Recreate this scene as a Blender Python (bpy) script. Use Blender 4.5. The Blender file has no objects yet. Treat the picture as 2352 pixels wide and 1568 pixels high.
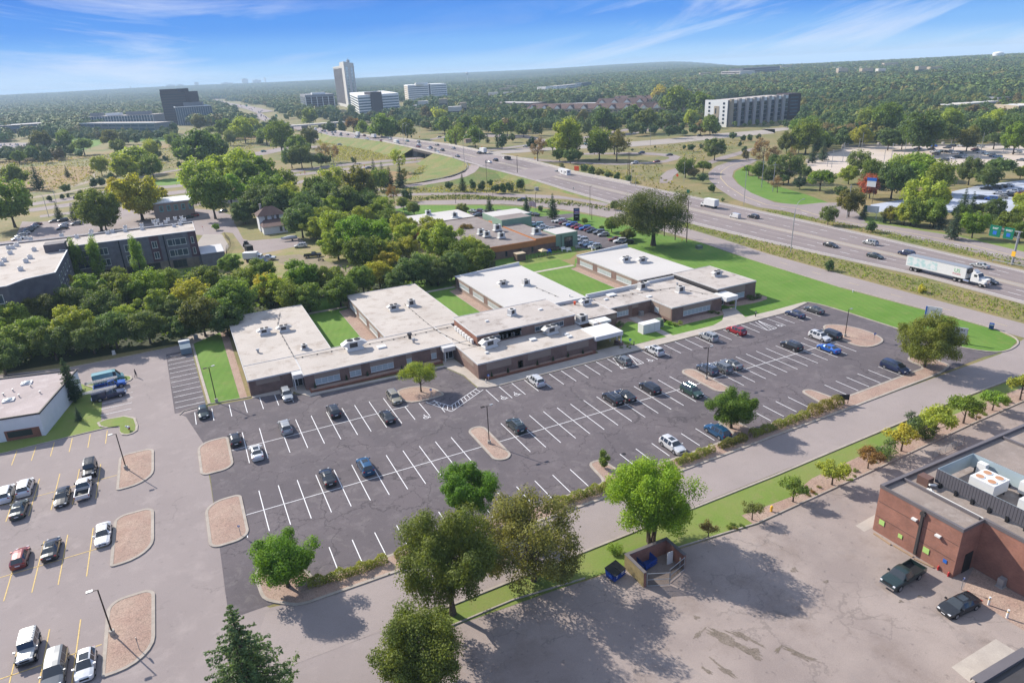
import bpy,bmesh,math,random
import numpy as np
from mathutils import Vector,Matrix
PI=math.pi
sc=bpy.context.scene
COL=sc.collection
CLX,CLY=12.3,9.1
HAZE_D=0.00013
EXPO=0.9
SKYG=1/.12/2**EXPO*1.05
CF=1550.912/2352
PITCH,ROLL,YAW=[math.radians(a)for a in(21.7142759,-2.71566315,-25.45334456)]
CAM=np.array([-1.918,-86.911,55.022])
_cy,_sy,_cp,_sp=math.cos(YAW),math.sin(YAW),math.cos(PITCH),math.sin(PITCH)
FW=np.array([-_sy*_cp,_cy*_cp,-_sp]);_r=np.array([_cy,_sy,0.]);_u=np.cross(_r,FW)
RT=math.cos(ROLL)*_r+math.sin(ROLL)*_u;UP=-math.sin(ROLL)*_r+math.cos(ROLL)*_u
cd=bpy.data.cameras.new('camera');cam=bpy.data.objects.new('camera',cd);COL.objects.link(cam)
cam.matrix_world=Matrix([[RT[i],UP[i],-FW[i],CAM[i]]for i in range(3)]+[[0,0,0,1]])
cd.sensor_width=36;cd.lens=CF*36;cd.clip_start=0.5;cd.clip_end=60000
sc.camera=cam
SUN_AZ=math.radians(117.0)
SUN_EL=math.radians(34.0)
sd=bpy.data.lights.new('sun','SUN');sun=bpy.data.objects.new('sun',sd);COL.objects.link(sun)
sd.energy=4.3;sd.angle=math.radians(0.53);sd.color=(1.0,.93,.83)
_s=Vector((math.cos(SUN_AZ)*math.cos(SUN_EL),math.sin(SUN_AZ)*math.cos(SUN_EL),math.sin(SUN_EL)))
sun.rotation_euler=_s.to_track_quat('Z','Y').to_euler();sun.location=(0,0,200)
W=bpy.data.worlds.new('World');sc.world=W;W.use_nodes=True
nt=W.node_tree;N=nt.nodes;LK=nt.links;N.clear()
def nn(nt,ty,**kw):
 n=nt.nodes.new(ty)
 for k,v in kw.items():
  if k.startswith('i_'):
   key=k[2:];key=int(key)if key.isdigit()else key.replace('_',' ')
   n.inputs[key].default_value=v
  else:setattr(n,k,v)
 return n
sky=nn(nt,'ShaderNodeTexSky',sky_type='NISHITA',sun_disc=False,sun_elevation=SUN_EL,sun_rotation=PI/2-SUN_AZ)
sky.altitude=0;sky.air_density=1.0;sky.dust_density=0.3;sky.ozone_density=3.0
tc=nn(nt,'ShaderNodeTexCoord');sx=nn(nt,'ShaderNodeSeparateXYZ');LK.new(tc.outputs['Generated'],sx.inputs[0])
at2=nn(nt,'ShaderNodeMath',operation='ARCTAN2');LK.new(sx.outputs[0],at2.inputs[0]);LK.new(sx.outputs[1],at2.inputs[1])
cb=nn(nt,'ShaderNodeCombineXYZ');LK.new(at2.outputs[0],cb.inputs[0]);LK.new(sx.outputs[2],cb.inputs[1])
sgn=nn(nt,'ShaderNodeMath',operation='MULTIPLY_ADD');sgn.inputs[1].default_value=-.20;sgn.inputs[2].default_value=.06;LK.new(at2.outputs[0],sgn.inputs[0])
shr=nn(nt,'ShaderNodeMath',operation='MULTIPLY');LK.new(at2.outputs[0],shr.inputs[0]);LK.new(sgn.outputs[0],shr.inputs[1])
yy=nn(nt,'ShaderNodeMath',operation='ADD');LK.new(sx.outputs[2],yy.inputs[0]);LK.new(shr.outputs[0],yy.inputs[1]);LK.new(yy.outputs[0],cb.inputs[1])
mp=nn(nt,'ShaderNodeMapping');mp.inputs['Scale'].default_value=(2.6,21,1);mp.inputs['Location'].default_value=(CLX,CLY,0);LK.new(cb.outputs[0],mp.inputs[0])
n1=nn(nt,'ShaderNodeTexNoise');n1.inputs['Scale'].default_value=1.1;n1.inputs['Detail'].default_value=10;n1.inputs['Roughness'].default_value=.60;n1.inputs['Distortion'].default_value=.7;LK.new(mp.outputs[0],n1.inputs['Vector'])
r1=nn(nt,'ShaderNodeMapRange');r1.inputs['From Min'].default_value=.48;r1.inputs['From Max'].default_value=.76;LK.new(n1.outputs[0],r1.inputs[0])
azr=nn(nt,'ShaderNodeValToRGB');ae=azr.color_ramp.elements;ae[0].position=0;ae[0].color=(.6,)*3+(1,);ae[1].position=1;ae[1].color=(.6,)*3+(1,)
mz=nn(nt,'ShaderNodeMapRange');mz.inputs['From Min'].default_value=-PI;mz.inputs['From Max'].default_value=PI;LK.new(at2.outputs[0],mz.inputs[0]);LK.new(mz.outputs[0],azr.inputs[0])
for dg,v in((-20,.9),(6,.9),(13,.25),(25,.15),(33,.7),(44,1.),(64,1.)):e_=ae.new((dg+180)/360);e_.color=(v,v,v,1)
mm=nn(nt,'ShaderNodeMath',operation='MULTIPLY');LK.new(r1.outputs[0],mm.inputs[0]);LK.new(azr.outputs[0],mm.inputs[1])
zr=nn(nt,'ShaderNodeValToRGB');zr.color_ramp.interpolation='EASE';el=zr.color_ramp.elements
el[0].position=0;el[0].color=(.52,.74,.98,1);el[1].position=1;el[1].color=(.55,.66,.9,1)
for q,c in((.012,(.38,.64,.96,1)),(.035,(.20,.47,.92,1)),(.07,(.085,.31,.85,1)),(.12,(.04,.19,.73,1)),(.2,(.05,.19,.66,1)),(.45,(.34,.46,.74,1))):e_=el.new(q);e_.color=c  # upper stops: unseen sky overhead made brighter and whiter to add fill light
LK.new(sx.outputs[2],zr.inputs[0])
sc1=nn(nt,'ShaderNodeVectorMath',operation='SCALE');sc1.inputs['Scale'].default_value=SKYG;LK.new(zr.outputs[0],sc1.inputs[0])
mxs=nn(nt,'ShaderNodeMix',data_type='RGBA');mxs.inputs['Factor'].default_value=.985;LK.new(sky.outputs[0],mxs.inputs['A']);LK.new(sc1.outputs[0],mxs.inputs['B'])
mixc=nn(nt,'ShaderNodeMix',data_type='RGBA');mixc.inputs['B'].default_value=(.84*SKYG,.88*SKYG,1.0*SKYG,1)
mcl=nn(nt,'ShaderNodeMath',operation='MULTIPLY');mcl.inputs[1].default_value=.8;LK.new(mm.outputs[0],mcl.inputs[0])
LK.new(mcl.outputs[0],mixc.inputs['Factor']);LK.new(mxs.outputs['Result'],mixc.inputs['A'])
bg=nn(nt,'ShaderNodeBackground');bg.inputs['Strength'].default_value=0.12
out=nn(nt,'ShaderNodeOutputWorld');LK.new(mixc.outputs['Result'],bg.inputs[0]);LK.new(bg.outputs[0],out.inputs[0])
sc.view_settings.view_transform='Standard';sc.view_settings.look='None'
sc.view_settings.exposure=EXPO;sc.view_settings.gamma=1.0
sc.cycles.max_bounces=6;sc.cycles.transparent_max_bounces=8;sc.cycles.volume_bounces=0
OX=[0,1000,2000,2996];OY=[150,783,1400,1998]
def tv(t,x,y):
 r,c=divmod(t,10);return OX[c]/1.7415+x*.26856,OY[r]/1.7415+y*.26856
def g(t,x,y,z=0.0):
 vx,vy=tv(t,x,y)
 d=FW+(vx-1176)/1550.912*RT+(784-vy)/1550.912*UP
 s=(z-CAM[2])/d[2];p=CAM+s*d
 return float(p[0]),float(p[1])
class MB:
 def __init__(s):s.v=[];s.f=[];s.m=[]
 def quad(s,a,b,c,d,m=0):
  n=len(s.v);s.v+=[a,b,c,d];s.f.append((n,n+1,n+2,n+3));s.m.append(m)
 def poly(s,pts,m=0):
  n=len(s.v);s.v+=list(pts);s.f.append(tuple(range(n,n+len(pts))));s.m.append(m)
 def box(s,x0,x1,y0,y1,z0,z1,m=0,top=True,bottom=True):
  n=len(s.v)
  s.v+=[(x0,y0,z0),(x1,y0,z0),(x1,y1,z0),(x0,y1,z0),(x0,y0,z1),(x1,y0,z1),(x1,y1,z1),(x0,y1,z1)]
  F=[(0,1,5,4),(1,2,6,5),(2,3,7,6),(3,0,4,7)]
  if top:F.append((4,5,6,7))
  if bottom:F.append((3,2,1,0))
  for q in F:s.f.append(tuple(n+i for i in q));s.m.append(m)
  return s
 def prism(s,pts,z0,z1,m=0,cap=True,mt=None):
  k=len(pts);n=len(s.v)
  zt=z1 if hasattr(z1,'__len__')else[z1]*k
  s.v+=[(p[0],p[1],z0)for p in pts]+[(p[0],p[1],zt[i])for i,p in enumerate(pts)]
  for i in range(k):
   j=(i+1)%k;s.f.append((n+i,n+j,n+k+j,n+k+i));s.m.append(m)
  if cap:s.f.append(tuple(n+k+i for i in range(k)));s.m.append(m if mt is None else mt)
  return s
 def tube(s,a,b,r0,r1=None,seg=8,m=0,caps=True):
  r1=r0 if r1 is None else r1
  a=Vector(a);b=Vector(b);d=(b-a)
  if d.length<1e-6:return s
  d.normalize();u=d.orthogonal().normalized();w=d.cross(u);n=len(s.v)
  for(c,r)in((a,r0),(b,r1)):
   for i in range(seg):
    t=2*PI*i/seg;q=c+u*math.cos(t)*r+w*math.sin(t)*r;s.v.append(tuple(q))
  for i in range(seg):
   j=(i+1)%seg;s.f.append((n+i,n+j,n+seg+j,n+seg+i));s.m.append(m)
  if caps:
   s.f.append(tuple(n+seg+i for i in range(seg)));s.m.append(m)
   s.f.append(tuple(n+seg-1-i for i in range(seg)));s.m.append(m)
  return s
 def path(s,pts,rs,seg=6,m=0):
  for i in range(len(pts)-1):s.tube(pts[i],pts[i+1],rs[i],rs[i+1],seg,m,caps=(i==len(pts)-2))
  return s
 def ball(s,c,r,m=0,seg=10,rings=6,sz=1.0):
  n=len(s.v)
  for i in range(rings+1):
   a=PI*i/rings
   for j in range(seg):
    b=2*PI*j/seg;s.v.append((c[0]+r*math.sin(a)*math.cos(b),c[1]+r*math.sin(a)*math.sin(b),c[2]+r*sz*math.cos(a)))
  for i in range(rings):
   for j in range(seg):
    k=(j+1)%seg;s.f.append((n+i*seg+j,n+(i+1)*seg+j,n+(i+1)*seg+k,n+i*seg+k));s.m.append(m)
  return s
 def xf(s,M,start=0):
  for i in range(start,len(s.v)):s.v[i]=tuple(M@Vector(s.v[i]))
  return s
def mesh_obj(name,mb,mats,parent=None,smooth=False,off=None):
 me=bpy.data.meshes.new(name)
 V=mb.v
 o0=off if off is not None else(OFF.get(parent.name)if parent is not None else None)
 if o0 is not None and(o0[0]or o0[1]or o0[2]):V=[(x-o0[0],y-o0[1],z-o0[2])for x,y,z in V]
 me.from_pydata(V,[],mb.f)
 if not isinstance(mats,(list,tuple)):mats=[mats]
 for m in mats:me.materials.append(m)
 if len(mats)>1:me.polygons.foreach_set('material_index',mb.m)
 if smooth:me.polygons.foreach_set('use_smooth',[True]*len(me.polygons))
 o=bpy.data.objects.new(name,me);COL.objects.link(o)
 if parent is not None:
  o.parent=parent
  if o0 is not None:OFF[o.name]=o0
 return o
def tag(o,label=None,cat=None,group=None,kind=None):
 if label:o['label']=label
 if cat:o['category']=cat
 if group:o['group']=group
 if kind:o['kind']=kind
 return o
def thing(name,label,cat,loc=(0,0,0),rz=0,group=None):
 o=bpy.data.objects.new(name,None);COL.objects.link(o);o.empty_display_size=.2
 o.location=loc;o.rotation_euler=(0,0,rz)
 if rz==0:OFF[o.name]=tuple(loc)
 return tag(o,label,cat,group)
def part(name,mb,mats,parent,smooth=False):return mesh_obj(name,mb,mats,parent,smooth)
def solo(name,mb,mats,label,cat,group=None,smooth=False,loc=None):
 o=mesh_obj(name,mb,mats,None,smooth,off=loc)
 if loc is not None:o.location=loc
 return tag(o,label,cat,group)
KIDS={}
OFF={}
def copy_tree(o,parent=None):
 c=o.copy();COL.objects.link(c)
 if parent is not None:c.parent=parent
 for ch in KIDS.setdefault(o.name,list(o.children)):copy_tree(ch,c)
 return c
def paint(o,col):
 o.color=(*col,1)
 for ch in o.children:paint(ch,col)
def M(name,col,rough=.8,metal=0,spec=.3,vary=None,scale=1.0,objcol=False,bump=0,coat=0,var2=None):
 m=bpy.data.materials.new(name);m.use_nodes=True;t=m.node_tree;b=t.nodes['Principled BSDF']
 b.inputs['Base Color'].default_value=(*col,1);b.inputs['Roughness'].default_value=rough;b.inputs['Metallic'].default_value=metal
 b.inputs['Specular IOR Level'].default_value=spec
 if coat:b.inputs['Coat Weight'].default_value=coat;b.inputs['Coat Roughness'].default_value=.06
 src=None
 if objcol:
  oi=nn(t,'ShaderNodeObjectInfo');src=oi.outputs['Color'];t.links.new(src,b.inputs['Base Color'])
 if vary:
  geo=nn(t,'ShaderNodeNewGeometry')
  no=nn(t,'ShaderNodeTexNoise');no.inputs['Scale'].default_value=scale;no.inputs['Detail'].default_value=6;no.inputs['Roughness'].default_value=.65
  t.links.new(geo.outputs['Position'],no.inputs['Vector'])
  mr=nn(t,'ShaderNodeMapRange');mr.inputs['From Min'].default_value=.25;mr.inputs['From Max'].default_value=.75
  mr.inputs['To Min'].default_value=1-vary;mr.inputs['To Max'].default_value=1+vary;t.links.new(no.outputs[0],mr.inputs[0])
  mu=nn(t,'ShaderNodeVectorMath',operation='SCALE')
  if src:t.links.new(src,mu.inputs[0])
  else:mu.inputs[0].default_value=col
  t.links.new(mr.outputs[0],mu.inputs['Scale']);t.links.new(mu.outputs[0],b.inputs['Base Color'])
  if bump:
   bp=nn(t,'ShaderNodeBump');bp.inputs['Strength'].default_value=bump;bp.inputs['Distance'].default_value=.05
   t.links.new(no.outputs[0],bp.inputs['Height']);t.links.new(bp.outputs[0],b.inputs['Normal'])
 return m
def chain(t):return lambda a,b:t.links.new(a,b)
def M_ground(name,c1,c2,s1=.08,c3=None,s3=2.5,grain=.12,gs=9.,cracks=None,crack_col=(.03,.03,.033),stripes=None,crack_k=.8,spots=0):
 """ground sheet: two slow tones, fine grain, optional net of tar-sealed cracks and mower stripes"""
 m=bpy.data.materials.new(name);m.use_nodes=True;t=m.node_tree;b=t.nodes['Principled BSDF'];L=t.links.new
 b.inputs['Roughness'].default_value=.92;b.inputs['Specular IOR Level'].default_value=.2
 geo=nn(t,'ShaderNodeNewGeometry');P=geo.outputs['Position']
 def noise(s,d=5,r=.6,dist=0):
  n=nn(t,'ShaderNodeTexNoise');n.inputs['Scale'].default_value=s;n.inputs['Detail'].default_value=d;n.inputs['Roughness'].default_value=r;n.inputs['Distortion'].default_value=dist
  L(P,n.inputs['Vector']);return n.outputs[0]
 def rng(x,a,b_,c,d):
  r=nn(t,'ShaderNodeMapRange');r.inputs['From Min'].default_value=a;r.inputs['From Max'].default_value=b_;r.inputs['To Min'].default_value=c;r.inputs['To Max'].default_value=d
  L(x,r.inputs[0]);return r.outputs[0]
 def mix(f,A,B):
  x=nn(t,'ShaderNodeMix',data_type='RGBA')
  if isinstance(f,float):x.inputs['Factor'].default_value=f
  else:L(f,x.inputs['Factor'])
  for k,q in(('A',A),('B',B)):
   if isinstance(q,tuple):x.inputs[k].default_value=(*q,1)
   else:L(q,x.inputs[k])
  return x.outputs['Result']
 c=mix(rng(noise(s1),.38,.62,0,1),c1,c2)
 if c3:c=mix(rng(noise(s3,6,.7),.52,.70,0,.8),c,c3)
 gn=noise(gs,4,.8);mu=nn(t,'ShaderNodeVectorMath',operation='SCALE');L(c,mu.inputs[0]);L(rng(gn,.3,.7,1-grain,1+grain),mu.inputs['Scale']);c=mu.outputs[0]
 if spots:
  c=mix(rng(noise(1.1,4,.6),.62,.72,0,spots),c,(.03,.027,.028));c=mix(rng(noise(.22,7,.7,1.2),.56,.64,0,spots*.6),c,(.20,.18,.175))
 if stripes:
  sp,ang,amp=stripes
  mpp=nn(t,'ShaderNodeMapping');mpp.inputs['Rotation'].default_value=(0,0,ang);L(P,mpp.inputs[0])
  wv=nn(t,'ShaderNodeTexWave');wv.inputs['Scale'].default_value=sp;wv.inputs['Distortion'].default_value=.6;L(mpp.outputs[0],wv.inputs[0])
  mu=nn(t,'ShaderNodeVectorMath',operation='SCALE');L(c,mu.inputs[0]);L(rng(wv.outputs[1],0,1,1-amp,1+amp),mu.inputs['Scale']);c=mu.outputs[0]
 if cracks:
  for k,(cs,w,msk)in enumerate(cracks):
   wn=nn(t,'ShaderNodeTexNoise');wn.inputs['Scale'].default_value=cs*2.2;wn.inputs['Detail'].default_value=7;wn.inputs['Roughness'].default_value=.6;L(P,wn.inputs['Vector'])
   sb=nn(t,'ShaderNodeVectorMath',operation='SUBTRACT');L(wn.outputs['Color'],sb.inputs[0]);sb.inputs[1].default_value=(.5,.5,.5)
   scl=nn(t,'ShaderNodeVectorMath',operation='SCALE');L(sb.outputs[0],scl.inputs[0]);scl.inputs['Scale'].default_value=.85/cs
   av=nn(t,'ShaderNodeVectorMath',operation='ADD');L(P,av.inputs[0]);L(scl.outputs[0],av.inputs[1])
   fl=nn(t,'ShaderNodeVectorMath',operation='MULTIPLY');L(av.outputs[0],fl.inputs[0]);fl.inputs[1].default_value=(1,1,0)
   vo=nn(t,'ShaderNodeTexVoronoi',feature='DISTANCE_TO_EDGE');vo.inputs['Scale'].default_value=cs;L(fl.outputs[0],vo.inputs['Vector'])
   line=rng(vo.outputs['Distance'],w*cs*.5,w*cs*1.6,1,0)
   mk=rng(noise(.05+.02*k,3),msk,msk+.05,0,1)
   mulm=nn(t,'ShaderNodeMath',operation='MULTIPLY');L(line,mulm.inputs[0]);L(mk,mulm.inputs[1])
   m2=nn(t,'ShaderNodeMath',operation='MULTIPLY');L(mulm.outputs[0],m2.inputs[0]);m2.inputs[1].default_value=crack_k
   c=mix(m2.outputs[0],c,crack_col)
 L(c,b.inputs['Base Color'])
 bp=nn(t,'ShaderNodeBump');bp.inputs['Strength'].default_value=.35;bp.inputs['Distance'].default_value=.03;L(gn,bp.inputs['Height']);L(bp.outputs[0],b.inputs['Normal'])
 return m
def M_leaf(name,objcol=True,col=(.06,.1,.03),amp=.45):
 m=bpy.data.materials.new(name);m.use_nodes=True;t=m.node_tree;L=t.links.new;t.nodes.clear()
 geo=nn(t,'ShaderNodeNewGeometry')
 if objcol:oi=nn(t,'ShaderNodeObjectInfo');c=oi.outputs['Color']
 else:
  c=nn(t,'ShaderNodeRGB').outputs[0];c.default_value=(*col,1)
 r=nn(t,'ShaderNodeMapRange');r.inputs['To Min'].default_value=1.22-amp;r.inputs['To Max'].default_value=1.22+amp;L(geo.outputs['Random Per Island'],r.inputs[0])
 no=nn(t,'ShaderNodeTexNoise');no.inputs['Scale'].default_value=.45;no.inputs['Detail'].default_value=3;L(geo.outputs['Position'],no.inputs['Vector'])
 r2=nn(t,'ShaderNodeMapRange');r2.inputs['From Min'].default_value=.35;r2.inputs['From Max'].default_value=.65;r2.inputs['To Min'].default_value=0;r2.inputs['To Max'].default_value=.75;L(no.outputs[0],r2.inputs[0])
 wm=nn(t,'ShaderNodeVectorMath',operation='MULTIPLY');L(c,wm.inputs[0]);wm.inputs[1].default_value=(1.4,1.22,.8)
 mxx=nn(t,'ShaderNodeMix',data_type='RGBA');L(r2.outputs[0],mxx.inputs['Factor']);L(c,mxx.inputs['A']);L(wm.outputs[0],mxx.inputs['B'])
 mu=nn(t,'ShaderNodeVectorMath',operation='SCALE');L(mxx.outputs['Result'],mu.inputs[0]);L(r.outputs[0],mu.inputs['Scale'])
 d=nn(t,'ShaderNodeBsdfPrincipled');d.inputs['Roughness'].default_value=.6;d.inputs['Specular IOR Level'].default_value=.25
 L(mu.outputs[0],d.inputs['Base Color'])
 tr=nn(t,'ShaderNodeBsdfTranslucent');tv_=nn(t,'ShaderNodeVectorMath',operation='MULTIPLY');L(mu.outputs[0],tv_.inputs[0]);tv_.inputs[1].default_value=(1.3,1.25,.6);L(tv_.outputs[0],tr.inputs[0])
 ms=nn(t,'ShaderNodeMixShader');ms.inputs[0].default_value=.45;L(d.outputs[0],ms.inputs[1]);L(tr.outputs[0],ms.inputs[2])
 o=nn(t,'ShaderNodeOutputMaterial');L(ms.outputs[0],o.inputs[0])
 return m
def M_brick(name,c1,c2,mortar,scale=3.2):
 m=bpy.data.materials.new(name);m.use_nodes=True;t=m.node_tree;b=t.nodes['Principled BSDF'];L=t.links.new
 b.inputs['Roughness'].default_value=.85
 geo=nn(t,'ShaderNodeNewGeometry');s=nn(t,'ShaderNodeSeparateXYZ');L(geo.outputs['Position'],s.inputs[0])
 a=nn(t,'ShaderNodeMath',operation='ADD');L(s.outputs[0],a.inputs[0]);L(s.outputs[1],a.inputs[1])
 c=nn(t,'ShaderNodeCombineXYZ');L(a.outputs[0],c.inputs[0]);L(s.outputs[2],c.inputs[1])
 br=nn(t,'ShaderNodeTexBrick');br.inputs['Color1'].default_value=(*c1,1);br.inputs['Color2'].default_value=(*c2,1);br.inputs['Mortar'].default_value=(*mortar,1)
 br.inputs['Scale'].default_value=scale;br.inputs['Mortar Size'].default_value=.012;L(c.outputs[0],br.inputs['Vector'])
 no=nn(t,'ShaderNodeTexNoise');no.inputs['Scale'].default_value=.6;no.inputs['Detail'].default_value=5;L(geo.outputs['Position'],no.inputs['Vector'])
 r=nn(t,'ShaderNodeMapRange');r.inputs['From Min'].default_value=.3;r.inputs['From Max'].default_value=.7;r.inputs['To Min'].default_value=.8;r.inputs['To Max'].default_value=1.2;L(no.outputs[0],r.inputs[0])
 mu=nn(t,'ShaderNodeVectorMath',operation='SCALE');L(br.outputs[0],mu.inputs[0]);L(r.outputs[0],mu.inputs['Scale']);L(mu.outputs[0],b.inputs['Base Color'])
 return m
m_paint=M('car_paint',(.5,.5,.5),.32,.25,.5,objcol=True,coat=.8)
m_glass=M('tinted_glass',(.03,.036,.042),.1,0,.8)
m_win=M('window_glass',(.05,.07,.09),.12,0,.8)
m_winlit=M('pale_blinds_behind_glass',(.42,.46,.46),.3,0,.6,vary=.15,scale=1.5)
m_tyre=M('tyre_rubber',(.012,.012,.013),.9)
m_rim=M('alloy_rim',(.45,.45,.46),.35,.8)
m_black=M('black_plastic',(.015,.015,.017),.6)
m_head=M('headlamp_lens',(.7,.72,.74),.15,0,.8)
m_tail=M('tail_lamp_lens',(.35,.01,.01),.2,0,.7)
m_plate=M('plate_white',(.6,.6,.62),.5)
m_chrome=M('chrome',(.7,.7,.72),.15,1)
m_white=M('white_metal',(.62,.62,.61),.5,vary=.06,scale=1.2)
m_objc=M('painted_surface',(.5,.5,.5),.6,objcol=True,vary=.06,scale=1.)
m_conc=M('pale_concrete',(.36,.33,.29),.9,vary=.18,scale=1.3,bump=.3)
m_curb=M('kerb_concrete',(.33,.29,.25),.9,vary=.22,scale=.9)
m_steel=M('galvanised_steel',(.38,.39,.4),.5,.6,vary=.1,scale=3)
m_bronze=M('dark_bronze_pole',(.045,.035,.03),.5,.3)
m_bark=M('bark',(.085,.065,.05),.95,vary=.35,scale=5,bump=.5)
m_leaf=M_leaf('leaves')
m_needle=M_leaf('needles',amp=.35)
m_linew=M('white_line_paint',(.72,.72,.73),.8,vary=.12,scale=4)
m_liney=M('faded_yellow_line_paint',(.58,.42,.16),.85,vary=.3,scale=3)
m_lineY=M('dull_yellow_line_paint',(.50,.40,.2),.85,vary=.3,scale=3)
m_cone=M('orange_sign',(.75,.09,.02),.6)
m_green_sign=M('green_sign',(.0,.13,.07),.5)
m_blue=M('blue_sign',(.02,.12,.45),.5)
m_text_w=M('white_lettering',(.8,.8,.8),.6)
m_text_k=M('dark_lettering',(.03,.03,.035),.6)
m_meadow=M_ground('meadow_grass',(.13,.145,.05),(.23,.18,.085),.035,(.27,.20,.11),.25,.22,1.6)
m_lawn=M_ground('mown_lawn',(.088,.178,.024),(.118,.205,.036),.10,(.145,.19,.045),.32,.16,6.,stripes=(.2,.35,.035))
m_lawn2=M_ground('thin_lawn',(.135,.20,.038),(.17,.205,.055),.12,(.20,.19,.075),.5,.14,5.)
m_dry=M_ground('dry_red_grass',(.27,.17,.085),(.22,.165,.07),.04,(.16,.17,.05),.2,.2,1.5)
m_lot=M_ground('sealed_asphalt',(.096,.084,.091),(.122,.105,.112),.07,(.155,.136,.142),.35,.16,12.,cracks=[(.075,.09,.42),(.24,.055,.54)],crack_col=(.035,.032,.036),crack_k=.5,spots=.5)
m_old=M_ground('worn_asphalt',(.262,.224,.216),(.232,.198,.192),.05,(.30,.258,.246),.3,.10,10.,cracks=[(.045,.09,.50)],crack_col=(.15,.13,.125),crack_k=.5,spots=.2)
m_old2=M_ground('patched_asphalt',(.235,.194,.178),(.30,.25,.225),.11,(.19,.15,.13),.16,.14,9.,cracks=[(.07,.10,.52),(.33,.05,.56)],crack_col=(.13,.11,.10),crack_k=.4,spots=.38)
m_road=M_ground('road_concrete',(.285,.243,.23),(.26,.222,.212),.08,(.25,.215,.20),.5,.09,6.,cracks=[(.05,.10,.54)],crack_col=(.12,.11,.11),crack_k=.55)
m_hwy=M_ground('highway_asphalt',(.24,.20,.195),(.275,.235,.225),.05,(.205,.175,.172),.4,.08,4.)
m_shoulder=M_ground('shoulder_concrete',(.33,.29,.26),(.29,.26,.235),.1,None,1,.08,4.)
m_rock=M_ground('pink_rock_mulch',(.30,.205,.165),(.34,.25,.20),.3,(.19,.14,.11),2.2,.45,7.)
m_walk=M_ground('pavement_slabs',(.40,.355,.31),(.34,.30,.265),.4,None,1,.08,5.)
m_dirt=M_ground('dirt_drive',(.25,.20,.15),(.20,.17,.11),.2,(.12,.13,.04),.6,.15,4.)
m_deck=M_ground('parking_deck_concrete',(.50,.42,.35),(.44,.38,.33),.05,None,1,.05,2.)
m_snow=M_ground('pale_sealed_lot',(.40,.43,.50),(.34,.37,.43),.05,None,1,.06,2.)
m_path=M_ground('trail_gravel',(.30,.25,.20),(.26,.22,.17),.2,None,1,.1,2.)
def hill(x,y):
 """height of the land: flat around the office park, rising into the wooded ridge on the right"""
 dx,dy=x-CAM[0],y-CAM[1];r=math.hypot(dx,dy);az=math.degrees(math.atan2(dx,dy))
 s=lambda a,b,v:(lambda t:t*t*(3-2*t))(min(1,max(0,(v-a)/(b-a))))
 far=1-s(38,46,az)
 e=s(900,3000,r)*15*s(24,42,az)-s(3300,8500,r)*48*(1-far)+s(3500,8500,r)*46*far
 e+=s(2300,3600,r)*5*math.sin(x*.0021+1.3)*math.sin(y*.0017+.4)
 return e
def ground_sheet():
 rs=[0];r=30.
 while r<11500:rs.append(r);r*=1.16 if r>700 else 1.35
 mb=MB();na=140
 mb.v.append((CAM[0],CAM[1],0))
 for r in rs[1:]:
  for i in range(na):
   a=2*PI*i/na;x=CAM[0]+r*math.sin(a);y=CAM[1]+r*math.cos(a);mb.v.append((x,y,hill(x,y)))
 for i in range(na):mb.f.append((0,1+(i+1)%na,1+i))
 for k in range(len(rs)-2):
  for i in range(na):
   j=(i+1)%na;a=1+k*na;b=a+na;mb.f.append((a+i,a+j,b+j,b+i))
 o=mesh_obj('ground',mb,m_meadow,smooth=True);tag(o,kind='structure');return o
ground_sheet()
def W_(p):
 """('w',x,y) is a world point, (t,x,y) a survey point on the ground"""
 return(p[1],p[2])if p[0]=='w' else g(*p)
def sheet(name,pts,z,mat,kind='structure',raw=False):
 if not raw:pts=[W_(p)for p in pts]
 bm=bmesh.new();vs=[bm.verts.new((x,y,z))for x,y in pts];f=bm.faces.new(vs);f.normal_update()
 if f.normal.z<0:f.normal_flip()
 bmesh.ops.triangulate(bm,faces=[f]);me=bpy.data.meshes.new(name);bm.to_mesh(me);bm.free();me.materials.append(mat)
 o=bpy.data.objects.new(name,me);COL.objects.link(o);return tag(o,kind=kind)
def smooth_pts(pts,it=2,closed=True):
 for _ in range(it):
  q=[];n=len(pts)
  for i in range(n if closed else n-1):
   a,b=pts[i],pts[(i+1)%n]
   q+=[(a[0]*.75+b[0]*.25,a[1]*.75+b[1]*.25),(a[0]*.25+b[0]*.75,a[1]*.25+b[1]*.75)]
  pts=q if closed else[pts[0]]+q+[pts[-1]]
 return pts
def rrect(x0,x1,y0,y1,r=(1,1,1,1),n=6):
 P=[]
 for(cx,cy,a0,rr)in((x0,y0,PI,r[0]),(x1,y0,1.5*PI,r[1]),(x1,y1,0,r[2]),(x0,y1,.5*PI,r[3])):
  sx_=1 if cx==x0 else-1;sy_=1 if cy==y0 else-1;ox,oy=cx+sx_*rr,cy+sy_*rr
  for i in range(n+1):
   a=a0+.5*PI*i/n;P.append((ox+rr*math.cos(a),oy+rr*math.sin(a)))
 return P
def fillet(pts,r=1.0,n=3):
 """round each corner of an outline by at most r"""
 out=[];N_=len(pts)
 for i in range(N_):
  a,b,c=pts[i-1],pts[i],pts[(i+1)%N_];la,lc=math.dist(a,b),math.dist(b,c);ra,rc_=min(r,la*.48)/la,min(r,lc*.48)/lc
  p=(b[0]+(a[0]-b[0])*ra,b[1]+(a[1]-b[1])*ra);q=(b[0]+(c[0]-b[0])*rc_,b[1]+(c[1]-b[1])*rc_)
  for k in range(n+1):u=k/n;out.append(((1-u)**2*p[0]+2*u*(1-u)*b[0]+u*u*q[0],(1-u)**2*p[1]+2*u*(1-u)*b[1]+u*u*q[1]))
 return out
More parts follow.
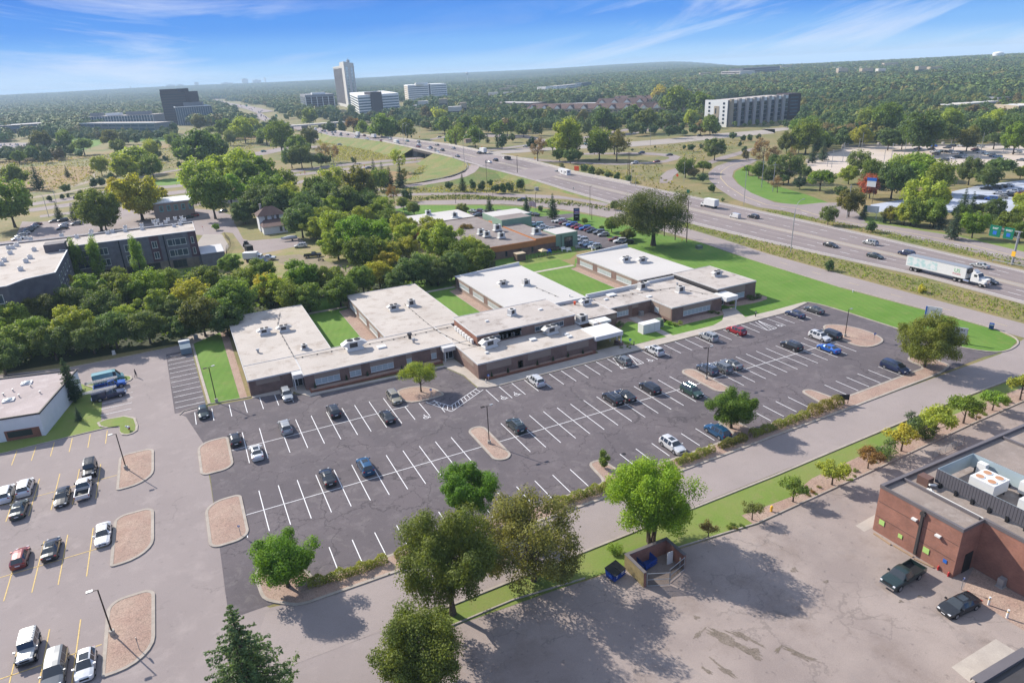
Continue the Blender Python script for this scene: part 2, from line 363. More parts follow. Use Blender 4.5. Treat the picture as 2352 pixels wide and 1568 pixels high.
def kerb_mb(mb,pts,w=.17,h=.15,z=0.0,closed=True,side=1):
 n=len(pts);off=[]
 for i in range(n):
  a=pts[(i-1)%n]if closed or i>0 else pts[i];c=pts[(i+1)%n]if closed or i<n-1 else pts[i]
  dx,dy=c[0]-a[0],c[1]-a[1];l=math.hypot(dx,dy)or 1;off.append((pts[i][0]-dy/l*w*side,pts[i][1]+dx/l*w*side))
 for i in range(n if closed else n-1):
  j=(i+1)%n;a,b,c,d=pts[i],pts[j],off[j],off[i]
  mb.quad((a[0],a[1],z+h),(b[0],b[1],z+h),(c[0],c[1],z+h),(d[0],d[1],z+h));mb.quad((a[0],a[1],z),(b[0],b[1],z),(b[0],b[1],z+h),(a[0],a[1],z+h));mb.quad((c[0],c[1],z),(d[0],d[1],z),(d[0],d[1],z+h),(c[0],c[1],z+h))
def kerb(name,pts,raw=True,**k):
 mb=MB();kerb_mb(mb,pts if raw else[W_(p)for p in pts],**k);return tag(mesh_obj(name,mb,m_curb),kind='structure')
def raised(name,pts,h,mat):
 mb=MB();mb.prism(pts,0,h);return tag(mesh_obj(name,mb,mat),kind='structure')
sheet('left_car_park',[('w',-140,-90),('w',12.6,-90),('w',12.6,-30),('w',6,-21.6),('w',-2,-20),('w',-6.2,-14),('w',-6.2,10),('w',-6.4,25),('w',-8.6,37),('w',-6,37),('w',-6,78.3),(10,1530,1285),(10,1100,1375),(10,560,1478),(10,0,1535),('w',-60,84),('w',-140,100)],.012,m_old)
sheet('stall_strip',[('w',-10.4,39.5),('w',-5,39.5),('w',-6.2,73),('w',-11.4,73)],.016,m_lot)
sheet('main_car_park',[('w',-6.3,-19.6),('w',121.5,-19.4),('w',131,-19),('w',135,-19.5),('w',131,-12),('w',131,18.0),('w',129.5,21.5),('w',120,19),('w',100,18.75),('w',45,18.75),('w',41.3,20.3),('w',41.2,26.5),('w',39.4,32.5),('w',30.5,32.8),('w',13,33.6),('w',9,37.6),('w',2.8,38.6),('w',-4.6,39.4),('w',-9.3,38.3),('w',-8.6,37),('w',-6.4,25),('w',-6.1,13)],.020,m_lot)
sheet('service_street',[('w',-2.5,-20.6),('w',5,-21.6),('w',135,-19.8),('w',148,-17.5),('w',156,-18),('w',160,-27),('w',135,-27),('w',12.8,-29.6),('w',-6,-29.6)],.024,m_road)
sheet('lower_car_park',[('w',12.6,-90),('w',170,-90),('w',170,-33.2),('w',118,-33.4),('w',104,-33.7),('w',88,-34.4),('w',56,-35.8),('w',42.4,-34.5),('w',31.5,-33.8),('w',22.5,-32.7),('w',15,-32.7),('w',12.6,-32)],.014,m_old2)
sheet('frontage_road',[('w',147,-95),('w',155.6,-95),('w',155.2,2.5),('w',155.4,31),('w',156,60),(12,1900,370),(12,1600,280),(12,1200,195),(2,1050,1480),(2,700,1420),(2,300,1390),(2,0,1390),(1,1900,1385),(1,1500,1395),(1,1350,1420),(11,1180,100),(11,1250,115),(11,1400,78),(12,0,72),(12,400,100),(12,700,140),(12,1050,215),(12,1350,290),('w',149.8,84),('w',147.2,59),('w',145.6,25),('w',147,-2),('w',147,-16)],.020,m_road)
sheet('verge_grass',[('w',12.7,-32.6),('w',12.7,-29.9),('w',135,-27.4),('w',160,-27.2),('w',160,-33.2),('w',118,-33.2),('w',56,-35.4),('w',42.6,-34.3),('w',31.5,-33.6)],.030,m_lawn2)
sheet('verge_rock_bed',[('w',55.5,-35.7),('w',55.5,-33.4),('w',64,-33.6),('w',70,-31.9),('w',96,-30.4),('w',120,-30.2),('w',160,-29.6),('w',160,-33.2),('w',118,-33.3),('w',104,-33.6),('w',88,-34.3)],.034,m_rock)
sheet('right_lawn',[('w',104,50),('w',90,86),('w',60,86),('w',60,92),(12,0,620),(12,640,590),(12,640,540),('w',119,92),(12,1100,410),(12,1300,320),('w',146.5,100),('w',149.6,84),('w',147,59),('w',145.4,25),('w',146.8,-2),('w',147,-12),('w',144.6,-17.5),('w',139,-19.3),('w',134.6,-18.8),('w',131,-12),('w',131,18.2),('w',129.6,21.9),('w',118,21.7),('w',95,21.6),('w',84,21.6),('w',84,24),('w',93,30)],.026,m_lawn)
kerb('lawn_kerb',smooth_pts([('x','y')]and[(129.8,21.8),(131.2,18),(131.3,0),(131.3,-12),(134.4,-19),(139,-19.6),(145,-17.8),(147.3,-12),(147.2,-2),(145.9,25)],2,False),closed=False,side=-1,w=.3)
sheet('courtyard_lawn_one',[('w',20.6,47),('w',31.5,47),('w',31.5,95),('w',18,95)],.028,m_lawn)
sheet('courtyard_lawn_two',[('w',50.6,46),('w',62,46),('w',62,95),('w',50.4,95)],.028,m_lawn)
sheet('courtyard_lawn_three',[('w',82,46),('w',100.8,46),('w',100.8,92),('w',82,92)],.028,m_lawn)
sheet('west_lawn',[('w',-4.6,39.9),('w',1.1,39.7),('w',.7,82),('w',-5.7,82.4)],.030,m_lawn)
sheet('west_rock_bed',[('w',.9,39.6),('w',2.2,39.6),('w',2.2,82),('w',.6,82)],.034,m_rock)
for i,(x0,x1)in enumerate(((29.2,31.8),(59.6,62.1),(98.2,100.9))):
 sheet('courtyard_rock_bed',[('w',x0,46),('w',x1+.1,46),('w',x1+.1,81.5),('w',x0,80.5)],.034,m_rock);kerb('courtyard_edging',[(x0,46.5),(x0,80.5),(x1,81)],closed=False,h=.1,w=.1)
for x0,x1 in((20.4,31.8),(50.4,62.2),(82.1,100.9)):
 sheet('courtyard_path',[('w',x0,82.6),('w',x1,82.6),('w',x1,84.0),('w',x0,84.0)],.038,m_walk)
sheet('back_path',[('w',-9,77),('w',-7,75.6),('w',2,82.4),('w',2,84),('w',-6,83.6)],.038,m_walk)
sheet('front_lawn_one',smooth_pts([(84.3,22),(86,24.5),(87,30.5),(86.5,34.6),(83.3,33),(78.5,27.5),(77,22)],1),.030,m_lawn,raw=True)
sheet('front_lawn_two',smooth_pts([(89.5,22),(109,21.7),(110,24.5),(107,26.3),(94,26.2),(92,30),(89,33),(88.6,26)],1),.030,m_lawn,raw=True)
sheet('front_gravel',[('w',82,28),('w',94.2,28),('w',94.2,36.6),('w',82,36.6)],.026,m_rock)
sheet('front_gravel',[('w',94,25.8),('w',108.6,25.8),('w',108.6,28.8),('w',94,28.8)],.034,m_rock)
sheet('corner_gravel',smooth_pts([(112,29),(120,28),(125,29),(124.5,33),(122,33.5),(112,32)],1),.034,m_rock,raw=True)
sheet('link_path',[('w',87.2,21.5),('w',88.9,21.5),('w',89.2,35.8),('w',87.2,36.2)],.036,m_walk)
raised('front_pavement',[(44.6,18.85),(120,19.0),(129.4,21.4),(129,22.1),(118,21.7),(109.8,21.8),(112.5,28.2),(109,28.6),(107,25.8),(104,23),(100,21.6),(77,21.7),(76.8,23.3),(69.8,23.3),(69.8,22.0),(44.4,21.9),(43.5,23.3),(42.7,35.6),(40.2,35.8),(39.6,32.5),(41.4,26.5),(41.5,20.3),(43,19.2)],.14,m_walk)
raised('west_entrance_pavement',[(10.6,39.8),(10.6,36.6),(12.7,33.4),(14.5,33.4),(12.9,39.8)],.14,m_walk)
raised('west_front_pavement',[(3,39.4),(3,38.5),(10.6,37.2),(10.6,39.4)],.14,m_walk)
raised('west_planter_pavement',[(13.2,33.7),(40,32.5),(40,33.4),(13.4,34.6)],.15,m_walk)
sheet('apartment_car_park',[(10,-300,430),(10,120,380),(10,190,220),(10,330,225),(10,620,200),(10,720,160),(10,1050,120),(10,1640,110),(10,1800,120),(10,1890,140),(10,2000,170),(10,2000,260),(10,1850,350),(10,1640,330),(10,1640,250),(10,700,420)],.016,m_hwy)
sheet('apartment_terrace',[(10,1640,470),(10,1800,500),(10,1930,480),(10,1960,430),(10,1900,330),(10,1740,330)],.020,m_shoulder)
sheet('apartment_lawn',[(10,900,720),(10,1500,700),(10,2350,720),(10,2200,480),(10,1880,500),(10,1620,560),(10,1300,640),(10,950,650)],.010,m_lawn2)
sheet('yard_lawn',[(11,-300,620),(11,80,480),(11,700,380),(11,950,560),(11,930,720),(11,300,760),(11,-250,760)],.012,M_ground('yard_grass',(.20,.20,.065),(.28,.215,.13),.13,(.14,.19,.05),.3,.14,3.))
sheet('yard_dirt',[(11,180,520),(11,420,500),(11,900,620),(11,900,690),(11,560,640),(11,260,580)],.016,m_dirt)
sheet('yard_pavement',[(10,1700,250),(10,2010,240),(10,2080,370),(11,0,385),(11,400,350),(11,500,410),(11,340,445),(11,130,490),(11,-60,520),(10,2100,480),(10,2060,420),(10,1990,320),(10,1700,290)],.020,m_hwy)
sheet('office_lawn',[(11,1180,110),(11,1450,80),(12,0,85),(12,400,115),(12,620,140),(12,900,190),(12,1200,290),(12,1400,345),(12,1290,440),(12,980,460),(12,640,470),(12,480,490),(12,0,590),(12,0,650),(11,2100,640),(11,2100,540),(11,1300,140)],.012,m_lawn)
sheet('office_car_park',[(11,1880,110),(12,0,165),(12,330,180),(12,620,150),(12,700,160),(12,450,230),(12,640,260),(12,860,330),(12,1000,395),(12,1140,410),(12,1000,440),(12,860,462),(12,640,450),(12,640,340),(12,200,220),(11,1880,200)],.018,m_lot)
sheet('office_play_yard',[(12,-40,600),(12,300,530),(12,640,470),(12,660,490),(12,600,540),(12,250,590),(12,0,640)],.020,m_lawn2)
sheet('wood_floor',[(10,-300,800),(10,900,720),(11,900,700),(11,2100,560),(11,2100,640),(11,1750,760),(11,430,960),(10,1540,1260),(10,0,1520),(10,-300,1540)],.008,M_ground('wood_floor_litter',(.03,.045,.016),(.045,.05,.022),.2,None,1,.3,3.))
def ribbon(name,pairs,mat,dz=.0,skirt=None,sides=(1,1),kind='structure',grow=0):
 P=[]
 for a,b,z in pairs:
  A=(a[1],a[2])if a[0]=='w' else g(*a,z);B=(b[1],b[2])if b[0]=='w' else g(*b,z)
  if grow:
   dx,dy=B[0]-A[0],B[1]-A[1];l=math.hypot(dx,dy);A=(A[0]-dx/l*grow,A[1]-dy/l*grow);B=(B[0]+dx/l*grow,B[1]+dy/l*grow)
  P.append((A,B,z+dz))
 mb=MB();N_=10
 for(A,B,z),(C_,D,z2)in zip(P[:-1],P[1:]):
  mb.quad((*A,z),(*B,z),(*D,z2),(*C_,z2))
 o=tag(mesh_obj(name,mb,mat),kind=kind)
 for p in o.data.polygons:
  if p.normal.z<0:p.flip()
 return P
def at_frac(P,u,lift=.0):
 return[(A[0]+(B[0]-A[0])*u,A[1]+(B[1]-A[1])*u,z+lift)for A,B,z in P]
def stripe(mb,line,w=.12,dash=None,m=0):
 """painted line along a 3d polyline; dash=(on,off) metres"""
 segs=[];
 if dash:
  on,off_=dash;d=0;
  for a,b in zip(line[:-1],line[1:]):
   L_=math.dist(a[:2],b[:2]);t=0
   while t<L_:
    ph=(d+t)%(on+off_)
    if ph<on:
     e=min(L_,t+on-ph);segs.append((t/L_,e/L_,a,b));t=e+1e-3
    else:t+=on+off_-ph
   d+=L_
 else:segs=[(0,1,a,b)for a,b in zip(line[:-1],line[1:])]
 for u0,u1,a,b in segs:
  p=[a[i]+(b[i]-a[i])*u0 for i in range(3)];q=[a[i]+(b[i]-a[i])*u1 for i in range(3)]
  dx,dy=q[0]-p[0],q[1]-p[1];l=math.hypot(dx,dy)
  if l<1e-3:continue
  nx,ny=-dy/l*w/2,dx/l*w/2
  mb.quad((p[0]-nx,p[1]-ny,p[2]),(q[0]-nx,q[1]-ny,q[2]),(q[0]+nx,q[1]+ny,q[2]),(p[0]+nx,p[1]+ny,p[2]),m)
HP=[(('w',168.2,-110),('w',194,-110),.03),(('w',168.2,-40),('w',194,-40),.03),((13,2352,925),('w',194.3,-2),.03),((13,1480,690),('w',196.8,27),.03),((13,560,490),('w',199.2,54),.03),((13,0,362),('w',200.6,80),.04),((12,1640,240),('w',201.5,108),.05),((2,960,1425),('w',203,152),.1),((2,600,1320),('w',201.5,195),.6),((2,300,1225),(2,640,1160),1.5),((2,0,1145),(2,420,1100),3.),((1,1960,1105),(2,200,1045),4.6),(('w',161.2,330),('w',188,330),5.6),(('w',160.4,364),('w',188.4,364),6.),(('w',160.6,408),('w',188.6,408),6.),((1,1130,890),(1,1310,870),6.),((1,900,862),(1,1080,850),5.6),((1,700,845),(1,900,825),5.),((1,600,815),(1,700,795),3.5),((1,560,825),(1,590,780),1.5),((1,430,800),(1,500,768),.6),((1,330,765),(1,420,750),.4),((1,130,720),(1,300,735),.4),((1,0,660),(1,160,690),.4),((0,2240,650),(1,60,648),.5),((0,2100,612),(0,2352,632),.6),((0,1960,580),(0,2150,590),.7),((0,1860,548),(0,1960,560),1.),((0,1830,528),(0,1850,528),1.5)]
HW=ribbon('highway',HP,m_hwy,.02)
mb=MB();NM=18
near_part=HW[:19]
stripe(mb,at_frac(near_part,.07,.02),.16);stripe(mb,at_frac(near_part,.94,.02),.16)
for u in(.21,.34):stripe(mb,at_frac(near_part,u,.02),.14,(3,9))
for u in(.66,.80):stripe(mb,at_frac(near_part,u,.02),.14,(3,9))
tag(mesh_obj('highway_lane_lines',mb,m_linew),kind='structure')
mb=MB();stripe(mb,at_frac(near_part,.455,.02),.14);stripe(mb,at_frac(near_part,.545,.02),.14)
tag(mesh_obj('highway_median_lines',mb,m_lineY),kind='structure')
def strip3(name,A,B,mat):
 mb=MB()
 for a,b,c,d in zip(A[:-1],A[1:],B[:-1],B[1:]):mb.quad(a,b,d,c)
 o=tag(mesh_obj(name,mb,mat),kind='structure')
 for p in o.data.polygons:
  if p.normal.z<0:p.flip()
strip3('highway_shoulder',at_frac(HW[:19],-.01,.012),at_frac(HW[:19],.055,.012),m_shoulder)
strip3('highway_shoulder',at_frac(HW[:19],.955,.012),at_frac(HW[:19],1.02,.012),m_shoulder)
strip3('highway_median',at_frac(HW[:19],.465,.012),at_frac(HW[:19],.535,.012),m_shoulder)
m_wear=M_ground('worn_traffic_lane',(.205,.172,.168),(.225,.19,.185),.06,(.17,.145,.142),.5,.08,4.)
for u0,u1 in((.085,.20),(.22,.33),(.35,.44),(.56,.65),(.67,.79),(.81,.925)):strip3('highway_traffic_lane',at_frac(HW[:19],u0,.010),at_frac(HW[:19],u1,.010),m_wear)
m_slope=M_ground('embankment_grass',(.12,.175,.045),(.20,.18,.07),.09,(.25,.19,.09),.5,.3,1.2)
def skirts(name,P,side,slope=2.2):
 top,bot=[],[]
 for A,B,z in P:
  E_,O=(A,B)if side<0 else(B,A);dx,dy=E_[0]-O[0],E_[1]-O[1];l=math.hypot(dx,dy)
  zz=z-.03;top.append((E_[0]+dx/l*.2,E_[1]+dy/l*.2,zz));bot.append((E_[0]+dx/l*(.6+zz*slope),E_[1]+dy/l*(.6+zz*slope),-.05))
 strip3(name,top,bot,m_slope)
skirts('embankment',HW[7:14],-1);skirts('embankment',HW[7:14],1);skirts('embankment',HW[14:21],-1);skirts('embankment',HW[14:21],1)
R1=ribbon('exit_ramp',[((1,1640,1010),(1,1960,1100),5.2),((1,1790,1048),(1,1960,1112),4.8),((1,1858,1085),(1,1945,1130),4.2),((1,1868,1115),(1,1920,1155),3.6),((1,1840,1150),(1,1850,1190),2.8),((1,1740,1190),(1,1700,1228),1.9),((1,1500,1238),(1,1470,1266),.8),((1,1110,1290),(1,1110,1312),.1),((1,1000,1310),(1,1000,1335),.05)],m_hwy,.02)
skirts('ramp_bank',R1,-1,2.5)
strip3('ramp_bank',[(B[0],B[1],z-.02)for A,B,z in R1[1:]],[(B[0]+2+z*1.5,B[1]-3-z*4,-.05)for A,B,z in R1[1:]],m_slope)
mb=MB();pa=[g(1,1640,1012,5.0),g(1,1780,1050,4.6),g(1,1850,1090,4.0),g(1,1850,1125,3.4),g(1,1780,1160,2.6),g(1,1640,1205,1.4),g(1,1400,1245,.5)]
za=[5.0,4.6,4.0,3.4,2.6,1.4,.5];pb=[g(1,1590,1045),g(1,1570,1080),g(1,1500,1110),g(1,1450,1150),g(1,1400,1180),g(1,1350,1210),g(1,1200,1250)]
for i in range(6):mb.quad((*pa[i],za[i]),(*pa[i+1],za[i+1]),(*pb[i+1],.03),(*pb[i],.03))
o=tag(mesh_obj('ramp_bank',mb,m_slope),kind='structure')
for p in o.data.polygons:
 if p.normal.z<0:p.flip()
def flat(name,near,far,mat=None,z=.03):
 A=[(*W_(p),z)for p in near];B=[(*W_(p),z)for p in far];strip3(name,A,B,mat or m_hwy);return A,B
flat('cross_road',[(0,-300,1500),(0,260,1440),(0,600,1395),(0,950,1330),(0,1480,1285),(0,1900,1240),(1,160,1182),(1,750,1105),(1,1200,1062),(1,1500,1032),('w',220,398),('w',320,420),('w',420,470)],[(0,-300,1480),(0,260,1415),(0,600,1365),(0,950,1300),(0,1480,1262),(0,1900,1210),(1,160,1160),(1,750,1083),(1,1200,1045),(1,1500,1018),('w',220,408),('w',320,432),('w',420,482)])
flat('cross_road',[(0,-300,1560),(0,320,1485),(0,700,1430),(0,1480,1345),(0,1900,1290),(1,220,1205),(1,700,1152),(1,1200,1095),(1,1500,1062),('w',220,384),('w',330,402),('w',430,448)],[(0,-300,1530),(0,320,1455),(0,700,1400),(0,1480,1315),(0,1900,1265),(1,220,1190),(1,700,1130),(1,1200,1075),(1,1500,1047),('w',220,394),('w',330,412),('w',430,460)])
flat('slip_road',[(0,340,1540),(0,700,1500),(0,1200,1462),(0,1650,1440),(0,1900,1425),(1,0,1400),(1,420,1250),(1,520,1225),(1,700,1190),(1,950,1150)],[(0,340,1520),(0,700,1478),(0,1200,1440),(0,1650,1418),(0,1900,1400),(1,0,1360),(1,420,1228),(1,520,1205),(1,700,1170),(1,950,1130)])
flat('loop_road',[(0,1400,1160),(0,1660,1118),(0,1950,1070),(1,0,1050),(1,100,1010),(1,300,968),(1,450,950),(1,700,935),(1,1080,915)],[(0,1400,1148),(0,1660,1104),(0,1950,1050),(1,0,1018),(1,100,988),(1,300,950),(1,450,935),(1,700,920),(1,1080,903)],z=.06)
flat('loop_road',[(1,0,1010),(1,150,980),(1,350,940),(1,520,905),(1,620,865),(1,640,845)],[(1,0,990),(1,150,962),(1,350,925),(1,510,885),(1,590,855),(1,600,838)],z=.05)
flat('park_trail',[(0,180,1390),(0,500,1345),(0,850,1275),(0,1150,1215),(0,1420,1160)],[(0,180,1372),(0,500,1330),(0,850,1262),(0,1150,1203),(0,1420,1146)],m_path)
flat('park_trail',[(0,600,1275),(0,720,1235),(0,800,1190),(0,790,1160),(0,750,1155)],[(0,640,1278),(0,750,1245),(0,815,1195),(0,810,1152),(0,750,1148)],m_path)
flat('service_road',[(1,1130,1365),(1,1400,1352),(1,1900,1342),(2,0,1362),(2,560,1382),(2,900,1442)],[(1,1130,1348),(1,1400,1332),(1,1900,1325),(2,0,1332),(2,500,1352),(2,940,1418)],z=.016)
flat('far_slip_road',[(1,1540,880),(1,1700,852),(1,2000,850),(1,2352,862),(2,300,880),(2,400,905)],[(1,1540,868),(1,1700,838),(1,2000,830),(1,2352,835),(2,300,850),(2,440,885)],z=.04)
flat('far_slip_road',[(2,-100,1000),(2,200,985),(2,500,958),(2,760,950),(2,1100,938),(2,1500,905),(2,1900,862),(2,2352,820),(3,200,810),(3,340,790)],[(2,-100,975),(2,200,958),(2,500,935),(2,760,912),(2,1100,895),(2,1500,862),(2,1900,820),(2,2352,785),(3,100,785),(3,340,768)],m_shoulder,z=.07)
flat('loop_ramp',[(2,200,1048),(2,600,1078),(2,1000,1092),(2,1250,1082),(2,1420,1070),(2,1520,1045),(2,1545,1020),(2,1480,1000),(2,1300,985),(2,1000,985),(2,620,990)],[(2,200,1028),(2,600,1062),(2,1000,1078),(2,1250,1068),(2,1400,1052),(2,1450,1035),(2,1440,1022),(2,1350,1010),(2,1200,1002),(2,1000,1000),(2,620,1005)],z=.05)
flat('side_ramp',[(2,1365,1245),(2,1370,1190),(2,1430,1140),(2,1550,1105),(2,1700,1090),(2,1850,1030),(2,2050,975),(2,2160,945)],[(2,1470,1245),(2,1480,1190),(2,1530,1150),(2,1640,1110),(2,1760,1100),(2,1900,1050),(2,2100,990),(2,2180,955)],z=.05)
RS=flat('parallel_road',[('w',208,-110),(13,2352,590),(13,1800,450),(13,1200,320),(13,900,255),(13,600,205),(13,300,130),(2,2200,1450),(2,2000,1380),(2,1860,1290),(2,1790,1220),(2,1780,1160),(2,1850,1100),(2,2000,1050),(2,2150,1030)],[('w',222,-110),(13,2352,480),(13,1800,350),(13,1200,255),(13,950,228),(13,700,170),(13,500,85),(2,2352,1412),(2,2150,1330),(2,2030,1250),(2,1985,1190),(2,2000,1140),(2,2060,1110),(2,2150,1080),(2,2200,1050)],z=.03)
mb=MB();mid=[tuple((a[i]*.5+b[i]*.5)if i<2 else.036 for i in range(3))for a,b in zip(*RS)];stripe(mb,mid,.28);tag(mesh_obj('parallel_road_line',mb,m_lineY),kind='structure')
mb=MB();mid=[tuple((a[i]*.75+b[i]*.25)if i<2 else.036 for i in range(3))for a,b in zip(*RS)];stripe(mb,mid,.14,(3,9));tag(mesh_obj('parallel_road_dashes',mb,m_linew),kind='structure')
mb=MB();stripe(mb,[(151.0,-12,.026),(150.6,30,.026),(152.2,60,.026),(154,84,.026),(154.6,106,.026),(153.5,126,.026),(150,147,.026)],.12,(3,9));tag(mesh_obj('frontage_centre_line',mb,m_lineY),kind='structure')
sheet('roadside_lawn',[(3,0,1190),(3,50,1180),(3,200,1260),(3,480,1340),(3,700,1420),(3,520,1445),(3,300,1422),(3,100,1368),(2,2130,1330),(2,2040,1250),(2,2000,1190),(2,2015,1145),(2,2070,1118),(2,2110,1115)],.02,m_lawn)
sheet('side_street_mouth',[(13,420,80),(13,620,60),(13,760,60),(13,900,120),(13,1000,225),(13,900,230),(13,640,200)],.028,m_hwy)
sheet('roadside_verge',[(13,760,160),(13,1000,180),(13,1400,270),(13,1900,360),(13,2352,430),(13,2352,480),(13,1800,350),(13,1200,255),(13,950,228)],.024,m_lawn2)
sheet('pale_car_park',[(3,1680,1330),(3,2000,1260),(3,2352,1220),(3,2700,1230),(3,2700,1500),(3,2352,1480),(3,2100,1500),(3,1900,1460),(3,1700,1500),(13,1500,190),(13,1040,130),(3,1040,1430)],.02,m_snow)
sheet('full_car_park',[(0,-250,905),(0,280,900),(0,420,960),(0,200,1010),(0,-250,1010)],.05,m_hwy)
sheet('red_meadow',[(0,-100,1130),(0,350,1100),(0,760,1105),(0,820,1150),(0,740,1200),(0,640,1260),(0,420,1320),(0,150,1330),(0,-100,1300)],.03,m_dry)
sheet('brown_meadow',[(0,-100,1090),(0,500,1060),(0,900,1000),(0,1500,940),(0,1980,880),(1,100,870),(1,100,830),(0,1900,860),(0,1300,930),(0,600,1030),(0,-100,1060)],.035,m_dry)
sheet('red_meadow',[(1,850,1190),(1,1020,1140),(1,1380,1150),(1,1430,1200),(1,1300,1240),(1,1000,1260)],.03,m_dry)
sheet('park_lawn',[(0,600,860),(0,900,840),(0,1500,830),(0,1540,880),(0,900,900),(0,640,990),(0,500,980)],.03,m_lawn)
sheet('park_lawn',[(0,1150,1240),(0,1640,1190),(0,1640,1240),(0,1400,1270)],.025,m_lawn)
mb=MB();ZL=.034
def ln(x0,y0,x1,y1,w=.11,z=ZL):
 stripe(mb,[(x0,y0,z),(x1,y1,z)],w)
for k in range(-1,12):ln(2.74*k,-5.35,2.74*k,5.35)
ln(-2.6,0,33.2,0)
for k in range(14):ln(39.2+2.74*k,-5.3,39.2+2.74*k,5.4)
ln(36.4,0,78,0.1)
for x in[83.7+2.71*k for k in range(12)]:ln(x,-4.7,x,5.9)
ln(80.6,.35,116,1.0)
for x in[-.2,2.6,5.9,8.7,11.4,14.1,16.9,19.2,21.9,24.6]:ln(x-.1 if x<4 else x,14.2,x,25.4)
ln(-2.8,19.8,27.7,20.0)
for x in(27.0,29.7):ln(x,14.3,x,20.0)
for x in(32.5,):ln(x,14.2,x,19.6)
for x in[6.3+2.97*k for k in range(13)]:ln(x,-17.7,x,-12.7)
for x in(50.7,53.7,56.8,59.8,62.7,65.7,77.8,80.7,83.7,86.7,95.9,98.9,101.8,104.8,107.8,110.7):ln(x,-17.2+(x-50)*.012,x,-12.9+(x-50)*.02)
for x in(-7.1,-4.2,-1.2,1.45,4.25,6.95,9.6):ln(x,32.8,x,38.1)
for x in[42.4+2.72*k for k in range(11)]:ln(x,12.95,x,18.6)
for x in(74.6,78.0,81.1,83.9,86.8,89.6,92.3,95.0,97.5,100.2,102.8,105.5,107.9,110.6,113.3,116,118.7,121.4,124.2):ln(x,13.1,x,18.6)
for(xa,xb)in((69.2,74.6),(107.9,110.5)):
 ln(xa,13,xb,13.1)
 k=0;x=xa
 while x<xb-.3:ln(x,13.1+.0,min(xb,x+1.6),18.4,.1);x+=.95
P1,P2,P3,P4=(41.2,20.1),(42.0,18.9),(34.0,15.9),(33.5,14.1)
ln(*P1,34.2,15.9);ln(*P2,34.0,14.0);ln(34.2,15.9,32.2,19.6);ln(33.5,13.9,30.9,19.7);ln(33.5,13.9,34.1,14.0)
for k in range(9):
 u=(k+.5)/9;ln(34.2+7*u,15.9+4.2*u,34.0+8.0*u-.4,14.1+4.8*u)
for k in range(5):
 u=(k+.5)/5;ln(34.0-1.8*u,15.9+3.6*u,33.5-2.6*u,14.4+5.1*u)
tag(mesh_obj('white_parking_lines',mb,m_linew),kind='structure')
mb=MB()
for y in[41.9+2.65*k for k in range(12)]:ln(-10.2-(y-42)*.035,y,-5.15-(y-42)*.03,y+.1)
for y in(46.1,49.0,51.7,54.2):ln(-22.7,y,-17.6,y+.1)
tag(mesh_obj('side_lot_lines',mb,m_linew),kind='structure')
mb=MB()
for x in(-37.2,-34.5,-31.8,-29.15,-26.5,-23.8,-21.2):ln(x,33.6,x,38.8,.12)
for x in(-40.6,-37.9,-35.2,-32.5,-29.8,-27.1,-24.45,-21.5):ln(x,15.6,x,26.4,.12)
ln(-42,20.4,-19,21.2,.12)
for x in(-41.4,-38.5,-35.6,-32.7,-29.8,-27.0,-24.3,-21.3):ln(x,-3.3,x,7.6,.12)
ln(-42,1.6,-19.4,2.2,.12)
for x in(-35.6,-32.7,-29.9,-27.05,-24.3,-21.3):ln(x,-22.5,x,-11.3,.12)
ln(-36,-16.9,-18.9,-16.7,.12)
tag(mesh_obj('yellow_parking_lines',mb,m_liney),kind='structure')
def wheelchair(x,y,s=1.0,rz=0,zz=ZL):
 mb=MB();c,s_=math.cos(rz),math.sin(rz)
 R_=lambda px,py:(x+(px*c-py*s_)*s,y+(px*s_+py*c)*s,zz)
 def seg(a,b,w=.11):stripe(mb,[R_(*a),R_(*b)],w*s)
 pts=[(.42*math.cos(a)-.05,.42*math.sin(a)-.25)for a in np.linspace(math.radians(100),math.radians(375),14)]
 for a,b in zip(pts[:-1],pts[1:]):seg(a,b)
 seg((-.05,.5),(-.02,-.12));seg((-.02,-.12),(.38,-.14));seg((.38,-.14),(.55,-.55));seg((-.05,.22),(.3,.2));seg((.55,-.55),(.7,-.5))
 mb.poly([R_(-.06+.13*math.cos(a),.72+.13*math.sin(a))for a in np.linspace(0,2*PI,9)[:-1]])
 tag(mesh_obj('painted_wheelchair_symbol',mb,m_linew),kind='structure')
for x,y in((29.0,14.3),(43.8,13.9),(46.5,14.0),(76.4,13.6),(112.2,14.0)):wheelchair(x,y,1.05)
def island(pts,label=None,h=.15,fill=m_rock):
 mb=MB();kerb_mb(mb,pts,w=.38,h=h);tag(mesh_obj('island_kerb',mb,m_curb),kind='structure')
 n=len(pts);cx=sum(p[0]for p in pts)/n;cy=sum(p[1]for p in pts)/n
 ins=[]
 for i in range(n):
  a=pts[(i-1)%n];c=pts[(i+1)%n];dx,dy=c[0]-a[0],c[1]-a[1];l=math.hypot(dx,dy)or 1;ins.append((pts[i][0]-dy/l*.36,pts[i][1]+dx/l*.36))
 bm=bmesh.new();vs=[bm.verts.new((x,y,h-.03))for x,y in ins];c=bm.verts.new((cx,cy,h+.12))
 for i in range(n):bm.faces.new((vs[i],vs[(i+1)%n],c))
 me=bpy.data.meshes.new('rock_island');bm.to_mesh(me);bm.free();me.materials.append(fill)
 o=bpy.data.objects.new('rock_island',me);COL.objects.link(o);tag(o,kind='structure')
island(rrect(33.2,36.3,-5.4,6.4,(1.5,)*4));island(rrect(77.7,80.8,-5.0,6.3,(1.5,)*4))
island(rrect(-7.4,-2.5,13.9,25.2,(1.2,2.0,1.0,2.6)));island(rrect(-7.4,-2.4,-5.6,5.8,(1.4,2.0,1.0,2.8)))
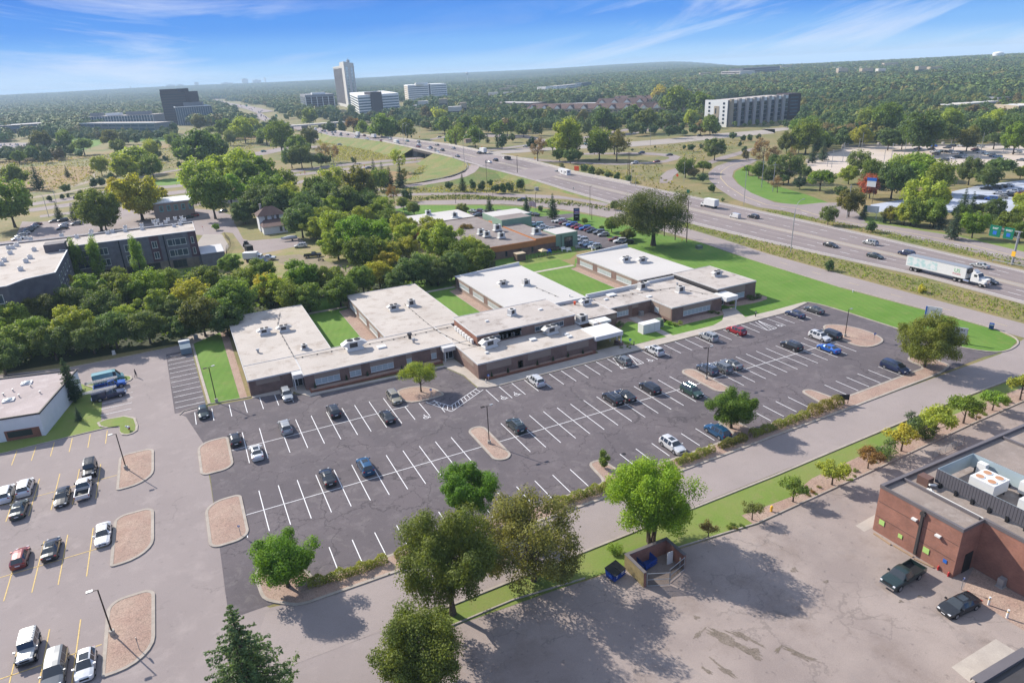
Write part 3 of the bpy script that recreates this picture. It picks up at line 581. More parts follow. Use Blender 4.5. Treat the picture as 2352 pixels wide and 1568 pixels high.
island(smooth_pts([(27.3,20.4),(34.2,20.2),(35.2,21),(34,24.8),(31.5,27.2),(28.5,27.4),(27.3,26.4)],2))
island(smooth_pts([(119.0,8.6),(122.5,7.8),(124.6,3),(123.8,-2.4),(121.5,-4.3),(116.2,-4.5),(116.2,1)],2))
island(rrect(-18.9,-13.8,16.2,27.6,(.5,3.6,1.4,1.4)));island(rrect(-18.8,-13.8,-3.0,8.8,(.5,3.6,1.4,1.6)))
island(rrect(-18.7,-13.7,-21.9,-9.8,(.5,3.6,1.4,1.8)))
STRIP=fillet([(-3.0,-13.2),(-2.6,-18.6),(1.0,-21.6),(56,-21.4),(92.5,-20.5),(117,-19.6),(122.2,-18.4),(122.4,-13.6),(119.6,-11.6),(117.6,-12.6),(117.2,-16.4),(93.2,-17.2),(92.3,-11.7),(90.1,-11.7),(89.4,-17.3),(73.2,-17.7),(72.6,-12.2),(70.2,-12.2),(69.4,-17.8),(48.2,-18.1),(47.4,-12.6),(44.9,-12.6),(44.4,-18.2),(5.2,-18.0),(3.4,-17.8),(2.6,-13.8),(0.4,-12.2),(-1.8,-12.0)],1.3)
def island_flat(pts,h=.15):
 mb=MB();kerb_mb(mb,pts,w=.38,h=h);tag(mesh_obj('strip_kerb',mb,m_curb),kind='structure');sheet('rock_strip',pts,h-.02,m_rock,raw=True)
island_flat(STRIP)
island([(p[0],p[1])for p in smooth_pts([(-22.9,43.6),(-17.4,42.9),(-16.5,36.2),(-17.6,35.0),(-18.8,35.8),(-18.9,39.8),(-22,40.4)],1)],fill=m_lawn2)
island([(p[0],p[1])for p in smooth_pts([(-27.5,64.6),(-24,59.8),(-19.6,60.2),(-17.6,61.2),(-18.2,64.2),(-22,65.2)],1)],fill=m_lawn2)
sheet('left_building_lawn',[('w',-60,37),('w',-36.9,38.9),('w',-27.3,39.6),('w',-19.5,40.5),('w',-22.4,43.2),('w',-22.9,54.4),('w',-23.5,60),('w',-27.3,64.8),('w',-27.6,60)],.022,m_lawn2)
kerb('left_lawn_kerb',[(-60,36.9),(-37,38.8),(-27.3,39.5),(-19.2,39.9)],closed=False,h=.14)
kerb('west_lawn_kerb',[(-9.5,38.4),(-8.9,39.6),(-4.6,40.2),(2.8,39.3),(13.1,34.0),(30.5,33.1),(39.3,32.6)][:4],closed=False,h=.14,side=1)
kerb('strip_kerb',[(-4.7,40.2),(-5.3,55),(-6.1,78)],closed=False,side=-1,w=.5,h=.14)
kerb('back_kerb',[g(10,1530,1285),g(10,1100,1375),g(10,560,1478),g(10,0,1535)],closed=False,w=.2,side=-1)
kerb('street_kerb',[(12.8,-29.7),(43,-29.1),(66.4,-28.7),(103,-27.3),(135,-27.1),(150,-26.8)],closed=False,side=-1,w=.3)
kerb('lower_lot_kerb',[(15,-32.7),(22.5,-32.5),(31.5,-33.5)],closed=False,side=1)
kerb('lower_lot_kerb',[(42.6,-34.3),(56,-35.7),(80,-34.8),(103,-33.7),(118,-33.3),(160,-33)],closed=False,side=1)
kerb('frontage_kerb',[(145.6,25),(147.3,59),(149.7,84),(150.4,106),(149.4,126.7),(146,151),(139.5,170),(127.6,190.9)],closed=False,side=1)
def blob(x,y,rx,ry,rz,seed,n=34):
 rnd=random.Random(seed);P=[]
 for i in range(n):
  a=2*PI*i/n;k=1+rnd.uniform(-.5,.35)+.25*math.sin(a*3+seed);px,py=rx*k*math.cos(a),ry*k*math.sin(a)
  P.append((x+px*math.cos(rz)-py*math.sin(rz),y+px*math.sin(rz)+py*math.cos(rz)))
 return smooth_pts(P,1)
m_weed=M_ground('weedy_broken_asphalt',(.14,.115,.095),(.20,.165,.14),.8,(.11,.095,.06),1.6,.4,5.)
m_patchd=M_ground('old_dark_patch',(.22,.185,.18),(.18,.155,.15),.3,None,1,.12,8.)
for i,(t,x,y,rx,ry,rz)in enumerate(((32,1950,1200,.55,2.6,.35),(32,2100,1180,.35,2.0,.5),(32,1700,1150,.9,.25,.3),(32,1680,1005,.3,.3,0),(32,1920,1450,.3,1.4,.2),(33,440,1330,.35,1.7,.5),(33,385,600,.5,.35,.4),(33,660,700,.4,.25,0),(33,250,1280,.7,.2,.3),(33,30,1300,.6,1.2,.4),(32,1770,1460,.2,.6,.3),(33,1300,870,.25,.2,0),(33,1460,828,.25,.2,0))):
 cx,cy=g(t,x,y);sheet('broken_asphalt',blob(cx,cy,rx,ry,rz,i),.022+.0007*i,m_weed,raw=True)
sheet('concrete_pad',[(33,1730,1430),(33,2110,1190),(33,2290,1300),(33,1890,1565)],.024,m_walk)
sheet('concrete_pad',[(23,910,1500),(23,1095,1395),(23,1130,1480),(23,985,1552)],.024,m_walk)
sheet('old_patch',[(30,1885,420),(30,2150,330),(30,2215,660),(30,1925,810)],.019,m_patchd)
for t,x,y in((22,1060,888),(22,1285,242),(22,1650,370)):
 cx,cy=g(t,x,y);mb=MB();mb.prism([(cx+.33*math.cos(a),cy+.33*math.sin(a))for a in np.linspace(0,2*PI,17)[:-1]],.02,.031)
 solo('manhole_cover',mb,m_black,'round iron manhole cover set in the asphalt beside the %s'%{1060:'pointed young tree island',1285:'three grey cars',1650:'green wagon'}[x],'manhole cover','manhole covers')
_o1='first second third fourth fifth sixth seventh eighth ninth'.split();_t='eleventh twelfth thirteenth fourteenth fifteenth sixteenth seventeenth eighteenth nineteenth'.split()
ORD=_o1+['tenth']+_t+sum([[w.replace('y','ieth')]+[w+'-'+k for k in _o1]for w in('twenty','thirty','forty','fifty','sixty','seventy')],[])
m_roof=M_ground('white_gravel_roof',(.455,.412,.372),(.41,.368,.33),.12,(.27,.22,.18),.30,.08,4.)
m_roofS=M_ground('stained_roof',(.44,.40,.37),(.38,.34,.31),.12,(.19,.155,.13),.40,.07,4.)
m_memb=M_ground('white_membrane_roof',(.475,.455,.435),(.44,.42,.40),.06,None,1,.02,3.)
m_brk=M_brick('brown_brick',(.20,.12,.095),(.165,.10,.08),(.19,.15,.125),2.4)
m_pan=M('tan_wall_panel',(.275,.21,.17),.85,vary=.08,scale=.8)
m_fascia=M('pale_metal_fascia',(.52,.51,.50),.5,vary=.05)
m_dkm=M('dark_metal',(.06,.055,.055),.5,.2,vary=.1)
m_frame=M('white_window_frame',(.66,.66,.65),.5)
m_blind=M('window_with_pale_blinds',(.36,.42,.44),.15,0,.7,vary=.12,scale=2.)
m_door=M('brown_door',(.16,.09,.07),.6)
B=thing('office_building','long low brown brick building with four white-roofed wings and grass courtyards','building',(62,45,0))
def walls(name,x0,x1,y0,y1,h,mat=m_brk,z0=0,par=B):
 mb=MB();mb.box(x0,x1,y0,y1,z0,h,bottom=False,top=False);return part(name,mb,mat,par)
def roofp(name,x0,x1,y0,y1,z,par=B,lip=.22,mat=m_roof,over=.18,fas=m_fascia):
 mb=MB();mb.box(x0-over+.12,x1+over-.12,y0-over+.12,y1+over-.12,z-.12,z);r=part(name,mb,mat,par)
 mb=MB();a,b,c,d=x0-over,x1+over,y0-over,y1+over;t=.12;zt=z+lip*.35;zb=z-lip
 mb.box(a,b,c,c+t,zb,zt);mb.box(a,b,d-t,d,zb,zt);mb.box(a,a+t,c+t,d-t,zb,zt);mb.box(b-t,b,c+t,d-t,zb,zt)
 part('fascia',mb,fas,r);return r
H0=3.3
walls('wall',2.9,20.1,47.5,81.2,H0);roofp('roof',2.9,20.1,47.6,81.2,H0)
walls('wall',2.9,12.7,39.6,47.5,H0);walls('wall',12.7,43.1,36.4,47.5,H0)
roofp('roof',2.9,12.6,39.6,47.4,H0-.006);roofp('roof',12.7,43.0,36.4,47.4,H0-.012)
walls('wall',31.9,50.3,47.5,82.0,H0);roofp('roof',32.0,50.2,47.6,82.0,H0)
walls('wall',43.12,46.8,31.95,47.45,H0);roofp('roof',43.2,46.7,36,47.4,H0-.02)
walls('wall',43.1,70.2,23.4,31.9,H0);roofp('roof',43.2,70.0,23.5,35.8,H0-.03)
walls('wall',46.9,70.0,32,44.8,5.5);roofp('raised_roof',46.9,70.0,32.1,44.8,5.5,mat=m_roofS)
walls('wall',62.2,82.0,45,82.2,H0);roofp('roof',62.3,82.0,45.1,82.1,H0+.01,mat=m_memb)
walls('wall',70.2,82.0,33.3,45,H0);roofp('roof',70.3,82.0,33.5,45,H0-.04,mat=m_roofS)
walls('wall',82.0,94,36.5,46,H0);roofp('roof',82.1,94,36.6,45.8,H0-.05,mat=m_roofS)
walls('wall',94.0,108.9,28.7,47.4,H0+.1);roofp('roof',94.1,108.8,28.8,47.3,H0+.06,mat=m_roofS)
walls('wall',100.9,119.2,47.6,81.3,H0);roofp('roof',101,119.1,50.8,81.2,H0+.02,mat=m_memb)
walls('wall',109.9,122.2,31.4,48.0,4.3);roofp('roof',110,122.1,31.5,48,4.3,mat=m_roofS)
mb=MB();mb.box(109.5,109.9,30.9,47.4,3.5,4.15);part('dark_fascia_band',mb,m_dkm,B)
mb=MB();mb.box(81.9,100.8,46.0,46.35,3.1,4.15);mb.box(100.9,109.4,47.0,47.3,3.3,4.05);mb.box(70.2,81.9,45.15,45.45,3.2,3.95);part('parapet',mb,m_white,B)
mb=MB();mb.poly([(62.0,81.9,3.3),(82.2,82.4,3.3),(82.2,82.4,4.2),(62.0,82.0,3.45)][::-1]);mb.poly([(62.0,82.3,3.3),(82.2,82.7,3.3),(82.2,82.7,4.2),(62.0,82.3,3.45)]);mb.quad((62.0,82.0,3.45),(62.0,82.3,3.45),(82.2,82.7,4.2),(82.2,82.4,4.2));part('parapet',mb,m_white,B)
mb=MB();mb.poly([(100.8,81.3,3.3),(119.4,81.6,3.3),(119.4,81.6,4.3),(100.8,81.3,3.5)][::-1]);mb.poly([(100.8,81.6,3.3),(119.4,81.9,3.3),(119.4,81.9,4.3),(100.8,81.6,3.5)]);mb.quad((100.8,81.3,3.5),(100.8,81.6,3.5),(119.4,81.9,4.3),(119.4,81.6,4.3));part('parapet',mb,m_white,B)
def wins(a0,a1,c,z0,z1,n,face,mat=m_blind,par=B,fr=m_frame,name='window',d=.06,fw=.06):
 """window band with frame; a0..a1 along the wall, c the wall plane"""
 f=MB();gl=MB();s=-1
 def bx(m_,u0,u1,w0,w1,o0,o1):
  if face=='S':m_.box(u0,u1,c-o1,c-o0,w0,w1)
  elif face=='N':m_.box(u0,u1,c+o0,c+o1,w0,w1)
  elif face=='W':m_.box(c-o1,c-o0,u0,u1,w0,w1)
  else:m_.box(c+o0,c+o1,u0,u1,w0,w1)
 bx(f,a0-fw,a1+fw,z0-fw*1.6,z0,.003,d+.05);bx(f,a0-fw,a1+fw,z1,z1+fw,.003,d)
 for k in range(n+1):
  u=a0+(a1-a0)*k/n;bx(f,u-fw/2,u+fw/2,z0,z1,.003,d)
 bx(gl,a0,a1,z0,z1,.004,d*.55)
 w=part(name,gl,mat,par);part('frame',f,fr,w);return w
def panel(a0,a1,c,z0,z1,face,mat=m_pan,par=B,name='wall_panel',d=.035):
 m_=MB()
 if face=='S':m_.box(a0,a1,c-d,c-.003,z0,z1)
 elif face=='W':m_.box(c-d,c-.003,a0,a1,z0,z1)
 elif face=='E':m_.box(c+.003,c+d,a0,a1,z0,z1)
 else:m_.box(a0,a1,c+.003,c+d,z0,z1)
 return part(name,m_,mat,par)
def xs(t,x,y,yw,z):
 vx,vy=tv(t,x,y);d=FW+(vx-1176)/1550.912*RT+(784-vy)/1550.912*UP;s=(yw-CAM[1])/d[1];return float((CAM+s*d)[0])
for(xa,xb,n)in((xs(21,558,260,36.4,1.5),xs(21,768,225,36.4,1.5),4),(xs(21,855,195,36.4,1.5),xs(21,948,175,36.4,1.5),2),(xs(21,1033,150,36.4,1.5),xs(21,1225,110,36.4,1.5),4),(xs(21,1338,60,36.4,1.5),xs(21,1378,55,36.4,1.5),1),(xs(21,1548,15,36.4,1.5),xs(21,1590,8,36.4,1.5),1)):
 panel(xa-.12,xb+.12,36.4,2.0,3.0,'S');wins(xa,xb,36.4,.85,1.95,n,'S')
panel(4.2,8.6,39.6,2.0,3.0,'S')
wins(4.0,5.6,39.6,1.0,1.9,1,'S',mat=m_win)if False else None
for xa,xb,f,n in((xs(11,2025,1470,23.4,2.4),xs(11,2235,1420,23.4,2.4),0,0),(xs(12,237,1370,23.4,2.4),xs(12,435,1315,23.4,2.4),0,0),(xs(12,570,1280,23.4,2.4),xs(12,757,1230,23.4,2.4),0,0)):panel(xa,xb,23.4,1.55,2.95,'S')
panel(25.5,31.5,43.1,1.9,2.95,'W')
for xa,xb in((xs(11,2292,1420,23.4,1),xs(11,2335,1405,23.4,1)),(xs(12,155,1450,23.4,1),xs(12,195,1440,23.4,1))):panel(xa,xb,23.4,.1,1.95,'S',m_door,name='door')
for k,(xa,xb)in enumerate(((xs(11,2085,1220,32,4.3),xs(11,2315,1165,32,4.3)),(xs(12,-90,1230,32,4.3),xs(12,178,1170,32,4.3)),(xs(12,300,1140,32,4.3),xs(12,420,1110,32,4.3)),(xs(12,428,1108,32,4.3),xs(12,542,1080,32,4.3)))[:1]+((xs(12,0,1205,32,4.3),xs(12,178,1170,32,4.3)),(xs(12,300,1140,32,4.3),xs(12,420,1110,32,4.3)),(xs(12,428,1108,32,4.3),xs(12,542,1080,32,4.3)))):
 panel(xa-.2,xb+.2,32.0,4.65,5.2,'S');wins(xa,xb,32.0,3.7,4.6,3,'S',mat=m_win)
m_redb=M_brick('red_brick',(.25,.095,.055),(.20,.08,.05),(.2,.13,.1),2.4)
panel(32.2,44.6,46.9,3.35,5.3,'W',m_redb,name='red_brick_end_wall')
wins(xs(12,1000,1025,36.5,1.4),xs(12,1096,1000,36.5,1.4),36.5,.85,1.9,4,'S');panel(xs(12,1000,970,36.5,2.5),xs(12,1096,940,36.5,2.5),36.5,2.0,3.0,'S')
panel(xs(12,1130,1000,36.5,1),xs(12,1183,985,36.5,1),36.5,.1,2.1,'S',m_door,name='door');panel(xs(12,1130,940,36.5,2.5),xs(12,1183,930,36.5,2.5),36.5,2.15,3.0,'S')
wins(76.4,79.3,33.3,.9,1.95,2,'S');panel(75.0,81.8,33.3,2.0,2.9,'S')
xa,xb=xs(12,1568,1010,28.7,1.5),xs(12,1795,960,28.7,1.5);wins(xa,xb,28.7,.85,1.95,7,'S');panel(xa-.1,xb+.4,28.7,2.0,3.1,'S')
panel(29.0,33.2,94.0,.6,3.1,'W');wins(33.4,34.9,94.0,.85,1.95,2,'W');panel(33.3,36.3,94.0,2.1,3.1,'W')
panel(xs(12,1885,820,31.4,3.4),xs(12,2095,780,31.4,3.4),31.4,2.4,4.0,'S');wins(xs(12,1970,870,31.4,1.5),xs(12,2087,845,31.4,1.5),31.4,.95,2.15,3,'S')
for c,y0 in((31.9,50),(62.2,48),(100.9,50)):
 for k in range(4 if c<60 else 3):
  yb=79.5-9.4*k;ya=yb-6.8
  if c<60 and k==3:ya=48.4
  wins(ya,yb,c,1.1,2.25,6,'W',mat=m_winlit);panel(ya-.1,yb+.1,c,2.3,3.05,'W')
 panel(46.8,81.9,c,.02,.95,'W',name='lower_wall_panel',d=.03)
def entrance(x0,x1,yf,yb,zc,hb=.8,dbl=True,wx=1.0):
 mb=MB();mb.box(x0,x1,yf,yb,zc-hb,zc);cp=part('canopy',mb,m_fascia,B)
 mb=MB();mb.box(x0+.15,x1-.15,yf+.15,yb-.1,zc+.003,zc+.05);part('canopy_roof',mb,m_roof,cp)
mb=MB();mb.box(10.75,12.65,37.4,39.55,2.4,3.28);part('canopy',mb,m_fascia,B)
mb=MB();mb.box(40.3,43.0,34.6,36.3,2.35,3.24);part('canopy',mb,m_fascia,B)
mb=MB();mb.box(69.4,76.2,22.6,28.6,2.55,3.45);part('main_canopy',mb,m_white,B)
mb=MB();mb.box(108.6,112.2,26.9,31.2,2.6,3.6);part('east_canopy',mb,m_white,B)
for x,y in((10.95,37.6),(40.7,34.9)):mb=MB();mb.box(x-.09,x+.09,y-.09,y+.09,.1,2.4);part('canopy_post',mb,m_white,B)
for x,y in((75.9,22.9),(75.9,24.4),(111.9,27.2)):mb=MB();mb.box(x-.1,x+.1,y-.1,y+.1,.8 if x<80 else.05,2.6);part('canopy_post',mb,m_white,B)
mb=MB();mb.box(75.5,76.3,22.6,24.8,0,.85);part('brick_pier',mb,m_brk,B)
for a0,a1,c,n in((10.85,12.6,39.55,2),(40.9,42.9,36.38,2),(70.6,73.2,28.5,3),(109.9,111.9,31.38,2)):
 w=wins(a0,a1,c,.15,2.25,n,'S',mat=m_glass,name='entrance_door',fw=.09)
walls('wall',70.2,75.3,28.7,33.5,H0-.1,m_pan);
mb=MB();mb.box(74.0,78.6,30.5,33.2,2.6,3.1);part('low_canopy',mb,m_white,B)
for(x0,x1,y0,y1)in((13.2,40.0,34.7,36.3),(44.4,69.2,22.2,23.35)):
 mb=MB();mb.box(x0,x1,y0,y0+.25,0,.5);mb.box(x0,x0+.25,y0+.25,y1,0,.5);mb.box(x1-.25,x1,y0+.25,y1,0,.5);pl=part('brick_planter',mb,m_redb,B)
 mb=MB();mb.box(x0+.25,x1-.25,y0+.25,y1,.1,.42);part('rock_fill',mb,m_rock,pl)
def pipe_run(pts,z,r=.045):
 mb=MB()
 for a,b in zip(pts[:-1],pts[1:]):
  mb.tube((a[0],a[1],z+.16),(b[0],b[1],z+.16),r,seg=6);L_=math.dist(a,b);n=max(1,int(L_/2.4))
  for k in range(n):u=(k+.5)/n;x,y=a[0]+(b[0]-a[0])*u,a[1]+(b[1]-a[1])*u;mb.box(x-.13,x+.13,y-.1,y+.1,z+.003,z+.12)
 return part('roof_pipe',mb,m_dkm,B)
G3=lambda t,x,y,z=3.3:g(t,x,y,z)
pipe_run([G3(11,385,1395),G3(11,760,1320),G3(11,1180,1240),G3(11,1730,1120)],3.3);pipe_run([G3(11,385,1395),G3(11,270,1190),G3(11,235,1110),G3(11,258,1000)],3.3)
pipe_run([G3(11,1320,925),G3(11,1500,1080),G3(11,1600,1160),G3(11,1820,1270),G3(11,1930,1290)],3.3)
pipe_run([G3(12,510,940),G3(12,1490,790,3.3),G3(12,1780,850)],3.35);pipe_run([G3(12,290,780),G3(12,500,870)],3.35)
for t,x,y,z,s in((11,1125,1295,3.3,.9),(11,2025,1075,5.5,.35),(11,2025,1345,3.3,.35),(12,345,975,5.5,.45),(12,280,1232,3.3,.7),(12,568,1188,3.3,.5),(12,595,1207,3.3,.5),(12,950,850,3.3,1.1),(12,905,888,3.3,.5),(12,1275,865,3.3,.6)):
 cx,cy=g(t,x,y,z);mb=MB();mb.box(cx-s,cx+s,cy-s*.8,cy+s*.8,z-.02,z+.28);h_=part('roof_hatch',mb,m_white,B)
mb=MB()
for k in range(7):y=33.4+1.45*k;mb.box(46.15,46.6,y,y+1.0,3.5,4.3)
part('wall_condenser_row',mb,m_white,B)
def make_rtu(kind):
 t=thing('rooftop_unit','x','rooftop unit',(0,0,0))
 mb=MB();mb.box(-1.15,1.15,-.75,.75,0,.25);part('curb',mb,m_white,t)
 mb=MB()
 if kind==0:
  mb.box(-1.0,1.0,-.65,.65,.25,1.35);part('cabinet',mb,m_objc,t)
  mb=MB();mb.poly([(1.0,-.6,1.3),(1.75,-.6,.85),(1.0,-.6,.6)]);mb.poly([(1.0,.6,1.3),(1.0,.6,.6),(1.75,.6,.85)]);mb.quad((1.0,-.6,1.3),(1.0,.6,1.3),(1.75,.6,.85),(1.75,-.6,.85));part('hood',mb,m_objc,t);mb=MB();mb.quad((-1.75,-.6,.9),(-1.75,.6,.9),(-1.0,.6,1.3),(-1.0,-.6,1.3));mb.poly([(-1,-.6,1.3),(-1,-.6,.6),(-1.75,-.6,.9)]);part('hood',mb,m_objc,t)
 else:
  mb.box(-.85,.85,-.7,.7,.25,1.55);part('cabinet',mb,m_objc,t)
 mb=MB()
 for x in((-.5,.5)if kind==0 else(0,)):mb.prism([(x+.42*math.cos(a),.42*math.sin(a))for a in np.linspace(0,2*PI,17)[:-1]],1.3,(1.44 if kind==0 else 1.66))
 part('fan_guard',mb,m_black,t)
 mb=MB();zz=(.5,1.15)if kind==0 else(.5,1.4);x_=.72 if kind==0 else.6
 mb.box(-x_,x_*.5,-.665 if kind==0 else-.715,-.60,*zz);part('coil_grille',mb,m_dkm,t)
 t.hide_render=False;return t
rtuA,rtuB=make_rtu(0),make_rtu(1);used=set()
def place(proto,x,y,z,rz,label,group=None,col=None,s=1.0):
 o=proto if proto.name not in used else copy_tree(proto);used.add(proto.name)
 o.location=(x,y,z);o.rotation_euler=(0,0,rz);o.scale=(s,s,s);o['label']=label
 if group:o['group']=group
 if col:paint(o,col)
 return o
GR='air handling units on the long white roof'
for k,(t,x,y,z,p,rz,s,lb)in enumerate([(11,130,1180,3.3,0,0,1.0,'western unit of the pair on the first wing, with hoods on both sides'),(11,295,1155,3.3,0,0,1.0,'eastern unit of the pair on the first wing, with hoods on both sides'),(11,468,1310,3.3,1,0,.7,'small narrow unit standing alone near the first courtyard'),(11,895,1310,3.3,0,0,1.5,'big wide unit at the lower end of the first courtyard'),(11,1232,975,3.3,0,0,1.0,'hooded unit of the pair on the second wing'),(11,1382,940,3.3,1,0,1.0,'square unit of the pair on the second wing'),(11,2240,1020,5.5,1,.3,.9,'square unit on the raised roof nearest its left end'),(12,95,1015,5.5,1,.3,.95,'square unit in the middle of the raised roof')if False else(11,2165,770,3.3,0,0,1.0,'hooded unit on the third wing beside the stain'),(12,222,765,3.3,1,0,1.0,'tall box unit on the third wing beside the stain'),(11,2050,1290,3.3,0,.1,1.3,'large grey unit at the corner of the low front roof'),(12,435,1175,3.3,0,.1,1.25,'white unit midway along the low front roof'),(12,700,1085,3.3,1,.1,1.2,'double unit beside the main entrance canopy'),(12,735,930,3.3,0,0,1.05,'unit with angled hoods on the middle roof'),(12,1215,800,3.3,1,0,1.1,'square unit at the bend of the middle roof'),(12,1540,825,3.3,1,0,1.0,'square unit on the eastern low roof'),(12,1075,565,3.3,0,0,1.1,'left unit of the pair on the fourth wing'),(12,1215,570,3.3,0,0,1.1,'right unit of the pair on the fourth wing'),(12,1855,685,4.3,0,0,1.0,'unit alone on the highest eastern roof')]):
 cx,cy=g(t,x,y,z);place((rtuA,rtuB)[p],cx,cy,z+.02,rz,lb,GR,(.46,.45,.43)if k%3 else(.55,.55,.54),s)
def rvent(t,x,y,z,lb,s=1.0,col=m_steel):
 cx,cy=g(t,x,y,z);o=thing('roof_vent',lb,'roof vent',(cx,cy,z),0,'vents on the long white roof')
 mb=MB();mb.tube((cx,cy,z),(cx,cy,z+.7*s),.25*s,seg=10);part('stack',mb,col,o)
 mb=MB();mb.tube((cx,cy,z+.7*s),(cx,cy,z+.95*s),.42*s,.36*s,seg=12);part('cap',mb,col,o)
rvent(11,1368,1220,3.3,'dark round capped vent near the bend of the front roof',1.3,m_dkm);rvent(11,1400,1255,3.3,'bright metal vent beside the dark round vent',1.0)
rvent(11,70,1340,3.3,'bent metal vent alone on the first wing',.9);rvent(12,640,930,3.3,'orange vent on the middle roof',.8,m_cone);rvent(12,1515,765,3.3,'thin metal vent on the eastern low roof',.7);rvent(12,596,862,3.3,'small white vent by the parapet of the third wing',.6,m_white)
m_rb=M_brick('orange_brick',(.285,.125,.085),(.24,.105,.075),(.23,.145,.11),2.6)
m_groof=M_ground('gravel_roof',(.26,.215,.19),(.21,.175,.155),.3,(.31,.27,.245),.7,.2,9.)
m_cop=M('grey_coping',(.15,.135,.14),.5,.2,vary=.08,scale=.6)
BB=thing('brick_building','orange brick building with gravel roof and fenced cooling plant','building',(75,-50,0))
HB=6.2
mb=MB();out=[(67.4,-53.5),(71.1,-53.5),(71.1,-62.5),(120,-62.5),(120,-43.5),(67.4,-43.5)]
mb.prism(out,0,HB+.25,cap=False);part('wall',mb,m_rb,BB)
mb=MB();mb.poly([(x,y,HB)for x,y in out]);part('roof',mb,m_groof,BB)
mb=MB();kerb_mb(mb,[(x,y)for x,y in[(67.35,-53.55),(71.05,-53.55),(71.05,-62.55),(120,-62.55),(120,-43.45),(67.35,-43.45)]],w=.42,h=.42,z=HB,side=1);part('coping',mb,m_cop,BB)
part('roof_divider',MB().box(71.0,71.25,-53.0,-43.9,HB-.02,HB+.34),m_cop,BB);part('roof_divider',MB().box(91,91.3,-62,-44,HB-.02,HB+.34),m_cop,BB)
mb=MB();mb.box(67.14,67.38,-49.25,-48.95,.25,HB+.1);mb.box(67.1,67.38,-49.4,-48.8,HB-.5,HB-.1);part('downpipe',mb,m_dkm,BB)
for z in(2.2,4.3):
 mb=MB();mb.box(67.375,67.392,-53.4,-43.6,z,z+.03);part('wall_joint',mb,m_dkm,BB)
m_lime=M('lime_green_panel',(.36,.55,.16),.5)
for y,z,s in((-44.5,1.7,.34),(-47.0,1.35,.26),(-50.2,1.5,.36)):mb=MB();mb.box(67.33,67.38,y-s,y+s,z-s,z+s);part('green_panel',mb,m_lime,BB)
for y,z in((-48.3,4.6),(-51.2,4.2)):mb=MB();mb.box(67.0,67.38,y-.3,y+.3,z,z+.2);part('wall_lamp',mb,m_white,BB)
mb=MB();mb.box(69.0,70.4,-53.56,-53.45,.05,2.6);part('door',mb,m_black,BB)
mb=MB();mb.box(67.34,67.385,-52.62,-52.2,1.35,1.8);part('blue_plate',mb,m_blue,BB)
m_screen=M('ribbed_grey_screen',(.13,.125,.14),.45,.3);m_screen2=M('pale_screen_back',(.38,.46,.49),.5,.2)
SC=thing('plant_screen','ribbed grey metal fence around the cooling plant on the gravel roof','screen fence',(76,-50,HB))
def screen(a,b,z0,z1,n):
 mb=MB();mc=MB();dx,dy=(b[0]-a[0])/n,(b[1]-a[1])/n;l=math.hypot(dx,dy);nx,ny=dy/l*.05,-dx/l*.05
 for k in range(n):
  p=(a[0]+dx*k,a[1]+dy*k);q=(p[0]+dx,p[1]+dy);u=.12
  mb.prism([(p[0]+nx,p[1]+ny),(q[0]-dx*u+nx,q[1]-dy*u+ny),(q[0]-dx*u,q[1]-dy*u),p],z0,z1)
  mc.prism([(q[0]-dx*u+nx*.3,q[1]-dy*u+ny*.3),(q[0]+nx*.3,q[1]+ny*.3),q,(q[0]-dx*u,q[1]-dy*u)],z0,z1)
 pn=part('panel',mb,m_screen,SC);part('rib',mc,m_black,pn)
 mb=MB();mb.prism([(a[0]-nx*.1,a[1]-ny*.1),(b[0]-nx*.1,b[1]-ny*.1),(b[0]-nx,b[1]-ny),(a[0]-nx,a[1]-ny)],z0,z1);part('inner_lining',mb,m_screen2,pn)
z0,z1=HB+.45,HB+2.3
xA,yA=73.3,-46.3
screen((xA,yA),(xA,-60.5),z0,z1,42);screen((80.2,yA),(xA,yA),z0,z1,18);screen((80.2,-60.5),(80.2,yA),z0,z1,42)
for k in range(8):
 for xx in(73.1,80.0):mb=MB();mb.box(xx,xx+.5,-47.2-1.9*k,-46.9-1.9*k,HB+.01,z0+.25);part('support_leg',mb,m_black,SC)
def chiller(y,lb):
 o=thing('condenser_unit',lb,'condenser',(76.6,y,HB),0,'white condensers inside the roof screen')
 mb=MB();mb.box(75.4,78.4,y-1.5,y+1.3,HB+.6,HB+2.1);part('cabinet',mb,m_white,o)
 mb=MB()
 for x in(75.6,78.2):
  for yy in(y-1.3,y+1.1):mb.box(x-.08,x+.08,yy-.08,yy+.08,HB,HB+.6)
 part('leg_frame',mb,m_dkm,o)
 for x in(76.15,77.6):
  for yy in(y-.75,y+.6):
   mb=MB();mb.prism([(x+.52*math.cos(a),yy+.52*math.sin(a))for a in np.linspace(0,2*PI,21)[:-1]],HB+2.1,HB+2.16);f=part('fan_ring',mb,m_white,o)
   mb=MB();mb.prism([(x+.44*math.cos(a),yy+.44*math.sin(a))for a in np.linspace(0,2*PI,21)[:-1]],HB+2.12,HB+2.175);part('fan_well',mb,M('rusty_fan',(.42,.22,.12),.7)if 'rusty_fan' not in bpy.data.materials else bpy.data.materials['rusty_fan'],f)
chiller(-50.2,'white condenser with four brown fans nearest the screen corner');chiller(-55.6,'white condenser partly cut by the right picture edge')
for y,s in((-48.0,1.0),(-52.8,.9)):
 o=thing('electrical_cabinet','white box on legs against the %s screen panel'%('far' if y>-50 else 'right-hand'),'cabinet',(79.6,y,HB),0,'electrical boxes inside the roof screen')
 mb=MB();mb.box(79.2,79.9,y-.5*s,y+.5*s,HB+.5,HB+2.0);part('box',mb,m_white,o);mb=MB();mb.box(79.4,79.6,y-.3,y+.3,HB,HB+.5);part('stand',mb,m_dkm,o)
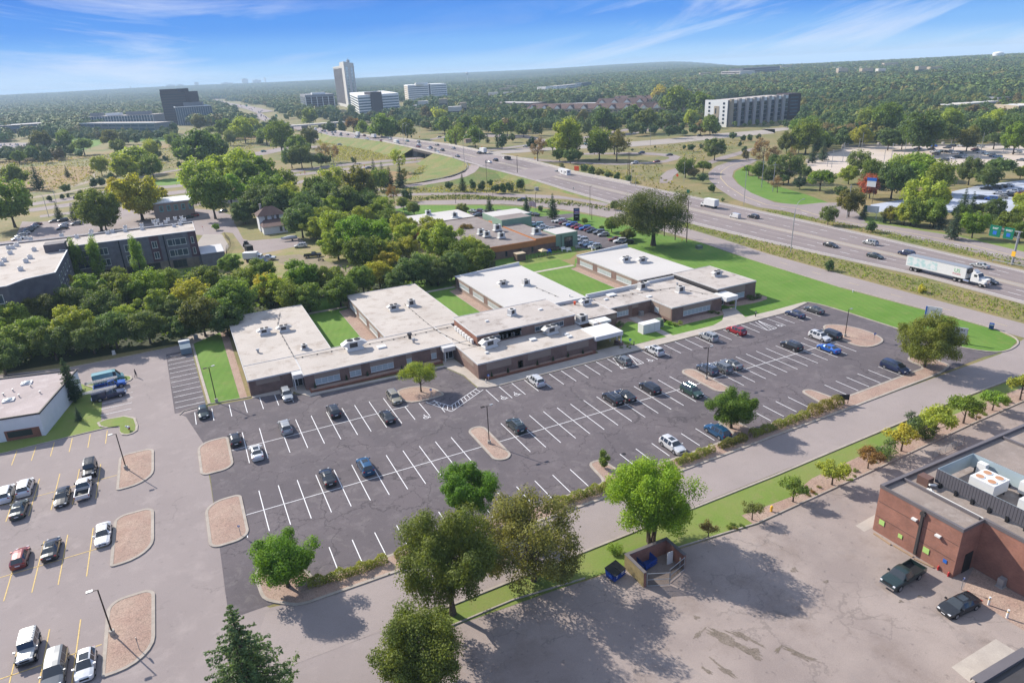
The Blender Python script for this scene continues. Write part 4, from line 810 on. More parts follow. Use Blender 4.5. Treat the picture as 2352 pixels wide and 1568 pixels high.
o=thing('brown_roof_unit','small brown metal unit with pipes outside the screen corner','rooftop unit',(72.6,-45.6,HB));mb=MB();mb.box(72.0,73.1,-46.3,-44.9,HB,HB+1.1);part('cabinet',mb,M('brown_steel',(.13,.075,.06),.6),o);mb=MB();mb.tube((71.8,-46.6,HB+.7),(72.6,-46.9,HB+.5),.14);mb.box(71.4,72.0,-47.2,-46.4,HB,HB+.08);part('pipe_fitting',mb,m_white,o)
mb=MB();mb.path([(71.9,-46.8,HB+.2),(71.5,-47.2,HB+.2),(71.45,-53.2,HB+.2)],[.07]*3,8);solo('roof_pipe',mb,m_white,'long white pipe lying along the gravel roof','pipe')
o=thing('corner_building','dark-edged flat roof cut off by the bottom right corner','building',(63,-66,0))
mb=MB();cp=[g(33,2370,1300,3.4),g(33,1930,1567,3.4)];mb.prism([cp[1],(cp[1][0]-4,cp[1][1]-4),(cp[0][0],cp[0][1]-12),cp[0]],0,3.4,cap=False);part('wall',mb,m_conc,o)
mb=MB();mb.poly([(*p,3.3)for p in[cp[1],(cp[1][0]-4,cp[1][1]-4),(cp[0][0],cp[0][1]-12),cp[0]]]);part('roof',mb,m_dkm,o)
mb=MB();kerb_mb(mb,[cp[0],cp[1]],closed=False,w=.4,h=.35,z=3.3,side=-1);kerb_mb(mb,[cp[0],cp[1]],closed=False,w=.4,h=.35,z=3.3,side=1);part('coping',mb,m_cop,o)
sheet('rock_bed',[('w',66.3,-55.3),('w',71,-53.7),('w',71,-62),('w',66.2,-61.8)],.03,m_rock)
m_wwall=M('white_painted_wall',(.66,.66,.66),.8,vary=.05)
m_groofL=M_ground('ballast_roof',(.40,.34,.33),(.34,.29,.28),.15,(.47,.42,.41),.4,.12,5.)
BL=thing('white_building','white walled flat building with grey gravel roof at the left edge','building',(-40,50,0))
q=[(-30.8,42.6),(-26.6,61.4),(-64,70),(-64,36),(-36.6,44.2-1.2)]
q=[(-36.6,43.6),(-30.8,42.6),(-26.7,61.4),(-39.8,64.7),(-75,71),(-75,50)]
mb=MB();mb.prism(q,0,4.3,cap=False);part('wall',mb,m_wwall,BL)
mb=MB();mb.poly([(x,y,4.2)for x,y in q]);part('roof',mb,m_groofL,BL)
mb=MB();kerb_mb(mb,q,w=.15,h=.14,z=4.3,side=1);kerb_mb(mb,q,w=.12,h=.30,z=4.12,side=-1);part('roof_edge',mb,m_dkm,BL)
d0=(q[0][0]-q[1][0],q[0][1]-q[1][1]);l=math.hypot(*d0);d0=(d0[0]/l,d0[1]/l);nv=(-d0[1],d0[0]);nv=nv if nv[1]<0 else(-nv[0],-nv[1])
def lw(u0,u1,z0,z1,mat,name,off=.04):
 a=(q[1][0]+d0[0]*u0,q[1][1]+d0[1]*u0);b=(q[1][0]+d0[0]*u1,q[1][1]+d0[1]*u1);mb=MB()
 mb.prism([(a[0]+nv[0]*off,a[1]+nv[1]*off),(b[0]+nv[0]*off,b[1]+nv[1]*off),b,a],z0,z1);return part(name,mb,mat,BL)
lw(.6,5.9,.05,1.9,m_redb,'brick_base');lw(1.8,5.5,.6,1.7,m_glass,'window',.07)
a=(q[0][0],q[0][1]);dl=(q[5][0]-q[0][0],q[5][1]-q[0][1]);l=math.hypot(*dl);nb=(dl[1]/l*-1,dl[0]/l)
for t,x,y,s in((20,230,285,.9),(20,75,433,.9)):
 cx,cy=g(t,x,y,4.2);o=thing('skylight','pale domed skylight on the gravel roof of the white building, %s'%('nearer its far corner' if x>100 else 'nearer the picture edge'),'skylight',(cx,cy,4.2),0,'skylights of the white building')
 mb=MB();mb.box(cx-s,cx+s,cy-s*.8,cy+s*.8,4.2,4.45);part('frame',mb,m_white,o);mb=MB();mb.ball((cx,cy,4.45),s*.8,sz=.35);part('dome',mb,m_winlit,o,True)
for t,x,y in((20,265,315),(20,345,370),(20,165,400),(20,32,388),(20,113,352)):
 cx,cy=g(t,x,y,4.2);o=thing('roof_stack','little metal stack %s the white building roof'%{265:'nearest the far skylight on',345:'beside the spruce on',165:'in the middle of',32:'nearest the picture edge on',113:'in the far part of'}[x],'roof vent',(cx,cy,4.2),0,'little stacks on the gravel roof');mb=MB();mb.tube((cx,cy,4.2),(cx,cy,4.65),.1);part('stack',mb,m_steel,o);mb=MB();mb.tube((cx,cy,4.65),(cx,cy,4.72),.16);part('cap',mb,m_steel,o)
m_gbrick=M_brick('grey_brick',(.17,.16,.17),(.14,.13,.14),(.16,.15,.16),1.8)
m_dbrick=M_brick('dark_brick',(.125,.115,.125),(.105,.095,.105),(.12,.11,.11),1.8)
m_plum=M_brick('plum_brick',(.12,.055,.065),(.10,.045,.055),(.10,.07,.07),1.8)
m_stone=M_brick('tan_stone',(.24,.19,.14),(.18,.14,.11),(.15,.12,.1),2.2)
BA=thing('apartment_building','three-storey grey brick apartment block with white roof and pale window frames','apartment building',(-15,160,0))
HA=11.6
def ax(t,x,y,z):return g(t,x,y,z)
ya=154.8
mb=MB();mb.box(-36.5,.8,ya,172,0,HA,top=False);part('wall',mb,m_gbrick,BA)
mb=MB();mb.prism([(-36.5,ya+.0),(-36.5,172),(-60,174),(-60,112),(-44,112),(-41,117),(-34.6,120),(-34.6,150),(-36.5,150)],0,HA-.01,cap=False);part('wall',mb,m_dbrick,BA)
mb=MB();mb.poly([(x,y,HA-.35)for x,y in[(-36.5,ya+.02),(.78,ya+.02),(.78,171.9),(-59.9,173.9),(-59.9,112.1),(-44,112.1),(-41,117.1),(-34.7,120.1),(-34.7,150),(-36.5,150)]]);part('roof',mb,m_roof,BA)
mb=MB();kerb_mb(mb,[(-36.5,ya-.05),(.85,ya-.05),(.85,172),(-60,174),(-60,112),(-44,112),(-41,117),(-34.5,120),(-34.5,150),(-36.5,150)],w=.35,h=.18,z=HA,side=1);part('roof_edge',mb,m_white,BA)
mb=MB();mb.box(-40.5,-35.2,151,156,HA-.3,HA+2.0);part('stair_head',mb,m_dbrick,BA)
panel(-1.6,.8,ya,3.4,HA-.05,'S',m_plum,BA,'plum_brick_bay');panel(-13.0,-10.2,ya,3.4,HA-.05,'S',m_plum,BA,'plum_brick_bay')
panel(-30,.2,ya,.1,3.2,'S',m_stone,BA,'stone_base',.06)
panel(ya+.1,171.8,.8,.1,HA-.05,'E',m_plum,BA,'plum_brick_end')
for xx in(-29.6,-21.6,-8.9):mb=MB();mb.box(xx,xx+.3,ya-.12,ya-.05,.1,HA-.1);part('dark_joint',mb,m_black,BA)
m_wf=M('cream_window_frame',(.55,.54,.48),.6)
for x0,x1,n in((-33.9,-30.2,2),(-26.2,-22.9,3)if False else(-20.2,-16.2,3),(-9.9+2,-4.9+1.4,3),(-27.2,-24.9,2)):
 for z in(4.4,7.9):wins(x0,x1,ya,z,z+1.9,n,'S',m_win,BA,m_wf,fw=.14)
for x0,x1 in((-5.9+.2,-3.0+.5),(-12.4,-11.0),(-.9,-.2)):
 for z in(4.4,7.9):wins(x0,x1,ya-.03,z,z+1.9,2 if x1-x0>1 else 1,'S',m_win,BA,m_wf,fw=.14)
for x0,x1 in((-7.6,-3.6),(-15.6,-11.4),(-20.9,-18.0),(-27,-23.6)):wins(x0,x1,ya-.06,.6,2.9,3,'S',m_glass,BA,m_dkm,fw=.12)
for yy in(123.5,128,133,138,143.5):
 for z in(4.4,7.9):wins(yy,yy+1.6,-34.6,z,z+1.9,1,'E',m_win,BA,m_wf,fw=.14)
for xx in(-47.5,):wins(xx,xx+2,112,7.6,9.6,1,'S',m_win,BA,m_wf,fw=.14)
xx=-39.2;wins(-43.6,-43.0,113.0,7.4,9.8,1,'S',m_win,BA,m_wf,fw=.14)if False else None
mb=MB();mb.box(.9,8.2,152.2,165,0,4.2);an=part('annex',mb,m_gbrick,BA);mb=MB();mb.box(.95,8.1,152.3,164.9,4.203,4.3);part('annex_roof',mb,m_fascia,an)
for i,(t,x,y)in enumerate(sorted([(10,530,350),(10,658,360),(10,778,340),(10,785,315),(10,870+93,315),(10,920,325),(10,1075,280),(10,1072,307),(10,1215,262),(10,1215,290),(10,1335,258),(10,1383,262),(10,1315,232),(10,1350,225),(10,1490,265),(10,1540,250),(10,1440,215),(10,1500,205),(10,1550,230),(10,170,385),(10,225,375),(10,265,380),(10,145,430),(10,75,452),(10,110,452),(10,90,497),(10,40,560),(10,15,592),(10,180,637),(10,225,568),(10,260,535),(10,295,470),(10,1555,200),(10,1420,235),(10,1580,215)],key=lambda q:q[1])):
 cx,cy=g(t,x,y,HA-.3);s=.55
 o=thing('condensing_unit','%s small white condenser from the left on the grey apartment roof'%ORD[i],'condenser',(cx,cy,HA-.35),0,'condensers on the apartment roof')
 mb=MB();mb.box(cx-s,cx+s,cy-s,cy+s,HA-.33,HA+.75);part('cabinet',mb,m_white,o);mb=MB();mb.prism([(cx+.42*math.cos(a),cy+.42*math.sin(a))for a in np.linspace(0,2*PI,11)[:-1]],HA+.75,HA+.8);part('fan',mb,m_black,o)
m_shing=M('brown_shingles',(.10,.062,.055),.9,vary=.2,scale=1.5);m_siding=M('white_siding',(.62,.62,.62),.7,vary=.05,scale=1.)
HX0,HX1,HY0,HY1=25.0,34.6,198.5,206.5
HS=thing('house','white two-storey house with brown hipped roof and lean-to porch','house',(30,202,0))
mb=MB();mb.box(HX0,HX1,HY0,HY1,0,6.2,top=False);part('wall',mb,m_siding,HS)
mb=MB();e=.6;cx=(HX0+HX1)/2;A=[(HX0-e,HY0-e,6.2),(HX1+e,HY0-e,6.2),(HX1+e,HY1+e,6.2),(HX0-e,HY1+e,6.2)];r0,r1=(cx-1.5,(HY0+HY1)/2,9.2),(cx+1.5,(HY0+HY1)/2,9.2)
mb.quad(A[0],A[1],r1,r0);mb.poly([A[1],A[2],r1]);mb.quad(A[2],A[3],r0,r1);mb.poly([A[3],A[0],r0]);mb.quad(A[3],A[2],A[1],A[0]);rf=part('roof',mb,m_shing,HS)
mb=MB();mb.box(HX0+1.6,HX0+2.4,HY1-2.6,HY1-1.8,7,10.2);part('chimney',mb,m_conc,rf)
PX0,PX1,PY0=HX0+.4,HX1-.1,191.5
mb=MB();mb.box(PX0,PX1,PY0,HY0,0,3.0,top=False);part('porch_wall',mb,m_siding,HS)
mb=MB();mb.quad((PX0-.4,PY0-.5,3.0),(PX1+.4,PY0-.5,3.0),(PX1-1.5,HY0,4.6),(PX0+1.5,HY0,4.6));mb.poly([(PX0-.4,PY0-.5,3.0),(PX0+1.5,HY0,4.6),(PX0-.4,HY0,3.0)]);mb.poly([(PX1+.4,PY0-.5,3.0),(PX1+.4,HY0,3.0),(PX1-1.5,HY0,4.6)]);part('porch_roof',mb,m_shing,HS)
for x in(HX0+2.4,HX0+5.0,HX0+6.9):wins(x,x+.8,HY0,4.7,5.9,1,'S',m_win,HS,m_shing,fw=.16)
for x in(HX0+6.6,HX0+8.4):wins(x,x+.8,PY0,1.0,2.4,1,'S',m_win,HS,m_shing,fw=.16)
m_orange=M('orange_fascia',(.42,.17,.06),.7,vary=.12,scale=.6);m_grn=M('sage_green_stucco',(.20,.30,.225),.8,vary=.06)
m_droof=M_ground('brown_roof',(.25,.215,.20),(.21,.18,.17),.1,(.17,.14,.13),.4,.08,4.)
BG=thing('office_building','low office with orange fascia, brown brick base and a sage green corner block','building',(95,120,0))
mb=MB();mb.box(72,98.8,103.0,150,0,2.5,top=False);mb.box(98.8,106.3,103.4,140,0,2.5,top=False);part('wall',mb,m_brk,BG)
mb=MB();mb.box(71.8,98.7,102.8,150.2,2.5,4.3);mb.box(98.8,106.2,103.2,140,2.5,4.6);part('orange_band',mb,m_orange,BG)
mb=MB();mb.box(72.1,98.4,103.1,149.9,4.32,4.36);mb.box(98.9,106.0,103.5,139.8,4.62,4.66);part('roof',mb,m_droof,BG)
mb=MB();mb.box(106.3,114.6,103.2,112.0,0,5.0);c=part('green_block',mb,m_grn,BG);mb=MB();mb.box(106.5,114.4,103.4,111.8,5.003,5.05);part('green_block_roof',mb,m_memb,c)
wins(109.5,112.6,103.2,.4,3.6,2,'S',m_glass,BG,m_dkm,fw=.12)
mb=MB();mb.tube((108.2,103.05,.1),(108.2,103.05,4.6),.08);part('downpipe',mb,m_dkm,BG)
for x in(83.5,87.6,92.7,97):wins(x,x+.7,103.0,.6,2.2,1,'S',m_glass,BG,m_dkm)
mb=MB();mb.box(75,98,150.2,168,0,4.6);part('rear_wing',mb,m_pan,BG);mb=MB();mb.box(75.2,97.8,150.4,167.8,4.603,4.65);part('rear_roof',mb,m_memb,BG)
gx,gy=g(12,0,0,0)
c0,c1,c2=g(11,1950,300,6.2),g(11,2180,235,6.2),g(11,1840,190,6.2)
mb=MB();mb.box(98.5,110.5,128,136,2,6.6);part('green_penthouse',mb,m_grn,BG);mb=MB();mb.box(98.7,110.3,128.2,135.8,6.603,6.65);part('penthouse_roof',mb,m_droof,BG)
mb=MB();mb.box(100,114.5,136.1,148,0,6.0);part('green_penthouse',mb,m_grn,BG);mb=MB();mb.box(100.2,114.3,136.3,147.8,6.003,6.05);part('penthouse_roof',mb,m_memb,BG)
GO='air units on the orange-trimmed office roof'
for t,x,y,lb,s in((11,1975,330,'grey box unit, left of the pair nearest the brick edge',1.0),(11,2025,350,'grey box unit, right of the pair nearest the brick edge',1.0),(11,2115,298,'big pale box unit below the green penthouse',1.15),(11,2150,362,'pale box unit in front of the dark roof opening',1.0),(12,15,365,'pale box unit at the middle of the brown roof',.9)if False else(12,310,330,'long unit with tan panels beside the green block',1.2),(11,1525,165,'unit on the white rear roof, left one',1.0),(11,1750,185,'unit on the white rear roof with orange panel',1.0)):
 cx,cy=g(t,x,y,4.6);place(rtuB,cx,cy,4.66,0,lb,GO,(.5,.51,.5),s*1.15)
BT=thing('tile_building','small grey-tan flat roofed building with turquoise window panels behind yellow trees','building',(10,240,0))
pa,pb=g(10,1500,200),g(10,1660,155)
mb=MB();X0,Y0=pb[0]-14,min(pa[1],pb[1]);mb.box(pb[0]-16,pb[0]+.5,Y0,Y0+16,0,7.5);part('wall',mb,m_pan,BT);mb=MB();mb.box(pb[0]-16.2,pb[0]+.7,Y0-.2,Y0+16.2,7.5,7.9);part('roof_edge',mb,m_white,BT)
m_turq=M('turquoise_panel',(.12,.38,.38),.6)
for k in range(5):wins(pb[0]-13.5+3*k,pb[0]-12.3+3*k,Y0,4.2,6.2,1,'S',m_win,BT,m_turq,fw=.2)
EN=thing('waste_enclosure','brick waste enclosure with open chain-link gates and dark coping','enclosure',(39,-36,0))
mb=MB();x0,x1,y0,y1=36.5,42.6,-37.9,-34.2;t=.3
m_yb=M_brick('mossy_brick',(.22,.17,.07),(.18,.14,.06),(.14,.12,.07),2.4)
mb.box(x0,x0+t,y0,y1,0,2.0);mb.box(x0+t,x1,y1-t,y1,0,2.0);mb.box(x1-t,x1,y0+.2,y1-t,0,2.0);part('wall',mb,m_rb,EN)
mb=MB();mb.box(x0-.03,x0-.003,y0,y1,0,1.98);part('mossy_face',mb,m_yb,EN)
mb=MB();mb.box(x0-.06,x0+t+.05,y0-.05,y1+.06,2.003,2.1);mb.box(x0+t+.05,x1+.05,y1-t-.05,y1+.06,2.003,2.1);mb.box(x1-t-.05,x1+.05,y0+.15,y1-t-.05,2.003,2.1);part('coping',mb,m_cop,EN)
def gate(hx,hy,ang,L_=2.9):
 c,s=math.cos(ang),math.sin(ang);e=(hx+c*L_,hy+s*L_);mb=MB()
 for z in(.15,1.0,1.85):mb.tube((hx,hy,z),(*e,z),.04,seg=6)
 for p in((hx,hy),e):mb.tube((*p,.1),(*p,1.9),.045,seg=6)
 gt=part('gate',mb,m_steel,EN);mb=MB();n=26
 for k in range(n):u=k/n;mb.tube((hx+c*L_*u,hy+s*L_*u,.15),(hx+c*L_*u,hy+s*L_*u,1.85),.022,seg=4)
 part('slat_mesh',mb,m_dkm,gt)
gate(36.9,-38.0,math.radians(-25),2.6);gate(42.3,-37.9,math.radians(196),2.9)
solo('leaning_board',MB().box(41.2,42.0,-36.2,-36.1,0,1.7),m_white,'white board leaning inside the waste enclosure','board')
def loft_car(spec):
 """spec: L, W, stations [(x 0..1 from nose, z_top, z_belt, halfwidth factor, roof factor, glass)] -> body, glass meshes"""
 L_,Wd=spec['L'],spec['W'];S_=spec['st'];body,gl=MB(),MB();rings=[]
 for(u,zt,zb,hw,rw,gflag)in S_:
  x=L_/2-u*L_;w=Wd/2*hw;r=Wd/2*rw;z0=spec.get('z0',.24)
  rings.append([(x,.86*w,z0),(x,.985*w,z0+.10),(x,w,(z0+zb)/2+.05),(x,.97*w,zb),(x,r,zt-.05),(x,r*.72,zt),(x,0,zt+.015)])
 for i in range(len(S_)-1):
  a,b=rings[i],rings[i+1];cab=S_[i][5]
  for sgn in(1,-1):
   for j in range(6):
    q=[a[j],b[j],b[j+1],a[j+1]]
    q=[(p[0],p[1]*sgn,p[2])for p in q]
    if sgn<0:q=q[::-1]
    m_=body
    if j==3 and cab in('s','ws','rs','sr'):m_=gl
    if j>=4 and cab in('w','r','ws','rs','sr'):m_=gl
    if j==3 and cab in('w','r'):m_=body
    m_.quad(*q)
 for k,rg in((0,rings[0]),(-1,rings[-1])):
  pts=[(p[0],p[1],p[2])for p in rg]+[(p[0],-p[1],p[2])for p in rg[::-1][1:]]
  body.poly(pts if k==0 else pts[::-1])
 u=[(p[0],p[1],p[2])for p in[r[0]for r in rings]];v=[(p[0],-p[1],p[2])for p in[r[0]for r in rings]]
 body.poly(u+v[::-1])
 return body,gl
SP=dict(sedan=dict(L=4.75,W=1.84,wb=(.19,.80),wr=.33,st=[(0,.56,.50,.72,.60,''),(.02,.68,.60,.90,.70,''),(.12,.79,.72,1,.80,''),(.27,.93,.86,1,.82,'w'),(.42,1.40,.92,1,.66,'s'),(.55,1.44,.93,1,.67,''),(.565,1.44,.93,1,.67,'s'),(.71,1.38,.94,1,.65,'r'),(.86,1.06,.96,1,.80,''),(.97,1.0,.92,.94,.76,''),(1,.80,.72,.84,.68,'')]),suv=dict(L=4.65,W=1.88,wb=(.19,.80),wr=.36,st=[(0,.66,.60,.76,.66,''),(.02,.84,.74,.92,.76,''),(.12,.96,.86,1,.84,''),(.25,1.08,.98,1,.84,'w'),(.37,1.60,1.04,1,.68,'s'),(.52,1.66,1.05,1,.70,''),(.54,1.66,1.05,1,.70,'s'),(.74,1.65,1.08,1,.70,''),(.76,1.65,1.08,1,.70,'s'),(.90,1.60,1.10,1,.68,'r'),(.975,1.10,1.04,.97,.76,''),(1,.80,.74,.88,.74,'')]),hatch=dict(L=4.15,W=1.78,wb=(.18,.82),wr=.33,st=[(0,.60,.54,.74,.62,''),(.03,.76,.66,.92,.72,''),(.14,.88,.80,1,.82,''),(.24,.98,.90,1,.82,'w'),(.42,1.48,.96,1,.66,'s'),(.58,1.52,.98,1,.67,''),(.60,1.52,.98,1,.67,'s'),(.86,1.44,1.02,1,.64,'r'),(.98,1.02,.98,.95,.74,''),(1,.74,.68,.86,.68,'')]),minivan=dict(L=5.1,W=1.98,wb=(.18,.79),wr=.35,st=[(0,.66,.60,.78,.66,''),(.02,.84,.74,.92,.76,''),(.10,.96,.88,1,.84,''),(.19,1.10,1.0,1,.86,'w'),(.35,1.68,1.06,1,.72,'s'),(.48,1.74,1.07,1,.74,''),(.495,1.74,1.07,1,.74,'s'),(.70,1.74,1.08,1,.74,''),(.715,1.74,1.08,1,.74,'s'),(.93,1.68,1.10,1,.72,'r'),(.985,1.06,1.02,.98,.80,''),(1,.74,.68,.9,.76,'')]),jeep=dict(L=4.3,W=1.86,wb=(.17,.80),wr=.40,st=[(0,.95,.88,.74,.62,''),(.03,1.08,1.0,.78,.68,''),(.12,1.12,1.04,.84,.74,''),(.36,1.18,1.10,.90,.78,'w'),(.42,1.80,1.14,.96,.80,'s'),(.60,1.84,1.14,.97,.82,''),(.625,1.84,1.14,.97,.82,'s'),(.80,1.84,1.14,.97,.82,''),(.82,1.84,1.14,.97,.82,'s'),(.985,1.82,1.14,.96,.80,'r'),(1,1.10,1.04,.94,.80,'')],z0=.45),)
def wheels(parent,L_,Wd,wb,r,w=.22,hw=.985,rim=m_rim):
 for u in wb:
  for s in(1,-1):
   x=L_/2-u*L_;y=s*(Wd/2*hw-w/2+.02);mb=MB();mb.tube((x,y-w/2,r),(x,y+w/2,r),r,seg=18);ty=part('wheel',mb,m_tyre,parent)
   mb=MB();yo=y+s*(w/2);mb.tube((x,yo-.01*s,r),(x,yo+.012*s,r),r*.66,seg=14);part('rim',mb,rim,ty)
def make_car(kind,rails=False,sunroof=False):
 sp=SP[kind];L_,Wd=sp['L'],sp['W'];t=thing('parked_car','x','car',(0,0,0));b,gmb=loft_car(sp)
 st=sp['st'];wr=sp['wr']
 bd=part('body',b,m_paint,t,True)
 try:
  md=bd.modifiers.new('e','EDGE_SPLIT');md.split_angle=math.radians(38)
 except Exception:pass
 part('windows',gmb,m_glass,t)
 mb=MB()
 for u in sp['wb']:
  x=L_/2-u*L_
  for s in(1,-1):
   y=s*(Wd/2*1.0-.012);pts=[(x+(wr+.075)*math.cos(a),y,wr+(wr+.075)*math.sin(a))for a in np.linspace(0,PI,12)]
   o_=[(p[0],y+s*.018,p[2])for p in pts];mb.poly(o_ if s<0 else o_[::-1])
   mb.poly(o_[::-1]if s<0 else o_)
 part('wheel_arches',mb,m_black,t)
 mb=MB();z0=sp.get('z0',.24);mb.box(-L_/2+.25,L_/2-.2,-Wd/2*.985,Wd/2*.985,z0-.03,z0+.07);part('sill_trim',mb,m_black,t)
 zf=st[1][1];hwf=Wd/2*.74
 for s in(1,-1):
  mb=MB();mb.box(L_/2-.16,L_/2-.035,min(s*hwf*.62,s*hwf*1.08),max(s*hwf*.62,s*hwf*1.08),zf-.13,zf-.015);part('headlight',mb,m_head,t)
  zr=st[-2][2];mb=MB();mb.box(-L_/2+.02,-L_/2+.13,min(s*Wd/2*.62,s*Wd/2*.90),max(s*Wd/2*.62,s*Wd/2*.90),zr-.17,zr-.02);part('tail_light',mb,m_tail,t)
  xm=L_/2-st[4][0]*L_+.45;zm=st[4][2]+.04;mb=MB();mb.box(xm-.09,xm+.09,min(s*Wd/2*.95,s*(Wd/2+.17)),max(s*Wd/2*.95,s*(Wd/2+.17)),zm,zm+.15);part('wing_mirror',mb,m_paint,t)
 mb=MB();mb.box(L_/2-.03,L_/2+.012,-.42,.42,zf-.32,zf-.12);part('grille',mb,m_black,t)
 mb=MB();mb.box(-L_/2-.014,-L_/2+.02,-.26,.26,st[-2][2]-.36,st[-2][2]-.22);mb.box(L_/2-.01,L_/2+.02,-.22,.22,z0+.1,z0+.2);part('licence_plate',mb,m_plate,t)
 wheels(t,L_,Wd,sp['wb'],wr)
 zt=max(q[1]for q in st)
 if rails:
  mb=MB();xa,xb=L_/2-.42*L_,L_/2-.86*L_
  for s in(1,-1):mb.tube((xa,s*Wd*.32,zt+.045),(xb,s*Wd*.32,zt+.03),.028,seg=6)
  for k in(.3,.75):x=xa+(xb-xa)*k;mb.tube((x,-Wd*.32,zt+.06),(x,Wd*.32,zt+.06),.022,seg=6)
  part('roof_rails',mb,m_chrome,t)
 if sunroof:
  mb=MB();x=L_/2-.53*L_;mb.box(x-.55,x+.35,-.42,.42,zt-.01,zt+.022);part('sunroof',mb,m_glass,t)
 if kind=='jeep':
  mb=MB();mb.tube((-L_/2-.02,0,1.05),(-L_/2-.27,0,1.05),.40,seg=18);part('spare_wheel',mb,m_tyre,t)
  mb=MB()
  for s in(1,-1):
   for u in sp['wb']:x=L_/2-u*L_;mb.box(x-.5,x+.5,min(s*.78,s*.98),max(s*.78,s*.98),.86,.93)
  mb.box(L_/2,L_/2+.16,-.8,.8,.5,.68);part('flared_wings',mb,m_black,t)
  mb=MB()
  for k in range(6):x=L_/2-L_*(.46+.09*k);mb.box(x-.03,x+.03,-.66,.66,1.845,1.875)
  part('roof_ribs',mb,m_paint,t)
 return t
def make_pickup(cap=False,rack=False):
 t=thing('pickup_truck','x','pickup truck',(0,0,0));L_,Wd=5.7,1.98
 sp=dict(L=L_,W=Wd,st=[(0,.86,.78,.82,.74,''),(.02,1.06,.96,.95,.84,''),(.10,1.14,1.04,1,.88,''),(.25,1.20,1.10,1,.88,'w'),(.34,1.80,1.14,1,.72,'s'),(.44,1.84,1.15,1,.73,''),(.455,1.84,1.15,1,.73,'s'),(.545,1.80,1.15,1,.72,'r'),(.575,1.16,1.08,1,.9,'')],z0=.42)
 b,gmb=loft_car(sp)
 xb0,xb1=L_/2-.575*L_,-L_/2
 b.box(xb1,xb0-.02,-Wd/2*.98,-Wd/2*.98+.1,.5,1.14);b.box(xb1,xb0-.02,Wd/2*.98-.1,Wd/2*.98,.5,1.14);b.box(xb1,xb1+.09,-Wd/2*.9,Wd/2*.9,.5,1.13)
 bd=part('body',b,m_paint,t,True);md=bd.modifiers.new('e','EDGE_SPLIT');md.split_angle=math.radians(38)
 part('windows',gmb,m_glass,t)
 mb=MB();mb.box(xb1+.09,xb0-.03,-Wd/2*.88,Wd/2*.88,.62,.70);part('load_bed',mb,m_black,t)
 mb=MB();mb.box(L_/2-.02,L_/2+.12,-Wd/2*.86,Wd/2*.86,.48,.68);mb.box(xb1-.14,xb1-.005,-Wd/2*.86,Wd/2*.86,.5,.68);part('bumper',mb,m_chrome,t)
 for s in(1,-1):
  mb=MB();mb.box(L_/2-.1,L_/2+.01,min(s*.62,s*.86),max(s*.62,s*.86),.84,1.0);part('headlight',mb,m_head,t)
  mb=MB();mb.box(xb1-.012,xb1+.05,min(s*.84,s*.965),max(s*.84,s*.965),.78,1.08);part('tail_light',mb,m_tail,t)
  mb=MB();mb.box(L_/2-.33*L_,L_/2-.30*L_,min(s*.96,s*1.2),max(s*.96,s*1.2),1.16,1.36);part('wing_mirror',mb,m_black,t)
 mb=MB();mb.box(L_/2-.02,L_/2+.012,-.55,.55,.76,1.0);part('grille',mb,m_black,t)
 mb=MB()
 for u in(.17,.78):
  x=L_/2-u*L_
  for s in(1,-1):
   y=s*(Wd/2+.006);o_=[(x+.46*math.cos(a),y,.38+.46*math.sin(a))for a in np.linspace(0,PI,12)];mb.poly(o_);mb.poly(o_[::-1])
 part('wheel_arches',mb,m_black,t);wheels(t,L_,Wd,(.17,.78),.39,.25)
 if cap:
  mb=MB();mb.prism([(xb1+.03,-.93),(xb0-.03,-.93),(xb0-.03,.93),(xb1+.03,.93)],1.145,1.8);part('bed_topper',mb,m_paint,t)
 if rack:
  mb=MB()
  for x in(xb1+.3,xb0-.3,L_/2-.36*L_):
   for s in(1,-1):mb.tube((x,s*.85,1.15),(x,s*.85,2.05),.03,seg=5)
   mb.tube((x,-.85,2.05),(x,.85,2.05),.03,seg=5)
  for s in(1,-1):mb.tube((xb1-.2,s*.85,2.06),(L_/2-.3*L_,s*.85,2.06),.03,seg=5)
  part('ladder_rack',mb,m_steel,t)
  for y in(-.45,.25):
   mb=MB()
   for s in(-.19,.19):mb.box(-L_/2-1.2,L_/2-1.2,y+s-.03,y+s+.03,2.1,2.2)
   for k in range(17):x=-L_/2-1.1+.33*k;mb.box(x,x+.04,y-.19,y+.19,2.13,2.17)
   part('ladder',mb,m_steel,t)
 return t
def make_simple(kind):
 sp=SP[kind];b,gmb=loft_car(sp);t=thing('car','x','car',(0,0,0));part('body',b,m_paint,t);part('windows',gmb,m_glass,t)
 mb=MB();r=sp['wr']
 for u in sp['wb']:
  x=sp['L']/2-u*sp['L']
  for s in(1,-1):y=s*(sp['W']/2-.1);mb.tube((x,y-.12,r),(x,y+.12,r),r,seg=10)
 part('wheels',mb,m_tyre,t);return t
CARS={}
def proto(k):
 if k not in CARS:
  CARS[k]=(make_pickup(k=='topper',k in('topper','rackpick'))if k in('pickup','topper','rackpick')else make_simple(k[1:])if k[0]=='_' else make_car(k.rstrip('+*'),rails='+' in k,sunroof='*' in k))
 return CARS[k]
PAINT=dict(black=(.014,.015,.018),white=(.62,.62,.62),silver=(.36,.37,.37),grey=(.14,.15,.16),dgrey=(.05,.055,.06),blue=(.012,.10,.42),dblue=(.012,.022,.07),sblue=(.012,.075,.17),lblue=(.22,.33,.42),red=(.30,.012,.02),dred=(.12,.012,.018),brick=(.20,.035,.03),green=(.02,.06,.045),dgreen=(.02,.035,.035),gold=(.30,.27,.20),teal=(.16,.33,.35),bgrey=(.06,.08,.12),orange=(.5,.12,.02),purple=(.10,.06,.2))
